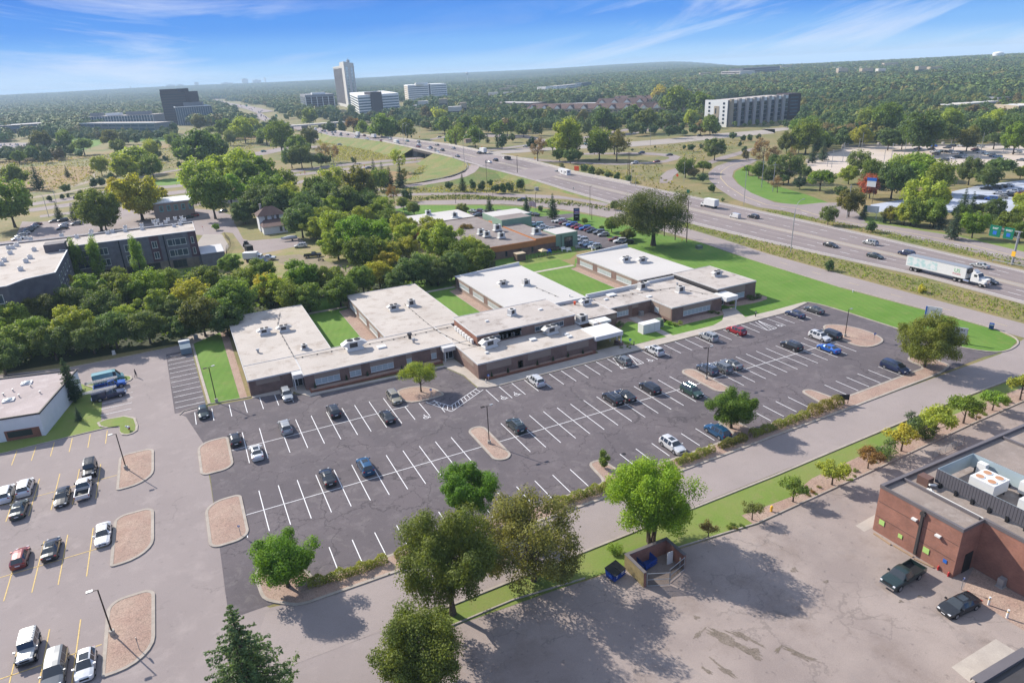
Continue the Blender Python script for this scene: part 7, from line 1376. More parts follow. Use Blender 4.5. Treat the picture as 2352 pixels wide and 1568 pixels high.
rw=[(3,130,960,90,'w','open'),(3,190,1010,80,'w','open'),(3,330,890,70,'o'),(3,430,925,62,'y'),(3,380,1000,60,'w','open'),(3,350,1110,120,'d'),(3,500,830,110,'g'),(3,600,860,100,'g'),(3,420,760,60,'G'),(3,540,740,60,'g'),(3,690,790,60,'w','open'),(3,840,790,80,'w'),(3,960,840,85,'y'),(3,1000,700,85,'g'),(3,1180,690,110,'g'),(3,1300,720,100,'g'),(3,1200,870,80,'d'),(3,1320,860,70,'d'),(3,1480,800,140,'d'),(3,1600,800,150,'d'),(3,1720,720,110,'l'),(3,1880,860,85,'o'),(3,2000,780,80,'d'),(3,2110,860,80,'d'),(3,2100,730,110,'l'),(3,2250,760,90,'d'),(3,2290,850,100,'G'),(3,620,1190,125,'G'),(3,860,1170,85,'l'),(3,950,1060,100,'p'),(3,1050,1140,100,'g'),(3,1045,1265,100,'r','mid1'),(3,980,1210,60,'b','open'),(3,1240,1210,150,'d'),(3,1300,1110,110,'l'),(3,1450,1060,160,'G'),(3,1420,1190,140,'G'),(3,1650,1190,140,'g'),(3,1900,1130,105,'d'),(3,2150,1090,130,'d'),(3,2060,1190,110,'d'),(3,1500,1370,170,'l'),(3,1640,1370,90,'y'),(3,1220,1500,85,'y'),(3,1400,1490,120,'g'),(3,1600,1490,120,'g'),(3,870,1400,110,'o'),(3,780,1320,55,'l'),(3,90,1130,80,'g'),(3,170,1170,70,'d'),(3,250,1240,60,'w','open'),(3,300,1200,60,'d'),(3,440,1240,60,'B'),(3,470,1150,60,'d'),(3,210,1060,60,'d'),(3,0,1120,60,'G'),(3,2330,1150,60,'l'),(3,2330,1380,60,'y'),(13,685,160,75,'p'),(13,1045,268,50,'g'),(13,1220,155,80,'o'),(13,1340,150,90,'l'),(13,1430,195,60,'g'),(13,1560,185,85,'p'),(13,1480,120,80,'g'),(13,1930,240,110,'G'),(13,1830,150,80,'g'),(13,2080,200,90,'d'),(13,2220,230,110,'g'),(13,2310,140,80,'l'),(13,2110,110,90,'d'),(13,2000,100,80,'p'),(13,2330,40,70,'l'),(13,690,595,45,'d'),(13,2330,300,80,'g')]
grove(rw,'in the woods round the parking deck','trees in the woods at the right',KM)
for(t,x,y,r,lb)in[(3,640,960,50,'spruce at the corner of the big parking deck'),(3,550,985,45,'second spruce at the corner of the big parking deck'),(3,1845,1400,62,'blue-green spruce, left of the pair before the pale lot'),(3,1912,1425,58,'blue-green spruce, right of the pair before the pale lot'),(3,985,1480,38,'small spruce below the tall shop sign'),(13,1760,240,70,'large blue-green spruce beside the parallel road'),(13,1650,170,60,'blue-green spruce behind the white-trunked trees'),(13,1160,170,34,'little spruce at the entrance sign lawn')]:
 px,py,s=crown_at(t,x,y,r,'spr');put('spr',px,py,s,'B',lb,'spruces on the right')
px,py,s=crown_at(13,1480,775,48,'mid1');put('bush3',px,py,s*3.4,'y','yellow shrub on the grass verge in front of the lorry')
bk=[(2,2010,742,28,'g'),(2,2090,747,18,'g'),(2,2138,735,22,'g'),(2,2205,728,22,'g'),(2,2268,732,22,'d'),(2,2325,730,22,'g'),(3,72,730,22,'g'),(3,130,735,20,'g'),(3,195,730,20,'g'),(3,265,724,22,'g'),(3,312,742,32,'g'),(3,395,710,30,'g')]
grove(bk,'at the foot of the six-storey apartments','street trees by the six-storey apartments',('far0','far1'))
bt=[(1,880,735,68,'b'),(1,960,765,60,'g'),(1,1120,770,115,'g'),(1,1210,765,105,'g'),(1,1340,772,82,'g'),(1,1500,735,45,'w','open'),(1,780,780,50,'g'),(1,690,770,50,'g'),(1,640,770,36,'p'),(1,1590,762,60,'g'),(1,1660,745,70,'g'),(1,1750,825,100,'g','open'),(1,1760,840,85,'g'),(1,1920,835,85,'g'),(1,2150,872,60,'w','open'),(1,2240,862,38,'w'),(1,1830,735,70,'d'),(1,1950,740,70,'g'),(1,2040,770,60,'g'),(1,2130,775,65,'g'),(1,2230,765,65,'g'),(1,2310,765,60,'g'),(1,735,630,35,'l'),(1,870,625,45,'g'),(1,1350,595,50,'g'),(1,500,670,75,'g'),(1,430,660,55,'g'),(1,310,682,25,'g'),(1,1040,660,42,'g'),(1,1100,680,34,'g'),(1,1250,665,55,'g'),(1,1380,662,38,'g'),(1,1500,650,60,'g'),(1,1610,655,70,'l'),(1,600,650,40,'o'),(2,60,760,70,'w'),(2,200,780,70,'d'),(2,320,770,60,'g'),(2,230,680,70,'d'),(2,330,650,70,'d'),(2,420,660,60,'d'),(2,700,700,60,'o'),(2,540,690,50,'g'),(2,740,770,60,'d'),(2,880,700,105,'d'),(2,980,745,72,'g'),(2,1130,650,78,'d'),(2,1140,780,60,'d'),(2,1225,775,45,'w','open'),(2,1250,700,95,'p'),(2,1370,740,60,'d'),(2,1430,690,70,'d'),(2,1460,795,60,'g'),(2,1525,690,55,'g'),(2,1545,795,45,'d'),(2,1582,812,28,'l'),(2,1640,690,70,'l'),(2,1720,760,70,'w'),(2,1800,740,80,'g'),(2,1850,780,50,'d'),(2,1660,790,50,'d'),(2,1700,610,60,'g'),(2,1500,540,120,'g'),(2,1620,550,110,'d'),(2,1720,560,100,'g'),(2,1370,480,75,'y'),(2,1500,480,80,'l'),(2,1850,450,50,'b'),(2,440,570,45,'l'),(2,1130,540,45,'l'),(2,20,640,50,'g'),(2,120,650,60,'g')]
grove(bt,'beyond the highway in mid distance','trees in the middle distance',('far0','far1','far2'))
plant_groves(262)
print('individual trees',len([o for o in bpy.data.objects if o.type=='EMPTY' and o.name.startswith('broadleaf')]))
sheet('parking_deck_top',[(3,800,940),(3,1000,932),(3,1500,930),(3,2000,928),(3,2300,925),(3,2600,930),(3,2600,1130),(3,2100,1100),(3,1500,1090),(3,900,1160),(3,640,1170),(3,500,1120),(3,500,1060),(3,640,1035),(3,660,1000),(3,780,975)],.03,m_deck)
row([(t,x,y,c)for t,x,y,c in DK],'on the big pale parking deck','cars on the parking deck',100,.05)
pk=thing('deck_parapet','pale concrete parapet with square piers along the far edge of the parking deck','wall',(*g(3,1500,930),0))
mb=MB();kerb_mb(mb,[g(3,x,y)for x,y in((500,1060),(640,1035),(660,1000),(790,972),(800,940),(1000,932),(1500,930),(2000,928),(2300,925))],closed=False,h=1.1,w=.4);part('wall',mb,m_conc,pk)
for x,y in((500,1075),(585,1040),(805,945),(840,935),(970,930),(1105,930),(1240,928),(1378,926),(1515,926),(1655,926),(2108,924),(2280,922)):
 px,py=g(3,x,y);mb=MB();mb.box(px-.7,px+.7,py-.7,py+.7,0,2.2);part('pier',mb,m_conc,pk)
def wall_line(name,pts,h,w,label,cat,mat,base=0.):
 P=pts;mb=MB()
 for a,b in zip(P[:-1],P[1:]):
  dx,dy=b[0]-a[0],b[1]-a[1];l=math.hypot(dx,dy);nx,ny=-dy/l*w/2,dx/l*w/2
  for s in(1,-1):mb.quad((a[0]+nx*s,a[1]+ny*s,a[2]),(b[0]+nx*s,b[1]+ny*s,b[2]),(b[0]+nx*s,b[1]+ny*s,b[2]+h),(a[0]+nx*s,a[1]+ny*s,a[2]+h))
  mb.quad((a[0]-nx,a[1]-ny,a[2]+h),(b[0]-nx,b[1]-ny,b[2]+h),(b[0]+nx,b[1]+ny,b[2]+h),(a[0]+nx,a[1]+ny,a[2]+h))
 return solo(name,mb,mat,label,cat)
m_barr=M('barrier_concrete',(.52,.48,.43),.8,vary=.08)
wall_line('crash_barrier',at_frac(HW[8:20],1.015),.95,.35,'long pale concrete barrier along the far edge of the highway','barrier',m_barr)
wall_line('crash_barrier',at_frac(HW[12:16],-.012),.95,.35,'pale concrete barrier on the near edge of the overpass','barrier',m_barr)
br=thing('overpass_bridge','highway overpass deck with dark girders and sloped abutments over the cross road','bridge',(174,386,0))
mb=MB();mb.box(159.8,189.2,364.0,408.0,4.4,5.95);part('deck_girders',mb,M('dark_girder',(.07,.06,.055),.8),br)
mb=MB();mb.box(160.6,188.6,360.5,364,0,5.9);mb.box(160.6,188.6,408,411.5,0,5.9);part('abutment',mb,m_conc,br)
for y in(384,):
 for x in(162.5,168,174,180,186):mb=MB();mb.tube((x,y+3,0),(x,y+3,3.7),.5,seg=12);part('column',mb,m_conc,br)
 mb=MB();mb.box(161,188.4,y+2.3,y+3.7,3.7,4.4);part('pier_cap',mb,m_conc,br)
fb=thing('flyover_bridge','distant flyover crossing the freeway on short piers','bridge',(150,800,0))
A=g(1,250,765,6);B_=g(1,800,722,6);mb=MB();dx,dy=B_[0]-A[0],B_[1]-A[1];l=math.hypot(dx,dy);nx,ny=-dy/l*6,dx/l*6
mb.prism([(A[0]-nx,A[1]-ny),(B_[0]-nx,B_[1]-ny),(B_[0]+nx,B_[1]+ny),(A[0]+nx,A[1]+ny)],5.0,6.6);part('deck',mb,m_barr,fb)
for u in(.18,.36,.40,.62,.85):x,y=A[0]+dx*u,A[1]+dy*u;mb=MB();mb.box(x-2,x+2,y-2,y+2,0,5);part('pier',mb,m_conc,fb)
flat('flyover_road',[(1,800,728),(1,1100,715),(1,1600,705),(1,2000,700)],[(1,800,716),(1,1100,702),(1,1600,695),(1,2000,690)],m_shoulder,.05)
def guard(pts,label):
 t=thing('guard_rail',label,'guard rail',pts[0]);mb=MB()
 for a,b in zip(pts[:-1],pts[1:]):
  mb.tube((a[0],a[1],a[2]+.65),(b[0],b[1],b[2]+.65),.14,seg=4)
  n=max(1,int(math.dist(a,b)/3))
  for k in range(n):u=k/n;x,y,z=(a[i]+(b[i]-a[i])*u for i in range(3));mb.box(x-.06,x+.06,y-.06,y+.06,z,z+.7)
 part('rail',mb,m_steel,t)
guard([(A_[0]-.3,A_[1],z)for A_,B2,z in R1[:7]],'steel guard rail round the outside of the curving exit ramp')
guard([(*g(13,2080,565),0),(*g(13,2352,620),0),(*g(13,2600,680),0)],'white guard rail below the sign gantry')
m_pale=M('pale_concrete_facade',(.52,.50,.46),.8,vary=.04);m_whitef=M('white_facade',(.74,.74,.72),.7,vary=.04);m_darkf=M('dark_brown_facade',(.05,.035,.04),.6,vary=.1)
m_dgl=M('dark_glass_band',(.03,.04,.055),.2,0,.7);m_bgl=M('blue_grey_glass',(.08,.12,.16),.2,0,.7);m_tanf=M('tan_facade',(.36,.30,.22),.8,vary=.05);m_graf=M('grey_facade',(.20,.205,.22),.8,vary=.06)
FARB=[]
def edge(a,b):dx,dy=b[0]-a[0],b[1]-a[1];l=math.hypot(dx,dy);return dx/l,dy/l,l
def block(par,a,b,depth,z0,z1,mat,roof=m_roof,name='wall',lip=.6):
 """box whose front runs from a to b (left to right as seen), going `depth` away"""
 ux,uy,l=edge(a,b);nx,ny=-uy,ux
 q=[a,b,(b[0]+nx*depth,b[1]+ny*depth),(a[0]+nx*depth,a[1]+ny*depth)]
 mb=MB();mb.prism(q,z0,z1,cap=False);w=part(name,mb,mat,par)
 mb=MB();mb.poly([(p[0],p[1],z1-.3)for p in q]);part('roof',mb,roof,par)
 return q
def bands(par,a,b,z0,z1,n,mat=m_dgl,gap=.45,name='window_band',off=.25,u0=.01,u1=.99,cols=0,cm=None,cw=.8):
 """n storeys of window strips, optionally cut by vertical piers"""
 ux,uy,l=edge(a,b);nx,ny=uy,-ux
 P=lambda u,o:(a[0]+ux*l*u+nx*o,a[1]+uy*l*u+ny*o)
 h=(z1-z0)/n
 for k in range(n):
  mb=MB();mb.prism([P(u0,off),P(u1,off),P(u1,-.1),P(u0,-.1)],z0+h*(k+gap*.5),z0+h*(k+1-gap*.5));part(name,mb,mat,par)
 if cols:
  mb=MB()
  for i in range(cols+1):u=u0+(u1-u0)*i/cols;du=cw/2/l;mb.prism([P(u-du,off+.35),P(u+du,off+.35),P(u+du,-.1),P(u-du,-.1)],z0,z1)
  part('pier_frame',mb,cm,par)
def far_h(t,x,y,base):
 d=(np.array([*base,0])-CAM)@FW;bx=proj_v((*base,0))[1];return(bx-tv(t,x,y)[1])*d/1550.9*1.04
def proj_v(P):
 d=np.array(P)-CAM;z=d@FW;return 1176+1550.9*(d@RT)/z,784-1550.9*(d@UP)/z
def gh(p):
 c=np.array(CAM);d=np.array([p[0],p[1],0])-c
 for k in range(300):
  u=.3+k*.7/300;q=c+d*u
  if q[2]<=hill(q[0],q[1]):return(float(q[0]),float(q[1]))
 return p
def hgt(base,t,x,y):return far_h(t,x,y,base)
a,b,c=g(1,752,578),g(1,846,600),g(1,926,570);H1=hgt(a,1,720,290);H2=hgt(b,1,808,250)
o=thing('office_tower','tall slender pale tower with dark vertical window strips rising above the horizon','tower',(*b,0))
ux,uy,l=edge(b,c);nx,ny=-uy,ux;dep=math.dist(a,b)
q=[b,c,(c[0]+nx*6,c[1]+ny*6),a];mb=MB();mb.prism([b,c,(c[0]+(a[0]-b[0]),c[1]+(a[1]-b[1])),a],0,H1,cap=True);part('wall',mb,m_pale,o)
am=(b[0]+(a[0]-b[0])*.36,b[1]+(a[1]-b[1])*.36);mb=MB();mb.prism([b,c,(c[0]+(am[0]-b[0]),c[1]+(am[1]-b[1])),am],H1,H2);part('upper_wall',mb,m_pale,o)
bands(o,a,b,6,H1-5,1,m_darkf,.0,'window_strip',.15,.03,.80,12,m_pale,.9)
bands(o,b,c,8,H2-9,24,m_dgl,.3,'window_band',.2,.12,.34);bands(o,b,c,8,H2-9,24,m_dgl,.3,'window_band',.2,.60,.82)
mb=MB();mb.prism([(a[0]-1,a[1]-1),(b[0],b[1]-1),(c[0]+1,c[1]),(c[0]+(a[0]-b[0]),c[1]+(a[1]-b[1]))],H1-3,H1-.5,cap=True);part('cornice',mb,m_pale,o)
mb=MB();x,y=(b[0]+c[0])/2,(b[1]+c[1])/2;mb.box(x-3,x+3,y+2,y+8,H2,H2+5);mb.tube((x,y+4,H2+4),(x,y+4,H2+9),.8,.3);part('roof_plant',mb,m_steel,o)
a,b,c=g(1,448,628),g(1,492,650),g(1,738,640);h=hgt(b,1,492,508)
o=thing('office_block','seven-storey grey block with white frame grid left of the slender tower','office building',(*b,0));mb=MB();mb.prism([b,c,(c[0]+a[0]-b[0],c[1]+a[1]-b[1]),a],0,h);part('wall',mb,m_graf,o)
bands(o,a,b,0,h-4,7,m_dgl,.4,off=.2,cols=7,cm=m_whitef,cw=1.2);bands(o,b,c,0,h-4,7,m_darkf,.25,off=.2,cols=5,cm=m_whitef,cw=1.0)
x,y=(b[0]+c[0])/2,(b[1]+c[1])/2+12;mb=MB();mb.box(x-12,x+12,y-5,y+5,h,h+3.5);part('roof_plant',mb,m_whitef,o)
a,b,c=g(1,868,606),g(1,938,660),g(1,1284,632);h=hgt(b,1,935,512)
o=thing('office_block','white banded six-storey block with dark brick middle shaft','office building',(*b,0));mb=MB();mb.prism([b,c,(c[0]+a[0]-b[0],c[1]+a[1]-b[1]),a],0,h);part('wall',mb,m_whitef,o)
bands(o,a,b,1,h-3,6,m_bgl,.5,off=.2);bands(o,b,c,1,h-3,6,m_bgl,.5,off=.2)
ux,uy,l=edge(b,c);p0=(b[0]+ux*l*.30+uy*2,b[1]+uy*l*.30-ux*2);p1=(b[0]+ux*l*.57+uy*2,b[1]+uy*l*.57-ux*2);block(o,p0,p1,22,0,h*1.13,m_darkf,m_darkf,'dark_shaft')
a,b,c=g(1,1330,552),g(1,1362,566),g(1,1692,552);h=hgt(b,1,1360,425)
o=thing('office_block','long white eight-storey block with narrow dark window bands','office building',(*b,0));mb=MB();mb.prism([b,c,(c[0]+a[0]-b[0],c[1]+a[1]-b[1]),a],0,h);part('wall',mb,m_whitef,o)
bands(o,b,c,2,h-2,8,m_bgl,.62,off=.3,u1=.52);bands(o,b,c,2,h-2,8,m_bgl,.62,off=.3,u0=.60);bands(o,a,b,2,h-2,8,m_tanf,.4,off=.3)
ux,uy,l=edge(b,c);p0=(b[0]+ux*l*.535,b[1]+uy*l*.535);p1=(b[0]+ux*l*.585,b[1]+uy*l*.585);bands(o,b,c,0,h+.5,1,m_dgl,0,'dark_slot',.5,.54,.58)
x,y=(b[0]+c[0])/2-10,(b[1]+c[1])/2+8;mb=MB();mb.box(x-14,x+14,y-4,y+4,h,h+4);part('roof_plant',mb,m_whitef,o)
a,b=g(0,1425,752),g(0,1640,745);h=hgt(a,0,1400,482)
o=thing('dark_tower','dark brown windowless-looking slab tower at the left','tower',(*a,0));block(o,a,b,30,0,h*.93,m_darkf,m_darkf);ux,uy,l=edge(a,b);block(o,(a[0]+ux*l*.02,a[1]+uy*l*.02),(a[0]+ux*l*.72,a[1]+uy*l*.72),26,h*.93,h*1.02,m_darkf,m_darkf,'upper_slab');bands(o,a,b,3,h*.9,12,m_dgl,.75,off=.1,u0=.03,u1=.97)
a,b,c=g(0,1502,742),g(0,1532,756),g(0,1838,738);h=hgt(b,0,1505,612)
o=thing('glass_office','glass office with white edge frame and grey rooftop box in front of the dark tower','office building',(*b,0));mb=MB();mb.prism([b,c,(c[0]+a[0]-b[0],c[1]+a[1]-b[1]),a],0,h);part('wall',mb,m_dgl,o)
bands(o,b,c,0,h-1.5,1,m_bgl,0,'curtain_wall',.15,.0,1.0,16,m_steel,.5);mb=MB();kerb_mb(mb,[a,b,c],closed=False,w=.8,h=1.2,z=h-.6,side=1);kerb_mb(mb,[a,b,c],closed=False,w=.5,h=1.2,z=h-.6,side=-1);part('white_edge',mb,m_whitef,o)
ux,uy,l=edge(b,c);block(o,(b[0]+ux*l*.22-uy*6,b[1]+uy*l*.22+ux*6),(b[0]+ux*l*.75-uy*6,b[1]+uy*l*.75+ux*6),10,h,h+6,m_graf,m_roof,'rooftop_box')
a,b=g(0,700,770),g(0,1330,748);h=hgt(a,0,690,690)
o=thing('long_office','long low white-framed office with terrace at the left','office building',(*a,0));block(o,a,b,40,0,h,m_graf);bands(o,a,b,1,h-.5,3,m_bgl,.3,off=.2,cols=26,cm=m_whitef,cw=.55)
ux,uy,l=edge(a,b)
for u0,u1,hh,mt in((.07,.2,5,m_graf),(.28,.46,4,m_whitef),(.56,.86,5,m_graf)):block(o,(a[0]+ux*l*u0-uy*14,a[1]+uy*l*u0+ux*14),(a[0]+ux*l*u1-uy*14,a[1]+uy*l*u1+ux*14),10,h,h+hh,mt,mt,'roof_plant')
a,b=g(0,705,832),g(0,1350,838);h=hgt(b,0,1340,740)
o=thing('terrace_office','stepped lower office with grey glass bays in front of the long one','office building',(*a,0));block(o,a,b,26,0,h,m_graf);bands(o,a,b,1,h-1,3,m_bgl,.4,off=.2,cols=10,cm=m_graf,cw=2.);ux,uy,l=edge(a,b)
mb=MB();kerb_mb(mb,[a,b],closed=False,w=.6,h=1.0,z=h-.7,side=-1);part('white_edge',mb,m_whitef,o)
a,b=g(0,-300,850),g(0,410,800);h=hgt(b,0,440,738)
o=thing('flat_office','flat-roofed dark glass building with bright roof at the far left','office building',(*b,0));block(o,a,b,60,0,h,m_dgl,m_memb);bands(o,a,b,1,h-1,2,m_bgl,.35,off=.2);ux,uy,l=edge(a,b);block(o,(a[0]+uy*14,a[1]-ux*14),(b[0]-ux*20+uy*14,b[1]-uy*20-ux*14),13.5,0,h*.55,m_dgl,m_memb,'lower_wing')
a,b,c,d=g(2,1835,735),g(2,1935,768),g(3,318,706),g(3,425,700);h=hgt(b,2,1950,560)
o=thing('apartment_block','six-storey white, tan and dark apartments with a row of projecting balcony bays','apartment building',(*b,0));ux,uy,l=edge(b,c);q=block(o,b,c,26,0,h,m_graf,m_roof)
a=(b[0]-uy*26,b[1]+ux*26);bands(o,a,b,0,h+.3,1,m_whitef,0,'white_end',.12,0,1);bands(o,a,b,2,h-1,6,m_dgl,.45,'window_row',.25,.16,.24);bands(o,a,b,2,h-1,6,m_dgl,.45,'window_row',.25,.80,.88);bands(o,a,b,3,h-5,1,m_tanf,0,'tan_bay',.3,.42,.64);bands(o,a,b,4,h-6,2,m_dgl,.3,'window_row',.4,.47,.52)
for k in range(8):
 u=.02+.122*k;p0=(b[0]+ux*l*u+uy*2.2,b[1]+uy*l*u-ux*2.2);p1=(b[0]+ux*l*(u+.045)+uy*2.2,b[1]+uy*l*(u+.045)-ux*2.2)
 q=[p0,p1,(p1[0]-uy*2.1,p1[1]+ux*2.1),(p0[0]-uy*2.1,p0[1]+ux*2.1)];mb=MB();mb.prism(q,0,h+.8,mt=None);part('bay',mb,(m_tanf if k==0 else M('taupe_bay_%d'%k,(.38,.35,.33),.8)),o)
 bands(o,(b[0]+ux*l*(u+.048),b[1]+uy*l*(u+.048)),(b[0]+ux*l*(u+.118),b[1]+uy*l*(u+.118)),1,h-3.2,5,m_dgl,.3,'balcony_row',.8)
 bands(o,(b[0]+ux*l*(u+.048),b[1]+uy*l*(u+.048)),(b[0]+ux*l*(u+.118),b[1]+uy*l*(u+.118)),h-3.0,h,1,m_whitef,.05,'white_top',.4)
block(o,c,d,24,0,h+1,m_darkf,m_darkf,'dark_end');bands(o,c,d,3,h-1,6,m_bgl,.65,'window_row',.2,.2,.8)
def gabled(a,b,depth,h,rh,ng,lab):
 o=thing('gabled_apartments',lab,'apartment building',(*a,0));ux,uy,l=edge(a,b);nx,ny=-uy,ux;P=lambda u,v,z:(a[0]+ux*l*u+nx*v,a[1]+uy*l*u+ny*v,z)
 mb=MB();mb.prism([P(0,0,0)[:2],P(1,0,0)[:2],P(1,depth,0)[:2],P(0,depth,0)[:2]],0,h,cap=False);part('wall',mb,m_tanf,o)
 mb=MB();mb.quad(P(-.01,-1,h),P(1.01,-1,h),P(.98,depth/2,h+rh),P(.02,depth/2,h+rh));mb.quad(P(1.01,depth+1,h),P(-.01,depth+1,h),P(.02,depth/2,h+rh),P(.98,depth/2,h+rh));mb.poly([P(-.01,-1,h),P(.02,depth/2,h+rh),P(-.01,depth+1,h)]);mb.poly([P(1.01,-1,h),P(1.01,depth+1,h),P(.98,depth/2,h+rh)]);part('roof',mb,m_shing,o)
 for k in range(ng):
  u=(k+.5)/ng;w=5.0/l;mb=MB();mb.poly([P(u-w,-1.6,h-.1),P(u+w,-1.6,h-.1),P(u,-1.6,h+rh*.72)]);g_=part('gable',mb,m_whitef,o)
  mb=MB();mb.quad(P(u-w*1.1,-1.9,h-.3),P(u,-1.9,h+rh*.78),P(u,depth*.4,h+rh*.78),P(u-w*.9,0,h));mb.quad(P(u,-1.9,h+rh*.78),P(u+w*1.1,-1.9,h-.3),P(u+w*.9,0,h),P(u,depth*.4,h+rh*.78));part('gable_roof',mb,m_shing,g_)
 for z in(1,4):bands(o,a,b,z,z+2.6,1,m_dgl,.4,'window_row',.12,.02,.98,ng*3,m_tanf,2.2)
gabled(g(2,230,665),g(2,1150,668),18,8,6,8,'long brown-roofed apartments with white gables, nearest row');gabled(g(2,1170,672),g(2,1615,650),18,8,6,4,'right-hand brown-roofed apartments with four gables')
gabled(g(2,820,615),g(2,1250,605),18,8,6,4,'brown-roofed apartments behind the nearest row');gabled(g(2,960,578),g(2,1400,572),18,8,5,4,'reddish-roofed apartments farthest back')
def simple(lab,a,b,dep,top,mat,bandm,n,name='office_block',roof=m_roof,cat='building',gap=.5,cols=0,cm=None):
 z0=0.
 if math.dist(a,CAM[:2])>900:a,b=gh(a),gh(b);z0=hill(*a)
 d=(np.array([*a,z0])-CAM)@FW;h=(proj_v((*a,z0))[1]-tv(*top)[1])*d/1550.9*1.04;o=thing(name,lab,cat,(*a,0));block(o,a,b,dep,z0-3,z0+h,mat,roof)
 if n:bands(o,a,b,z0+.5,z0+h-.5,n,bandm,gap,'window_row',.25,.03,.97,cols,cm,1.0)
 return o,h
simple('white five-storey apartments left of the blue glass block',g(2,320,496),g(2,480,500),25,(2,320,432),m_whitef,m_dgl,5,cols=10,cm=m_whitef);simple('white and blue apartments joining the blue glass block',g(2,480,502),g(2,705,468),25,(2,480,425),m_whitef,m_bgl,5,cols=12,cm=m_whitef)
simple('blue glass block behind the white apartments',g(2,700,470),g(2,782,462),25,(2,700,395),m_bgl,m_dgl,6);simple('low white apartments with balconies in the middle distance',g(2,670,550),g(2,1075,545),20,(2,670,505),m_whitef,m_dgl,3,cols=14,cm=m_whitef)
simple('wide dark building with black roof fascia and white roof units',g(1,2085,602),g(2,265,612),30,(1,2085,560),m_darkf,m_dgl,1,roof=m_memb);simple('brick block in the town behind the white long office',g(2,140,528),g(2,300,522),20,(2,140,482),m_tanf,m_dgl,3)
simple('low white-roofed shops beyond the town',g(2,420,600),g(2,840,590),30,(2,420,575),m_pale,m_dgl,1,roof=m_memb)
simple('dark concrete-framed office on the wooded ridge, left one',g(2,1888,366),g(2,2048,372),40,(2,1888,300),m_pale,m_darkf,4,gap=.25,cols=5,cm=m_graf,roof=m_graf);simple('long dark office on the wooded ridge, right one',g(2,2068,362),g(3,260,330),40,(2,2068,275),m_graf,m_darkf,5,gap=.4,roof=m_graf)
simple('flat-roofed grey school-like building in the right woods, left part',g(3,1625,630),g(3,1850,620),20,(3,1620,585),m_pale,m_dgl,2,roof=m_pale);simple('flat-roofed grey building in the right woods, right part',g(3,1885,622),g(3,2135,600),20,(3,1860,568),m_pale,m_bgl,2,roof=m_pale)
simple('pale concrete office cut by the right picture edge',g(3,2282,700),g(3,2500,690),30,(3,2282,595),m_tanf,m_dgl,3,gap=.6,roof=m_pale);simple('small dark-roofed annex in the right woods',g(3,2120,585),g(3,2220,580),20,(3,2120,520),m_graf,m_dgl,1,roof=m_graf)
for i,(t,x,y,w)in enumerate(sorted([(3,1055,285,85),(3,1150,275,75),(3,860,300,60),(3,730,300,40),(3,960,300,45),(3,650,345,50),(3,760,330,50),(3,960,335,60),(3,1100,320,40),(3,1230,335,60),(3,1440,320,50),(3,1540,330,60),(3,1350,250,30),(3,1450,235,50),(3,1520,230,50),(3,270,290,60),(2,1710,360,60),(2,1830,355,50),(2,1710,400,80),(2,1460,385,60),(1,1700,480,90),(1,2040,530,60),(1,1990,470,60),(1,2140,480,70),(1,2290,450,80),(1,2170,530,60),(1,1340,640,60),(1,1440,620,60),(1,1620,630,50),(1,1700,690,80),(1,1800,680,40),(2,0,500,60),(2,60,470,60)],key=lambda q:tv(*q[:3])[0])):
 a=gh(g(t,x,y+4));d=math.dist(a,CAM[:2]);w_=w*.36*d/1551;b=(a[0]+w_*.9,a[1]-w_*.42);hh=8+4*(i%3);z0=hill(*a)
 FARB.append(a);o=thing('distant_building','small pale building among the distant trees, %s from the left'%ORD[i],'building',(*a,z0),0,'small buildings among the distant trees');ux,uy,l=edge(a,b);dep=14;nx,ny=-uy,ux
 mb=MB();mb.prism([a,b,(b[0]+nx*dep,b[1]+ny*dep),(a[0]+nx*dep,a[1]+ny*dep)],z0-2,z0+hh+3);part('wall',mb,(m_whitef,m_pale,m_tanf)[i%3],o);mb=MB();q=[(a[0]-ux*.1-nx*.15,a[1]-uy*.1-ny*.15),(b[0]+nx*-.15,b[1]-ny*.15),b,a];mb.prism(q,z0+hh*.4,z0+hh*.75);part('window_band',mb,m_dgl,o)
for i,(t,x,y,w,h)in enumerate(sorted([(0,1430,462,60,32),(0,1520,462,50,30),(0,1675,452,28,48),(0,2080,425,42,60),(0,2170,425,60,38),(1,135,410,6,60),(0,1118,462,10,30),(0,1900,440,80,24)],key=lambda q:tv(*q[:3])[0])):
 vx,vy=tv(t,x,y);dr=FW+(vx-1176)/1550.9*RT+(784-vy)/1550.9*UP;dr=dr/np.linalg.norm(dr[:2]);D=9500;a=(CAM[0]+dr[0]*D,CAM[1]+dr[1]*D);w_=w*.26856*D/1551;z0=hill(*a)
 o=thing('skyline_building','%s hazy block from the left on the far skyline'%ORD[i],'building',(*a,z0),0,'hazy blocks on the skyline');mb=MB();mb.box(a[0],a[0]+w_,a[1],a[1]+40,z0,z0+20+h*.9);part('wall',mb,m_pale,o);mb=MB();mb.box(a[0]+w_*.3,a[0]+w_*.6,a[1]+5,a[1]+30,z0+20+h*.9,z0+26+h*.9);part('roof_plant',mb,m_graf,o)
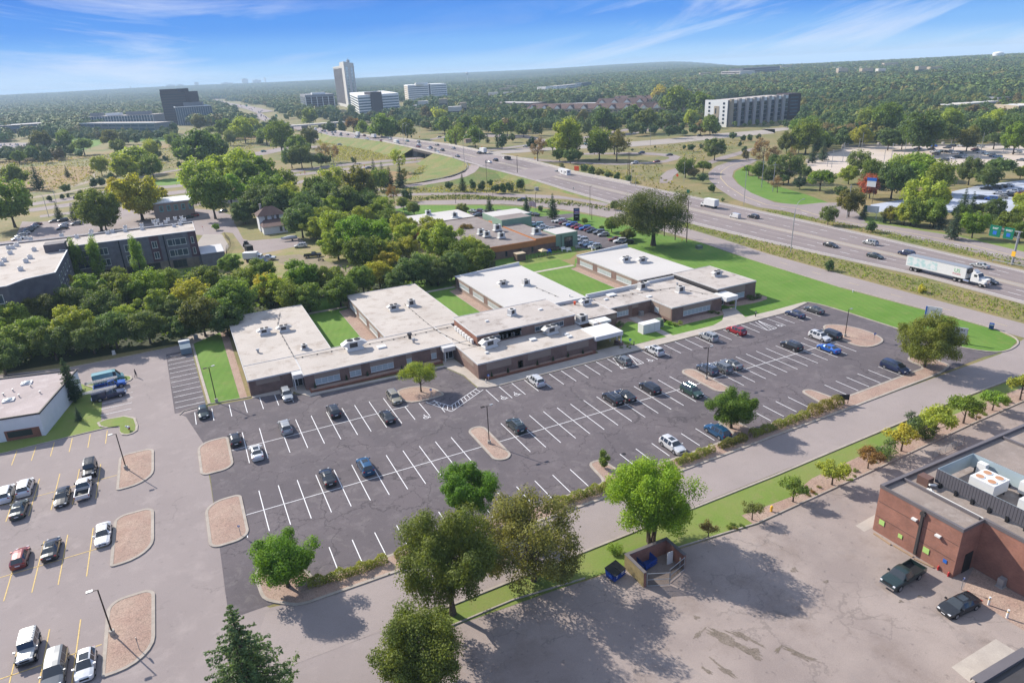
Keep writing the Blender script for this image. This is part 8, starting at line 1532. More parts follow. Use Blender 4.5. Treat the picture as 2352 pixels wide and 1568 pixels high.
def water_tower(t,x,y,D,r,H,lab,pedestal):
 vx,vy=tv(t,x,y);dr=FW+(vx-1176)/1550.9*RT+(784-vy)/1550.9*UP;dr=dr/np.linalg.norm(dr[:2]);px,py=CAM[0]+dr[0]*D,CAM[1]+dr[1]*D;zc=CAM[2]+dr[2]*D;z0=hill(px,py)
 o=thing('water_tower',lab,'water tower',(px,py,z0));mb=MB()
 if pedestal:mb.tube((px,py,z0-3),(px,py,zc-r*.3),r*.62,r*.62,16);part('pedestal',mb,m_pale,o);mb=MB();mb.tube((px,py,zc-r*.5),(px,py,zc-r*.1),r*.66,r*1.0,20);mb.tube((px,py,zc-r*.1),(px,py,zc+r*.35),r,r,20);mb.ball((px,py,zc+r*.33),r,sz=.35,seg=20)
 else:mb.tube((px,py,z0-3),(px,py,zc),r*.18,r*.15,10);part('pedestal',mb,m_pale,o);mb=MB();mb.ball((px,py,zc),r,sz=.8,seg=16)
 part('tank',mb,m_whitef if pedestal else m_steel,o)
water_tower(3,2130,152,3000,16.5,40,'big white water tower on the ridge at the right',True);water_tower(1,1857,308,4200,9.5,40,'small grey ball water tower on the horizon',False)
def voronoi_leaf():
 m=bpy.data.materials.new('forest_leaves');m.use_nodes=True;t=m.node_tree;L=t.links.new;b=t.nodes['Principled BSDF'];b.inputs['Roughness'].default_value=.7;b.inputs['Specular IOR Level'].default_value=.15
 geo=nn(t,'ShaderNodeNewGeometry');f=nn(t,'ShaderNodeVectorMath',operation='MULTIPLY');f.inputs[1].default_value=(1,1,0);L(geo.outputs['Position'],f.inputs[0])
 vo=nn(t,'ShaderNodeTexVoronoi');vo.inputs['Scale'].default_value=.065;L(f.outputs[0],vo.inputs['Vector']);s=nn(t,'ShaderNodeSeparateXYZ');L(vo.outputs['Color'],s.inputs[0])
 cr=nn(t,'ShaderNodeValToRGB');e=cr.color_ramp.elements;e[0].position=0;e[0].color=(.065,.11,.036,1);e[1].position=1;e[1].color=(.16,.12,.045,1)
 for p,c in((.35,(.092,.15,.042,1)),(.6,(.125,.185,.046,1)),(.78,(.165,.205,.052,1)),(.9,(.235,.225,.055,1))):q=e.new(p);q.color=c
 L(s.outputs[0],cr.inputs[0]);no=nn(t,'ShaderNodeTexNoise');no.inputs['Scale'].default_value=.004;L(geo.outputs['Position'],no.inputs['Vector'])
 r=nn(t,'ShaderNodeMapRange');r.inputs['To Min'].default_value=.78;r.inputs['To Max'].default_value=1.22;L(geo.outputs['Random Per Island'],r.inputs[0]);mu=nn(t,'ShaderNodeVectorMath',operation='SCALE');L(cr.outputs[0],mu.inputs[0]);L(r.outputs[0],mu.inputs['Scale'])
 r2=nn(t,'ShaderNodeMapRange');r2.inputs['From Min'].default_value=.35;r2.inputs['From Max'].default_value=.65;r2.inputs['To Min'].default_value=.8;r2.inputs['To Max'].default_value=1.2;L(no.outputs[0],r2.inputs[0]);m2=nn(t,'ShaderNodeVectorMath',operation='SCALE');L(mu.outputs[0],m2.inputs[0]);L(r2.outputs[0],m2.inputs['Scale'])
 L(m2.outputs[0],b.inputs['Base Color']);return m
m_forest=voronoi_leaf()
SRC=[]
def src_obj(name,me):o=bpy.data.objects.new(name,me);SRC.append(o);return o
def scatter(name,pts,protos,label):
 cl=bpy.data.collections.new(name+'_shapes')
 for p in protos:cl.objects.link(p)
 me=bpy.data.meshes.new(name);me.from_pydata([(x,y,z)for x,y,z,r,s in pts],[],[]);
 for an,k in(('rot',3),('scl',4)):at=me.attributes.new(an,'FLOAT','POINT');at.data.foreach_set('value',[p[k]for p in pts])
 o=bpy.data.objects.new(name,me);COL.objects.link(o);ng=bpy.data.node_groups.new(name,'GeometryNodeTree');ng.interface.new_socket('Geometry',in_out='INPUT',socket_type='NodeSocketGeometry');ng.interface.new_socket('Geometry',in_out='OUTPUT',socket_type='NodeSocketGeometry')
 gi=ng.nodes.new('NodeGroupInput');go=ng.nodes.new('NodeGroupOutput');m2p=ng.nodes.new('GeometryNodeMeshToPoints');ip=ng.nodes.new('GeometryNodeInstanceOnPoints');ci=ng.nodes.new('GeometryNodeCollectionInfo')
 ci.inputs['Collection'].default_value=cl;ci.inputs['Separate Children'].default_value=True;ci.inputs['Reset Children'].default_value=True
 L=ng.links.new;L(gi.outputs[0],m2p.inputs['Mesh']);L(m2p.outputs[0],ip.inputs['Points']);L(ci.outputs[0],ip.inputs['Instance']);ip.inputs['Pick Instance'].default_value=True
 ri=ng.nodes.new('FunctionNodeRandomValue');ri.data_type='INT';ri.inputs['Min'].default_value=0;ri.inputs['Max'].default_value=len(protos)-1;L([q for q in ri.outputs if q.type=='INT'][0],ip.inputs['Instance Index'])
 for q in ri.inputs:
  if q.type=='INT' and q.name=='Min':q.default_value=0
  if q.type=='INT' and q.name=='Max':q.default_value=len(protos)-1
 a1=ng.nodes.new('GeometryNodeInputNamedAttribute');a1.data_type='FLOAT';a1.inputs[0].default_value='rot';cx=ng.nodes.new('ShaderNodeCombineXYZ');L(a1.outputs[0],cx.inputs[2]);L(cx.outputs[0],ip.inputs['Rotation'])
 a2=ng.nodes.new('GeometryNodeInputNamedAttribute');a2.data_type='FLOAT';a2.inputs[0].default_value='scl';L(a2.outputs[0],ip.inputs['Scale']);L(ip.outputs[0],go.inputs[0])
 md=o.modifiers.new('scatter','NODES');md.node_group=ng;o['label']=label;o['kind']='stuff';return o
singles=[]
for i in range(4):
 rs=np.random.default_rng(300+i);P,Nn,cl=crown_points(rs,4.2,(.9,1.05,.8,1.2)[i],5.2,16,1300,'round',(.28,.42),.2);singles.append(src_obj('wood_tree',leaf_mesh('wood_tree',P,Nn,1.05,rs,mat=m_forest,jit=.4)))
patches=[]
for i in range(4):
 rs=np.random.default_rng(320+i);PP,NN=[],[]
 for _ in range(34):
  cx,cy=rs.uniform(-32,32,2);R=rs.uniform(4.5,9.5);d=rs.normal(size=(130,3));d/=np.linalg.norm(d,axis=1)[:,None];d[:,2]=np.abs(d[:,2])*1.1-.25;lump=1+.22*np.sin(d[:,0]*5+cx)*np.cos(d[:,1]*5+cy)
  p=d*(R*lump)[:,None]*np.array([1,1,1.05])+np.array([cx,cy,rs.uniform(5.5,9)]);PP.append(p);NN.append(d+np.array([0,0,.2]))
 patches.append(src_obj('wood_patch',leaf_mesh('wood_patch',np.concatenate(PP),np.concatenate(NN),2.7,rs,mat=m_forest,aspect=.8,jit=.22)))
def inpoly(x,y,P):
 c=False;n=len(P)
 for i in range(n):
  x1,y1=P[i];x2,y2=P[i-1]
  if(y1>y)!=(y2>y)and x<(x2-x1)*(y-y1)/(y2-y1)+x1:c=not c
 return c
TVP=lambda L_:[tv(*p)for p in L_]
WOOD=[TVP([(0,-50,1075),(0,180,1070),(0,520,1055),(0,560,1000),(0,420,930),(0,290,900),(0,290,1010),(0,-50,1010)]),TVP([(0,440,865),(0,1000,840),(0,1350,860),(0,1500,800),(0,1510,870),(0,1000,895)]),TVP([(1,1500,800),(1,2352,790),(2,420,790),(2,420,770),(1,1500,740)]),TVP([(3,440,720),(3,200,560),(3,-500,440),(3,0,330),(3,700,300),(3,2500,250),(3,2500,960),(3,1900,910),(3,1500,900),(3,1050,915),(3,880,925),(3,700,960),(3,560,1010),(3,440,940),(3,450,800)]),TVP([(3,2352,1160),(3,2300,1000),(3,2352,950)]),TVP([(2,-1000,760),(2,-1000,640),(2,-500,600),(2,0,600),(2,250,590),(2,420,650),(2,1600,640),(2,1790,700),(2,1840,800),(2,1500,760),(2,1100,770),(2,900,790),(2,420,790),(2,200,820),(2,0,800),(2,-300,770)]),TVP([(2,1290,560),(2,1290,470),(2,1500,430),(2,1820,440),(2,1820,640),(2,1600,600)]),TVP([(1,1290,560),(1,1290,400),(1,1700,420),(1,1700,560),(1,2080,560),(1,2080,620),(1,1800,720),(1,1660,700),(1,1500,620)]),TVP([(0,1850,640),(0,2000,640),(0,2200,700),(1,0,760),(1,270,760),(1,300,860),(1,100,850),(0,2200,860),(0,1950,870),(0,1900,760)]),TVP([(0,0,730),(0,680,690),(0,680,760),(0,440,780),(0,440,735),(0,0,735)]),TVP([(1,430,700),(1,700,700),(1,1280,680),(1,1280,720),(1,900,740),(1,430,740)]),TVP([(1,280,640),(1,430,600),(1,440,640),(1,330,680),(1,260,640)])]
CLEAR=[TVP([(1,-50,780),(1,300,790),(1,760,720),(1,300,660),(1,160,600),(1,0,600),(0,2000,550),(0,1830,515),(0,1810,560),(0,1900,600),(0,2200,700)]),TVP([(2,1850,530),(2,1830,790),(3,440,760),(3,440,520)]),TVP([(1,700,700),(1,690,560),(1,1285,560),(1,1285,690)]),TVP([(1,430,670),(1,430,590),(1,740,590),(1,740,690)]),TVP([(1,1290,600),(1,1290,540),(1,1700,520),(1,1700,570)]),TVP([(0,680,850),(0,680,740),(0,1840,700),(0,1840,780),(0,1360,850)]),TVP([(0,-50,960),(0,-50,780),(0,440,770),(0,440,850),(0,300,960)]),TVP([(2,1830,385),(2,1830,360),(3,280,325),(3,280,350)]),TVP([(1,2060,610),(1,2060,590),(2,270,600),(2,270,620)]),TVP([(2,220,705),(2,220,600),(2,850,570),(2,1420,560),(2,1620,620),(2,1620,690)]),TVP([(2,310,515),(2,310,490),(2,790,455),(2,790,485)]),TVP([(3,1600,660),(3,1600,620),(3,2300,590),(3,2300,625)]),TVP([(2,660,560),(2,660,540),(2,1080,535),(2,1080,560)]),TVP([(2,400,620),(2,400,585),(2,860,580),(2,860,612)])]
rnd=random.Random(77);S1,S2=[],[]
def allowed(x,y,z=4):
 if(np.array([x,y,0])-CAM)@FW<10:return None
 return proj_v((x,y,z))
for gx in range(-560,1500,10):
 for gy in range(200,1180,10):
  x,y=gx+rnd.uniform(-4,4),gy+rnd.uniform(-4,4);d=math.hypot(x-CAM[0],y-CAM[1])
  if d>1250 or d<330:continue
  v=proj_v((x,y,0))
  if not(-60<v[0]<2420):continue
  if any(inpoly(v[0],v[1],P)for P in WOOD)and not any(inpoly(v[0],v[1],P)for P in CLEAR):S1.append((x,y,-.2,rnd.uniform(0,6.28),rnd.uniform(.75,1.25)))
S1+=SMALL
_h=[((A[0]+B2[0])/2,(A[1]+B2[1])/2)for A,B2,z in HW];hwc=[]
for p,q in zip(_h[:-1],_h[1:]):
 n=int(math.dist(p,q)/40)+1;hwc+=[(p[0]+(q[0]-p[0])*k/n,p[1]+(q[1]-p[1])*k/n)for k in range(n)]
GAPS=[(g(3,700,320),180),(g(3,1000,300),160),(g(3,1300,320),120)]
for ri in range(0,170):
 r=1130+ri*46
 if r>9000:break
 n=int(math.radians(90)*r/46)
 for k in range(n):
  az=math.radians(-20+90*(k+rnd.uniform(-.3,.3))/n);rr=r+rnd.uniform(-16,16);x,y=CAM[0]+rr*math.sin(az),CAM[1]+rr*math.cos(az);v=proj_v((x,y,hill(x,y)))
  if not(-80<v[0]<2440):continue
  if any(inpoly(v[0],v[1],P)for P in CLEAR):continue
  if min((x-a)**2+(y-b)**2 for a,b in hwc)<70**2:continue
  if rnd.random()<.07 or any((x-p[0])**2+(y-p[1])**2<70**2 for p in FARB):continue
  if any((x-p[0])**2+(y-p[1])**2<q*q and rnd.random()<.6 for p,q in GAPS):continue
  S2.append((x,y,hill(x,y)-1.5,rnd.uniform(0,6.28),rnd.uniform(.85,1.2)*(1+ri*.002)))
print('forest',len(S1),len(S2))
scatter('forest',S1,singles,'woods beyond the highway, crowns merging into one mass');scatter('forest',S2,patches,'endless woodland stretching to the horizon')
def weeds(name,polys,dens,h,cols,label,leaf=.5):
 rs=np.random.default_rng(len(label));P=[]
 for poly in polys:
  q=[W_(p)for p in poly];xs_=[p[0]for p in q];ys_=[p[1]for p in q];A_=(max(xs_)-min(xs_))*(max(ys_)-min(ys_));n=int(A_*dens)
  for _ in range(n):
   x,y=rs.uniform(min(xs_),max(xs_)),rs.uniform(min(ys_),max(ys_))
   if inpoly(x,y,q):P.append((x,y,rs.uniform(.02,1)*h*(.6+.4*math.sin(x*.7)*math.cos(y*.55))+.05))
 P=np.array(P);Nn=np.tile([0,0,.8],(len(P),1));o=bpy.data.objects.new(name,leaf_mesh(name,P,Nn,leaf,rs,mat=M_leaf(name+'_blades',False,cols,.5),jit=1.2));COL.objects.link(o);o['label']=label;o['kind']='stuff';return o
weeds('roadside_weeds',[[('w',156.4,-60),('w',156.4,60),('w',159.8,85),('w',160.5,110),('w',158,135),('w',164,150),('w',164.5,100),('w',166.6,60),('w',166.8,-60)],[('w',195.5,-60),('w',197.2,0),('w',201.5,60),('w',203,110),('w',206.8,105),('w',208,60),('w',205,0),('w',206,-60)]],3.2,.55,(.15,.20,.045),'rough grass and weeds on the highway verges',.5)
weeds('marsh_reeds',[[(2,650,1130),(2,1000,1200),(2,1200,1260),(2,1180,1200),(2,900,1130),(2,700,1080)],[(1,1100,1290),(1,1500,1270),(1,1950,1150),(1,2352,1240),(1,2352,1330),(1,1130,1330)],[(1,560,880),(1,1330,960),(1,1330,1040),(1,720,1060)],[(1,620,860),(1,1080,905),(1,700,918),(1,560,900)],[(1,1580,1050),(1,1820,1080),(1,1700,1190),(1,1350,1230),(1,1430,1120)]],.9,.7,(.20,.21,.065),'tall rough grass on the embankments',.9)
weeds('verge_shrubs',[[(1,1380,1380),(1,1750,1350),(1,2352,1385),(2,700,1425),(2,940,1460),(2,940,1490),(2,700,1450),(2,0,1392),(1,1750,1390),(1,1400,1400)]],1.6,1.6,(.075,.105,.03),'dark scrub strip between the two parallel roads',.9)
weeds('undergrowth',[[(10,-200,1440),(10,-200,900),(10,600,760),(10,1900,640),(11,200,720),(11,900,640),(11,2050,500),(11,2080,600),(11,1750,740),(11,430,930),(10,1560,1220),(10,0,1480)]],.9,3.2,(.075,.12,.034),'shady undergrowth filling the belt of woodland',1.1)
weeds('meadow_growth',[[(0,-60,1060),(0,800,1010),(0,1400,950),(0,1900,880),(0,2300,860),(1,100,900),(1,0,960),(0,1900,1030),(0,1450,1120),(0,900,1220),(0,500,1300),(0,-60,1340)],[(2,1120,960),(2,1750,890),(2,2150,880),(2,1950,980),(2,1700,1060),(2,1560,1090),(2,1560,1000),(2,1400,975)],[(2,700,1120),(2,1400,1090),(2,1370,1200),(2,1500,1250),(2,1800,1380),(2,1300,1290)]],.12,1.0,(.165,.165,.065),'rough tufts across the open meadows',1.3)
def lamp(t,x,y,h,heads,rz,lab,grp='lamp posts in the car parks',base=True):
 px,py=g(t,x,y,.15);o=thing('lamp_post',lab,'lamp post',(px,py,0),0,grp)
 if base:mb=MB();mb.tube((px,py,0),(px,py,.75),.28,seg=14);part('concrete_base',mb,m_conc,o)
 mb=MB();mb.tube((px,py,.7 if base else 0),(px,py,h),.085,.07,seg=8);part('pole',mb,m_bronze,o)
 for k in range(heads):
  a=rz+(PI*k if heads==2 else 0);c,s=math.cos(a),math.sin(a);mb=MB();mb.tube((px,py,h-.05),(px+c*.5,py+s*.5,h),.035,seg=5);arm=part('arm',mb,m_bronze,o)
  mb=MB();w=.17;q=[(px+c*.45-s*w,py+s*.45+c*w),(px+c*.45+s*w,py+s*.45-c*w),(px+c*1.05+s*w,py+s*1.05-c*w),(px+c*1.05-s*w,py+s*1.05+c*w)];mb.prism(q,h-.03,h+.10);part('lamp_head',mb,m_bronze if k else m_steel,arm)
 return o
lamp(30,965,1150,6.3,1,PI,'lamp post standing in the lowest rock island of the left lot');lamp(20,1080,1015,6.4,1,PI,'lamp post in the upper rock island of the left lot')
lamp(21,2047,800,6.9,2,0,'twin-headed lamp post in the long rock island in the middle of the lot');lamp(22,1765,248,6.6,2,0,'twin-headed lamp post beside the three grey cars');lamp(13,820,1205,6.2,1,0,'lamp post in the far rock island by the black minivan')
lamp(20,1853,440,7.2,2,.3,'lamp post with security camera on the west grass strip');lamp(10,555+1440-0,230,0.1,0,0,'x')if False else None
def cobra(t,x,y,h,ang,lab,z=0.,arm=2.6,col=m_steel,grp='tall road lamps'):
 px,py=g(t,x,y,z);o=thing('street_lamp',lab,'street lamp',(px,py,z),0,grp);c,s=math.cos(ang),math.sin(ang);mb=MB();n=7;pts=[(px,py,z),(px,py,z+h*.78)]
 for k in range(1,n):a=PI/2*k/(n-1);pts.append((px+c*arm*(1-math.cos(a)),py+s*arm*(1-math.cos(a)),z+h*.78+h*.22*math.sin(a)))
 mb.path(pts,[.11]*2+[.06]*(len(pts)-2),8);part('pole',mb,col,o);e=pts[-1];mb=MB();mb.prism([(e[0]-s*.16,e[1]+c*.16),(e[0]+s*.16,e[1]-c*.16),(e[0]+c*.9+s*.16,e[1]+s*.9-c*.16),(e[0]+c*.9-s*.16,e[1]+s*.9+c*.16)],e[2]-.08,e[2]+.1);part('lamp_head',mb,m_steel,o)
def vh(t,x,y,y2,z=0.):
 b=g(t,x,y,z);d=(np.array([*b,z])-CAM)@FW;return(y-y2)*.26856*d/1550.9*1.08
for i,(t,x,y,yt,ang,z,lab)in enumerate([(13,355,485,75,0.,0,'tall curved road lamp on the verge between frontage road and highway'),(2,2085,1432,1120,PI,0,'curved road lamp beside the striped lawn'),(13,388,560-2,80,0,0,'x'),(1,1835,1095,865,0.,4.5,'curved lamp on the ramp behind the barrier'),(1,1430,1075,925,PI,0,'lamp by the cross road under the overpass'),(1,1320,935,755,0,6,'curved lamp at the left end of the overpass'),(1,1345,940,765,0,6,'second curved lamp at the left end of the overpass'),(2,1285,930,790,PI,0,'pale curved lamp behind the pair of tall trees'),(2,1160,1280,1190,0,0,'short curved lamp on the loop grass'),(1,1030,800,740,0,0,'lamp beside the barrier beyond the overpass'),(3,700,725,635,0,0,'curved lamp in the right-hand woods'),(3,1535,685,610,PI,0,'curved lamp above the right-hand woods'),(0,485,1420,1285,PI,0,'lamp leaning over the cross road at the left'),(0,420,1540,1340,PI,0,'thin lamp beside the apartments car park')]):
 if lab=='x':continue
 cobra(t,x,y,vh(t,x,y,yt,z),ang,lab,z)
for i,(t,x,y,yt,z,lab)in enumerate([(2,770,1525,1295,0,'dark straight lamp pole near the tall dark sign'),(2,150,1198,1030,0,'lamp pole at the near edge of the highway'),(1,2290,1195,1030,0,'pole beside the highway right of the ramp'),(1,2030,1300,1075,0,'pole carrying a square sign back near the ramp'),(1,615,845,770,3,'pole at the narrowing of the distant highway'),(1,795,1160,1085,0,'thin pole between the cross roads'),(1,1760,1420,1335,0,'dark lamp pole by the frontage road, left'),(1,2080,1400,1325,0,'dark lamp pole by the frontage road, right'),(2,308,1480,1340,0,'thin dark lamp pole by the flagpoles'),(2,785,1560,1440,0,'bronze pole on the lawn beside the tall dark sign'),(1,1455,820,720,0,'pole in the meadow beyond the highway'),(1,1970,970,790,0,'pole beyond the highway barrier'),(1,1165,830,775,0,'pole beyond the barrier, left'),(1,1205,825,780,0,'pole beyond the barrier, middle'),(2,1573,1235,1075,0,'pole beside the bushy pair on the loop'),(2,1122,1270,1090,0,'pole left of the big oak')]):
 px,py=g(t,x,y,z);h=vh(t,x,y,yt,z);o=thing('light_pole',lab,'pole',(px,py,z),0,'straight poles along the roads');mb=MB();mb.tube((px,py,z),(px,py,z+h),.10,.07,seg=7);part('pole',mb,m_bronze if i<10 else m_steel,o);mb=MB();mb.box(px,px+.9,py-.12,py+.12,z+h-.08,z+h+.04);part('lamp_head',mb,m_bronze,o)
DKP=[(3,932,1005,880),(3,962,960,835),(3,800,1060,920),(3,705,1115,980),(3,668,1105,1038),(3,1150,1080,975),(3,1212,1065,925),(3,1328,1010,875),(3,1725,935,830),(3,1745,975,872),(3,1655,1035,975),(3,1985,960,835),(3,1962,1070,960),(3,2170,1000,885)]
for i,(t,x,y,yt)in enumerate(DKP):
 px,py=g(t,x,y);h=vh(t,x,y,yt);o=thing('light_pole','%s lamp pole from the left on the big parking deck'%ORD[i],'pole',(px,py,0),0,'lamp poles on the parking deck');mb=MB();mb.tube((px,py,0),(px,py,h),.16,.12,seg=6);part('pole',mb,m_steel,o);mb=MB();mb.box(px-.5,px+.5,py-.15,py+.15,h-.1,h+.1);part('lamp_head',mb,m_steel,o)
m_wood=M('weathered_pole_wood',(.12,.085,.065),.9,vary=.2,scale=3)
UP_=[]
for(t,x,y,yt,lab,mt)in[(12,1595,395,70,'tall wooden pole right of the oak',m_wood),(12,1497,378,110,'wooden pole half hidden by the oak crown',m_wood),(12,1404,345,130,'pole with pale base behind the oak trunk',m_wood),(2,1093,1195,1000,'left one of the paired wooden poles with boxes',m_wood),(2,1106,1195,1000,'right one of the paired wooden poles with boxes',m_wood),(3,107,1282,1068,'grey utility pole on the striped lawn, left',m_steel),(3,202,1318,1095,'grey utility pole on the striped lawn, right',m_steel),(3,836,1545,1285,'utility pole with crossarm near the red tree',m_steel),(2,2238,760,655,'utility pole in front of the six-storey apartments',m_steel)]:
 px,py=g(t,x,y);h=vh(t,x,y,yt);o=thing('utility_pole',lab,'utility pole',(px,py,0),0,'utility poles');mb=MB();mb.tube((px,py,0),(px,py,h),.17,.12,seg=8);part('pole',mb,mt,o);mb=MB();mb.box(px-1.3,px+1.3,py-.08,py+.08,h-.9,h-.75);part('crossarm',mb,mt,o);UP_.append((px,py,h))
def wire(a,b,sag,lab):
 mb=MB();pts=[(a[0]+(b[0]-a[0])*i/12,a[1]+(b[1]-a[1])*i/12,a[2]+(b[2]-a[2])*i/12-sag*4*(i/12)*(1-i/12))for i in range(13)];mb.path(pts,[.035]*13,4);solo('overhead_wire',mb,m_dkm,lab,'wire','overhead wires at the right',loc=(a[0],a[1],a[2]))
A5,A6,A7=UP_[5],UP_[6],UP_[7]
px,py=g(13,2500,330);A8=(px,py,17)
px,py=g(2,2300,1110);A4=(px-12,py+60,16)
for k,(s,dz)in enumerate(((-1.2,-.8),(0,-.7),(1.2,-.8),(0,-3.0))):
 for n,(p,q)in enumerate(((A4,A5),(A5,A6),(A6,A7),(A7,A8))):wire((p[0]+s,p[1],p[2]+dz),(q[0]+s,q[1],q[2]+dz),1.3,'%s cable strand of the %s span of wires by the parallel road'%(ORD[k],ORD[n]))
def text_on(par,body,size,loc,rot,mat,ext=.01,name='lettering'):
 cu=bpy.data.curves.new(name,'FONT');cu.body=body;cu.size=size;cu.extrude=ext;cu.align_x='CENTER';cu.align_y='CENTER'
 ob=bpy.data.objects.new(name,cu);COL.objects.link(ob);dg=bpy.context.evaluated_depsgraph_get();me=bpy.data.meshes.new_from_object(ob.evaluated_get(dg));bpy.data.objects.remove(ob);me.materials.clear();me.materials.append(mat)
 o=bpy.data.objects.new(name,me);COL.objects.link(o);o.parent=par;o.location=loc;o.rotation_euler=rot;return o
def panel_sign(name,lab,x,y,w,h,z0,rz,mat,post=m_steel,posts=2,cat='sign',group=None,th=.12,postw=.06,z=0.):
 """sign in its own frame: faces -Y locally"""
 o=thing(name,lab,cat,(x,y,z),rz,group);mb=MB();mb.box(-w/2,w/2,-th/2,th/2,z0,z0+h);part('panel',mb,mat,o)
 mb=MB();xs_=[0]if posts==1 else[-w*.38,w*.38]
 for px in xs_:mb.box(px-postw,px+postw,-postw+th*.9,postw+th*.9,0,z0+h*.9)
 part('post',mb,post,o);return o
px,py=g(13,1545,1150);o=panel_sign('for_lease_sign','tall white property sign with faint drawing behind the orange-green tree',px,py,3.0,3.4,1.9,math.radians(-68),m_white,m_white,cat='sign')
text_on(o,'Office',.5,(.1,-.075,4.6),(PI/2,0,0),M('faint_grey',(.5,.5,.5),.7));mb=MB();mb.box(-1.45,-1.2,-.09,-.062,2.0,5.2);part('blue_stripe',mb,m_blue,o)
px,py=g(13,1790,1258);o=thing('monument_sign','grey two-part business sign on the lawn point by the mailbox','sign',(px,py,0),math.radians(-62))
mb=MB();mb.box(-1.15,1.15,-.3,.3,0,.95);part('base_block',mb,m_whitef,o);mb=MB();mb.box(-1.1,1.2,-.22,.22,1.15,3.3);part('cabinet',mb,m_steel,o);mb=MB();mb.box(-1.0,1.1,-.245,-.222,1.3,3.15);mb.box(-1.05,1.1,-.33,-.302,.1,.85);part('sign_face',mb,m_white,o);mb=MB();mb.box(-.9,-.6,-.1,.1,.95,1.15);mb.box(.6,.9,-.1,.1,.95,1.15);part('post',mb,m_dkm,o)
text_on(o,'BUFF',.62,(.05,-.255,2.75),(PI/2,0,0),m_text_k);mb=MB();mb.box(-.85,.95,-.262,-.25,2.05,2.2);mb.box(-.85,.95,-.262,-.25,1.8,1.92);mb.box(-.9,.9,-.342,-.335,.55,.62);mb.box(-.9,.9,-.342,-.335,.35,.42);part('small_print',mb,M('grey_print',(.3,.3,.32),.7),o)
px,py=g(12,655,212);o=thing('pylon_sign','tall dark tenant sign with blue, pink and violet panels by the office drive','sign',(px,py,0),math.radians(-20));mb=MB();mb.box(-2.0,2.0,-.5,.5,0,9.2);part('cabinet',mb,m_black,o)
for z0,z1,c in((5.9,7.0,(.35,.06,.20)),(7.1,7.9,(.08,.09,.30)),(8.0,8.7,(.06,.08,.22)),(4.9,5.8,(.30,.28,.45))):mb=MB();mb.box(-1.85,1.85,-.56,-.505,z0,z1);part('tenant_panel',mb,M('tenant_%d'%int(z0*10),c,.4),o)
o.scale=(.58,.55,.53)
mb=MB();mb.box(-1.2,1.2,-.575,-.565,6.35,6.6);mb.box(-1.3,1.3,-.575,-.565,8.3,8.5);mb.box(-.9,.9,-.575,-.565,2.9,3.1);part('lettering_bar',mb,m_text_w,o)
px,py=g(13,1035,195);o=panel_sign('entrance_sign','white sign with green corner on the lawn by the side street',px,py,5.2,2.4,2.2,math.radians(-75),m_white,m_white);mb=MB();mb.prism([(-2.6,-.08),(-1.5,-.08),(-2.6,-.07)],2.3,4.6);part('green_corner',mb,m_green_sign,o)
px,py=g(3,1022,1420);o=panel_sign('shop_sign','tall two-post shop sign with blue and white panels beside the red tree',px,py,3.4,3.4,6.6,math.radians(-75),m_white,m_dkm);mb=MB();mb.box(-1.8,1.8,-.12,-.07,8.9,10.1);part('blue_header',mb,m_blue,o)
px,py=g(2,655,1170);o=panel_sign('road_sign','blank orange-red billboard sign beside the highway',px,py,3.3,2.5,2.0,math.radians(-70),m_cone,cat='road sign')
def diamond(t,x,y,yt,s,mat,lab,rz=-70,z=0.,grp=None,square=False,shape=None,ar=1.):
 px,py=g(t,x,y,z);s=s*.26856*float((np.array([px,py,z])-CAM)@FW)/1550.9;h=max(1.6,vh(t,x,y,yt,z));o=thing('road_sign',lab,'road sign',(px,py,z),math.radians(rz),grp);mb=MB()
 pts=[(-s,0),(0,-s),(s,0),(0,s)]if not square else[(-s,-s),(s,-s),(s,s),(-s,s)]
 if shape=='oct':pts=[(s*math.cos(PI/8+PI/4*k),s*math.sin(PI/8+PI/4*k))for k in range(8)]
 F=[(p[0],-.03,h+p[1]*ar)for p in pts];Bk=[(p[0],.0,h+p[1]*ar)for p in pts];mb.poly(F);mb.poly(Bk[::-1]);part('panel',mb,mat,o);mb=MB();mb.tube((0,.04,0),(0,.04,h+s*.6),.04,seg=5);part('post',mb,m_steel,o);return o
m_ysign=M('yellow_sign',(.75,.42,.03),.6)
diamond(2,1515,1215,1182,15,m_cone,'orange diamond work sign at the side ramp');diamond(2,300,1062,1035,13,m_ysign,'yellow diamond sign at the highway edge by the bare tree');diamond(2,2190,960,910,8,M('red_flag_sign',(.6,.04,.04),.6),'red sign at the head of the side ramp');diamond(1,1985,965,945,8,m_cone,'orange sign beside the concrete box beyond the barrier',z=5,square=True)
diamond(1,1453,870,852,8,m_ysign,'yellow arrow board on the slip road bend');diamond(1,1382,870,850,10,m_green_sign,'small green direction sign beyond the bridge',square=True);diamond(1,1672,905,880,15,m_green_sign,'larger green direction sign right of the bridge',square=True);diamond(2,1606,1385,1322,14,m_green_sign,'green direction sign peeking out behind the oak',square=True)
diamond(2,630,1330,1293,10,m_steel,'grey sign back on the near verge of the highway');diamond(1,1590,1005,965,14,m_steel,'square sign back at the overpass',z=6,square=True);diamond(1,2020,1110,1070,11,m_steel,'square sign back at the ramp nose',z=3,square=True);diamond(1,1331,935,910,7,m_steel,'small sign back at the left end of the overpass',z=6,square=True);diamond(1,228,690,672,20,m_green_sign,'green gantry sign over the distant freeway',square=True,z=1.,ar=.5);diamond(1,537,762,742,29,m_green_sign,'green sign on the distant flyover',square=True,z=2.,ar=.35);diamond(0,2110,590,582,20,m_green_sign,'farthest green freeway sign',square=True,z=2,ar=.35)
px,py=g(30,1200,1285);o=diamond(30,1200,1288,1180,30,m_steel,'back of a stop sign in the lowest rock island',rz=100,shape='oct')
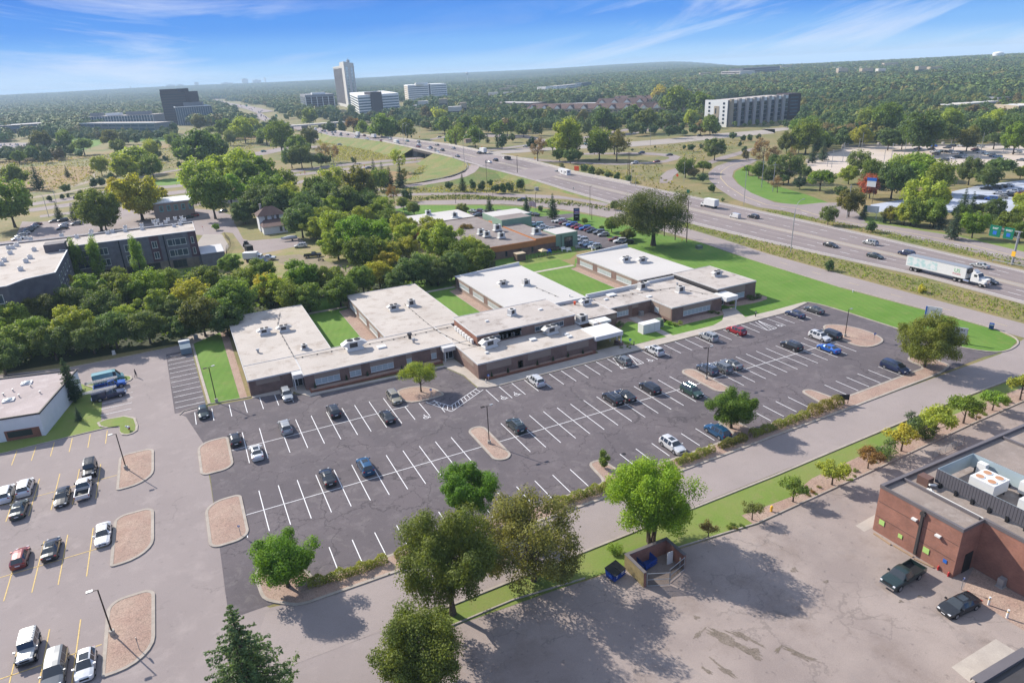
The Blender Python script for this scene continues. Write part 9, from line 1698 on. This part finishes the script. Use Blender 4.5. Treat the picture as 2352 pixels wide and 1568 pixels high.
for(t,x,y,yt,lab)in[(30,2060,310,232,'blue wheelchair sign in the lower left rock island'),(21,1552,405,342,'blue wheelchair sign in the locust tree island'),(12,1112,1290,1245,'blue wheelchair sign on the pavement by the main entrance'),(21,2042,280,222,'blue wheelchair sign beside the first planter'),(33,1815,770,690,'tilted blue wheelchair sign behind the black sedan'),(13,1068,1242,1190,'thin sign on the far rock island')]:
 o=diamond(t,x,y,yt,9,m_blue,lab,rz=-20,square=True,grp='wheelchair parking signs');mb=MB();mb.box(-.05,.06,-.045,-.035,o.children[0].bound_box[0][2]+.08,o.children[0].bound_box[0][2]+.28);part('white_symbol',mb,m_text_w,o)
diamond(10,1738,300,266,6,M('stop_red',(.4,.02,.02),.5),'red octagonal sign at the drive beyond the apartments',shape='oct')
px,py=g(23,800,465);o=thing('small_black_sign','small black board on posts at the end of the taller hedge','sign',(px,py,0),math.radians(-30));mb=MB();mb.box(-.95,.95,-.05,.05,.9,1.9);part('board',mb,m_black,o);mb=MB();mb.box(-.9,-.8,.05,.12,0,1.8);mb.box(.8,.9,.05,.12,0,1.8);part('post',mb,m_black,o)
px,py=g(13,2248,590);o=thing('sign_gantry','steel arm gantry holding two green route signs above the highway edge','sign gantry',(px,py,0),math.radians(88));HG=7.6
mb=MB();mb.tube((0,0,0),(0,0,HG+1.6),.32,.26,seg=12);part('column',mb,m_steel,o)
mb=MB()
for z in(HG,HG+1.5):
 for y in(-.4,.4):mb.tube((-.6,y,z),(7.6,y,z),.07,seg=5)
for k in range(7):x=.6+k*1.1;mb.tube((x,-.4,HG),(x+.55,-.4,HG+1.5),.04,seg=4);mb.tube((x+.55,-.4,HG+1.5),(x+1.1,-.4,HG),.04,seg=4)
part('truss',mb,m_steel,o)
for x0,x1,tx in((1.0,3.6,'WEST'),(4.4,7.4,'EAST')):
 mb=MB();mb.box(x0,x1,.5,.6,HG-.8,HG+2.3);s=part('green_panel',mb,m_green_sign,o);text_on(s,tx,.7,((x0+x1)/2,.615,HG+1.5),(PI/2,0,PI),m_text_w);mb=MB();mb.box((x0+x1)/2-.5,(x0+x1)/2+.5,.6,.63,HG-.2,HG+.8);part('route_shield',mb,m_blue,s)
mb=MB();mb.box(-.5,.5,.35,.42,2.4,3.8);part('yellow_plate',mb,m_ysign,o)
for k,(x,y,yt)in enumerate(((255,242,52),(295,222,66))):
 px,py=g(12,x,y);h=vh(12,x,y,yt);o=thing('flagpole',('flagpole flying a striped flag' if k==0 else 'bare flagpole right of the one with the flag'),'flagpole',(px,py,0),0,'flagpoles at the office');mb=MB();mb.tube((px,py,0),(px,py,h),.08,.04,seg=7);part('pole',mb,m_steel,o);mb=MB();mb.ball((px,py,h),.12);part('finial',mb,m_chrome,o)
 if k==0:
  w,hh=2.9,1.9;t_=bpy.data.materials.new('striped_flag');t_.use_nodes=True;T=t_.node_tree;bb=T.nodes['Principled BSDF'];tc_=nn(T,'ShaderNodeTexCoord');sp_=nn(T,'ShaderNodeSeparateXYZ');T.links.new(tc_.outputs['Generated'],sp_.inputs[0]);m1=nn(T,'ShaderNodeMath',operation='MULTIPLY');m1.inputs[1].default_value=6.5;T.links.new(sp_.outputs[2],m1.inputs[0]);m2=nn(T,'ShaderNodeMath',operation='FRACT');T.links.new(m1.outputs[0],m2.inputs[0]);m3=nn(T,'ShaderNodeMath',operation='GREATER_THAN');m3.inputs[1].default_value=.5;T.links.new(m2.outputs[0],m3.inputs[0]);mi=nn(T,'ShaderNodeMix',data_type='RGBA');mi.inputs['A'].default_value=(.4,.03,.04,1);mi.inputs['B'].default_value=(.75,.75,.75,1);T.links.new(m3.outputs[0],mi.inputs['Factor']);T.links.new(mi.outputs['Result'],bb.inputs['Base Color'])
  mb=MB();n=10
  for i in range(n):
   a0,a1=i/n,(i+1)/n;f=lambda u:(px+w*u,py-.3*math.sin(u*7),h-.5-.9*u*u)
   p,q=f(a0),f(a1);mb.quad((p[0],p[1],p[2]-hh),(q[0],q[1],q[2]-hh),q,p)
  part('flag',mb,t_,o)
px,py=g(13,2068,1142);o=thing('mailbox','blue street mailbox at the tip of the lawn','mailbox',(px,py,0),math.radians(-60));m_usps=M('mailbox_blue',(.015,.06,.22),.35);mb=MB();mb.box(-.42,.42,-.4,.4,.25,1.15)
for k in range(6):a0,a1=PI*k/6,PI*(k+1)/6;mb.quad((-.42,.4*math.cos(a0),1.15+.32*math.sin(a0)),(.42,.4*math.cos(a0),1.15+.32*math.sin(a0)),(.42,.4*math.cos(a1),1.15+.32*math.sin(a1)),(-.42,.4*math.cos(a1),1.15+.32*math.sin(a1)))
part('body',mb,m_usps,o);mb=MB()
for x in(-.36,.36):
 for y in(-.34,.34):mb.box(x-.04,x+.04,y-.04,y+.04,0,.25)
part('leg',mb,m_usps,o);mb=MB();mb.box(-.3,.3,-.44,-.40,1.0,1.25);part('white_label',mb,m_white,o)
def hydrant(t,x,y,mat,lab,s=1.):
 px,py=g(t,x,y);o=thing('fire_hydrant',lab,'hydrant',(px,py,0),0);mb=MB();mb.tube((px,py,0),(px,py,.62*s),.13*s,seg=10);mb.tube((px-.25*s,py,.45*s),(px+.25*s,py,.45*s),.07*s,seg=8);part('barrel',mb,mat,o);mb=MB();mb.ball((px,py,.64*s),.15*s);part('bonnet',mb,mat,o)
hydrant(23,190,1378,m_ysign,'yellow hydrant in the rock bed between two crab apples',1.15);hydrant(33,1615,600,M('red_hydrant',(.4,.03,.03),.5),'red standpipe at the foot of the orange brick wall',.8);hydrant(33,1702,655,bpy.data.materials['red_hydrant'],'red and white standpipe near the brick corner',.8);hydrant(13,888,825,m_white,'pale marker post at the edge of the large lawn',.9);hydrant(12,1557,385,m_ysign,'yellow post on the lawn behind the oak',.9)
for(t,x,y,lab,mt,h)in[(12,1145,1283,'black bollard with white band by the main entrance sign',m_black,1.0),(13,55,1035,'black and white bollard on the front pavement corner',m_black,1.5),(33,2045,900,'upper white post of the pair in the rock bed',m_white,1.1),(33,2203,1010,'lower white post of the pair in the rock bed',m_white,1.1),(32,1232,705,'white bollard at the left gate of the waste enclosure',m_white,1.5),(32,1540,570,'white bollard at the right gate of the waste enclosure',m_white,1.3),(21,2018,283,'short white post beside the first planter sign',m_white,.8),(12,940,1245,'thin white post by the canopy',m_white,.8)]:
 px,py=g(t,x,y);o=thing('bollard',lab,'bollard',(px,py,0));mb=MB();mb.tube((px,py,0),(px,py,h),.11,seg=10);part('post',mb,mt,o);mb=MB();mb.tube((px,py,h*.7),(px,py,h*.8),.117,seg=10);part('band',mb,m_white if mt is m_black else m_ysign,o)
for k,((xa,ya),(xb,yb))in enumerate((((1065,290),(1210,388)),((1235,395),(1400,492)),((1412,508),(1575,583)))):
 a,b=g(33,xa,ya),g(33,xb,yb);ux,uy,l=edge(a,b);nx,ny=uy*.1,-ux*.1;mb=MB();mb.prism([(a[0]+nx,a[1]+ny),(b[0]+nx,b[1]+ny),(b[0]-nx,b[1]-ny),(a[0]-nx,a[1]-ny)],.015,.17);solo('wheel_stop',mb,M('timber_stop',(.30,.21,.14),.9,vary=.2)if 'timber_stop' not in bpy.data.materials else bpy.data.materials['timber_stop'],'%s timber wheel stop from the left along the orange brick wall'%ORD[k],'wheel stop','wheel stops')
def dumpster(t,x,y,rz,lab,col,lid=True,s=1.0):
 px,py=g(t,x,y,.6);o=thing('dumpster',lab,'dumpster',(px,py,.02),rz,'blue dumpsters');mb=MB();w,d,h=.95*s,.75*s,1.2*s
 mb.v+=[(-w*.9,-d*.9,.12),(w*.9,-d*.9,.12),(w*.9,d*.9,.12),(-w*.9,d*.9,.12),(-w,-d,h*.85),(w,-d,h*.85),(w,d,h*1.1),(-w,d,h*1.1)]
 for f in((0,1,5,4),(1,2,6,5),(2,3,7,6),(3,0,4,7),(3,2,1,0)):mb.f.append(f);mb.m.append(0)
 part('bin',mb,col,o);mb=MB()
 for z in(.35,.7):mb.box(-w-.04,w+.04,-d-.05,-d+.02,z*s,z*s+.09)
 for sx_ in(-1,1):mb.box(min(sx_*w*.97,sx_*(w+.16)),max(sx_*w*.97,sx_*(w+.16)),-.5,.5,.55,.72)
 part('rib',mb,col,o)
 if lid:mb=MB();mb.quad((-w-.05,-d-.08,h*.86),(w+.05,-d-.08,h*.86),(w+.05,d+.05,h*1.13),(-w-.05,d+.05,h*1.13));mb.quad((-w-.05,-d-.08,h*.84),(-w-.05,d+.05,h*1.10),(w+.05,d+.05,h*1.10),(w+.05,-d-.08,h*.84));mb.box(-.015,.015,-d,d,h*1.0,h*1.03);part('lid',mb,m_black,o);mb=MB();mb.box(.2,.62,-d-.03,-d-.01,.6,.95);mb.box(-.7,-.45,-d-.03,-d-.01,.6,.9);part('white_sticker',mb,m_white,o)
 mb=MB()
 for sx_ in(-.7,.7):
  for y_ in(-.5,.5):mb.tube((sx_,y_,.07),(sx_+.06,y_,.07),.08,seg=8)
 part('castor',mb,m_black,o)
m_dumb=M('dumpster_blue',(.012,.05,.25),.45,vary=.15)
dumpster(32,985,620,math.radians(15),'blue dumpster with black lid outside the waste enclosure',m_dumb);dumpster(32,1255,525,math.radians(10),'open blue dumpster inside the waste enclosure',m_dumb,False,1.0)
px,py=g(10,1590,1315,.6);o=thing('waste_compactor','blue-grey steel waste container with sloped top at the corner of the side lot','waste container',(px,py,0),math.radians(2));mb=MB();mb.prism([(-1.1,-1.8),(1.1,-1.8),(1.1,1.4),(-1.1,1.4)],.15,[1.5,1.5,2.4,2.4]);part('bin',mb,M('compactor_blue',(.14,.19,.23),.5),o);mb=MB();mb.box(-1.15,1.15,.6,1.45,2.1,2.5);part('hood',mb,m_white,o)
px,py=g(10,1575,1255,.8);o=thing('white_container','white lidded bin behind the blue-grey container','waste container',(px,py,0));mb=MB();mb.box(px-1.0,px+1.0,py-.8,py+.8,.05,1.4);part('bin',mb,m_white,o);mb=MB();mb.box(px-1.05,px+1.05,py-.85,py+.85,1.4,1.5);part('lid',mb,m_steel,o)
def cabinet(t,x,y,w,d,h,mat,lab,zc=0.,name='utility_box'):
 px,py=g(t,x,y,h*.5);o=thing(name,lab,'utility box',(px,py,zc));mb=MB();mb.box(px-w,px+w,py-d,py+d,zc+.1,zc+h);part('cabinet',mb,mat,o);mb=MB();mb.box(px-w-.1,px+w+.1,py-d-.1,py+d+.1,zc,zc+.1);part('pad',mb,m_conc,o);mb=MB();n=3
 for k in range(n+1):u=-w+2*w*k/n;mb.box(px+u-.02,px+u+.02,py-d-.02,py-d-.001,zc+.15,zc+h-.05)
 part('door_seam',mb,m_steel,o)
m_gbox=M('green_transformer',(.12,.16,.11),.6)
cabinet(12,1275,1118,2.3,1.0,2.2,m_white,'large white generator box on the front lawn',name='generator');cabinet(12,1350,1085,1.0,.8,1.7,m_gbox,'green transformer behind the white generator');cabinet(12,1208,1005,.5,.35,1.1,m_steel,'small grey box by the brown door');cabinet(33,2160,705,.35,.3,1.15,m_steel,'grey box against the shaded brick wall');cabinet(12,1702,438,.9,.7,1.1,m_gbox,'green transformer in the oak shade');cabinet(10,1675,1205,.45,.35,1.1,m_steel,'pale box on the path behind the grass strip');cabinet(1,1865,940,2.4,2.,3.0,m_pan,'small concrete hut beyond the highway barrier',5.,name='hut');cabinet(12,1830,955,.8,.3,1.6,m_steel,'meter boxes against the tan wall left of the east entrance');cabinet(10,972,1340,.3,.3,.9,m_white,'tiny white box in the shaded grass strip');cabinet(2,312,1295,.9,.7,1.6,m_steel,'grey cabinet on the highway embankment');cabinet(11,2265,470,.6,.5,2.2,m_steel,'grey electrical cabinet on the wall of the orange-trimmed office')
def person(t,x,y):
 px,py=g(t,x,y);o=thing('person','person in dark clothes and cap walking across the pale car park','person',(px,py,.02),math.radians(-60))
 me=bpy.data.meshes.new('body');V=[(0,0,.95),(0,0,1.15),(0,0,1.40),(0,0,1.52),(0,0,1.66),(.10,0,.90),(.13,.10,.50),(.13,-.02,.08),(.13,.12,.04),(-.10,0,.90),(-.12,-.12,.50),(-.12,-.30,.10),(-.12,-.20,.05),(.20,0,1.40),(.27,-.06,1.13),(.25,.08,.90),(.24,.13,.82),(-.20,0,1.40),(-.27,.04,1.13),(-.25,.16,.92),(-.24,.21,.84)]
 E_=[(0,1),(1,2),(2,3),(3,4),(0,5),(5,6),(6,7),(7,8),(0,9),(9,10),(10,11),(11,12),(2,13),(13,14),(14,15),(15,16),(2,17),(17,18),(18,19),(19,20)];R_=[.15,.14,.17,.06,.11,.095,.07,.05,.045,.095,.07,.05,.045,.07,.05,.04,.04,.07,.05,.04,.04]
 me.from_pydata(V,E_,[]);b=bpy.data.objects.new('body',me);COL.objects.link(b);b.parent=o;sk=b.modifiers.new('s','SKIN');b.modifiers.new('u','SUBSURF').levels=1;b.modifiers['u'].render_levels=1
 for i,r in enumerate(R_):me.skin_vertices[0].data[i].radius=(r,r)
 me.skin_vertices[0].data[0].use_root=True;me.materials.append(M('dark_clothes',(.02,.022,.028),.85))
 mb=MB();mb.ball((0,0,1.67),.115,sz=1.15,seg=12,rings=8);part('head',mb,M('skin',(.35,.2,.14),.6),o,True);mb=MB();mb.ball((0,-.015,1.72),.12,sz=.9,seg=12,rings=8);part('cap',mb,m_black,o,True)
person(20,1168,232)
px,py=g(20,1105,690);o=thing('lawn_ornament','small white and red garden ornament on the grass nose','ornament',(px,py,.1));mb=MB();mb.ball((px,py,.75),.28,sz=.8);mb.ball((px-.3,py+.1,.95),.16);part('figure',mb,m_white,o,True);mb=MB();mb.ball((px+.1,py-.1,.55),.2);part('red_part',mb,M('ornament_red',(.3,.03,.03),.6),o,True);mb=MB();mb.tube((px,py,0),(px,py,.5),.05);mb.tube((px+.15,py,0),(px+.15,py,.4),.04);part('leg',mb,m_black,o)
px,py=g(12,370,520);o=thing('play_canopy','small tan play canopy on four posts in the fenced yard','canopy',(px,py,0));mb=MB()
for sx_ in(-1,1):
 for sy_ in(-1,1):mb.tube((px+sx_,py+sy_,0),(px+sx_,py+sy_,2.0),.05,seg=5)
part('post',mb,m_wood,o);mb=MB();mb.poly([(px-1.3,py-1.3,2.0),(px+1.3,py-1.3,2.0),(px,py,2.7)]);mb.poly([(px+1.3,py-1.3,2.0),(px+1.3,py+1.3,2.0),(px,py,2.7)]);mb.poly([(px+1.3,py+1.3,2.0),(px-1.3,py+1.3,2.0),(px,py,2.7)]);mb.poly([(px-1.3,py+1.3,2.0),(px-1.3,py-1.3,2.0),(px,py,2.7)]);part('roof',mb,M('tan_canvas',(.5,.4,.25),.8),o)
px,py=g(12,283,535);o=thing('climbing_dome','wire climbing dome in the play yard','climbing frame',(px,py,0));mb=MB()
for k in range(8):
 a=PI/4*k;pts=[(px+2*math.cos(a)*math.cos(e),py+2*math.sin(a)*math.cos(e),2*math.sin(e))for e in np.linspace(0,PI/2,5)];mb.path(pts,[.04]*5,4)
part('bars',mb,m_dkm,o)
px,py=g(12,170,550);o=thing('play_shed','brown wooden box shed beside the office wall','shed',(px,py,0));mb=MB();mb.box(px-1.5,px+1.5,py-1.2,py+1.2,0,2.2);part('wall',mb,m_wood,o);mb=MB();mb.box(px-1.6,px+1.6,py-1.3,py+1.3,2.2,2.35);part('roof',mb,M('tan_lid',(.42,.34,.24),.8),o)
for k,(x,y,c,lab)in enumerate(((420,490,m_blue,'blue plastic slide in the play yard'),(455,470,m_wood,'wooden picnic table near the green block'),(495,468,m_wood,'low wooden bench beside the picnic table'),(545,472,m_white,'white chair against the green block'),(590,478,m_white,'white garden set by the green block door'),(665,455,m_steel,'grey playhouse at the corner of the green block'),(800,465,m_white,'white cart on the lawn edge'))):
 px,py=g(12,x,y);o=thing('play_yard_item',lab,'yard furniture',(px,py,0));mb=MB();mb.box(px-.8,px+.8,py-.4,py+.4,.6,.72);part('top',mb,c,o);mb=MB();mb.box(px-.7,px-.6,py-.35,py+.35,0,.6);mb.box(px+.6,px+.7,py-.35,py+.35,0,.6);part('leg',mb,c,o);mb=MB();mb.box(px-.8,px+.8,py+.35,py+.42,.72,1.3);part('back',mb,c,o)
px,py=g(23,1570,925);q=g(23,1812,835);o=thing('metal_railing','grey metal railing along the ramp behind the orange brick building','railing',(px,py,0));mb=MB()
q=(px+7.5,py+.2)
for z in(.2,.45,.7,.95,1.2):mb.tube((px,py,z),(q[0],q[1],z),.03,seg=4)
for k in range(6):u=k/5;mb.tube((px+(q[0]-px)*u,py+(q[1]-py)*u,0),(px+(q[0]-px)*u,py+(q[1]-py)*u,1.25),.04,seg=4)
part('rail',mb,m_steel,o)
pts=[g(10,*p)for p in((1925,355),(1970,400),(1975,430),(1940,480),(1940,515),(1800,525))];o=thing('chain_fence','dark chain-link fence round the paved apartment terrace','fence',(*pts[0],0));mb=MB()
for a,b in zip(pts[:-1],pts[1:]):
 for z in(.1,1.0,1.9):mb.tube((*a,z),(*b,z),.03,seg=4)
 n=max(2,int(math.dist(a,b)/.7))
 for k in range(n):u=k/n;x,y=a[0]+(b[0]-a[0])*u,a[1]+(b[1]-a[1])*u;mb.tube((x,y,0),(x,y,1.9),.03,seg=4)
part('mesh',mb,m_dkm,o)
for i,(x,y)in enumerate(((432,1168),(470,1165),(468,1155),(680,1150),(866,1128),(980,1105),(1385,1060),(1412,1056),(1192,1130))):
 px,py=g(1,x,y);o=thing('traffic_drum','small orange and white channelising marker on the cross road median, %s in line'%ORD[i],'traffic drum',(px,py,.03),0,'channelising markers on the cross road');mb=MB();mb.tube((px,py,.03),(px,py,1.2),.3,.22,seg=8);part('drum',mb,m_cone if i%2 else m_ysign,o);mb=MB();mb.tube((px,py,.5),(px,py,.75),.29,.28,seg=8);part('white_band',mb,m_white,o)
px,py=g(20,2028,20,3.0)
mb=MB();mb.box(-12600,12600,-12700,12500,-56.0,106.0);hz_=mesh_obj('haze',mb,bpy.data.materials.new('haze_air'));mt=hz_.data.materials[0];mt.use_nodes=True;t=mt.node_tree;t.nodes.clear();pv=nn(t,'ShaderNodeVolumePrincipled');pv.inputs['Color'].default_value=(.62,.82,1.0,1);pv.inputs['Density'].default_value=HAZE_D;pv.inputs['Anisotropy'].default_value=0;oo=nn(t,'ShaderNodeOutputMaterial');t.links.new(pv.outputs[0],oo.inputs['Volume']);hz_['kind']='stuff'
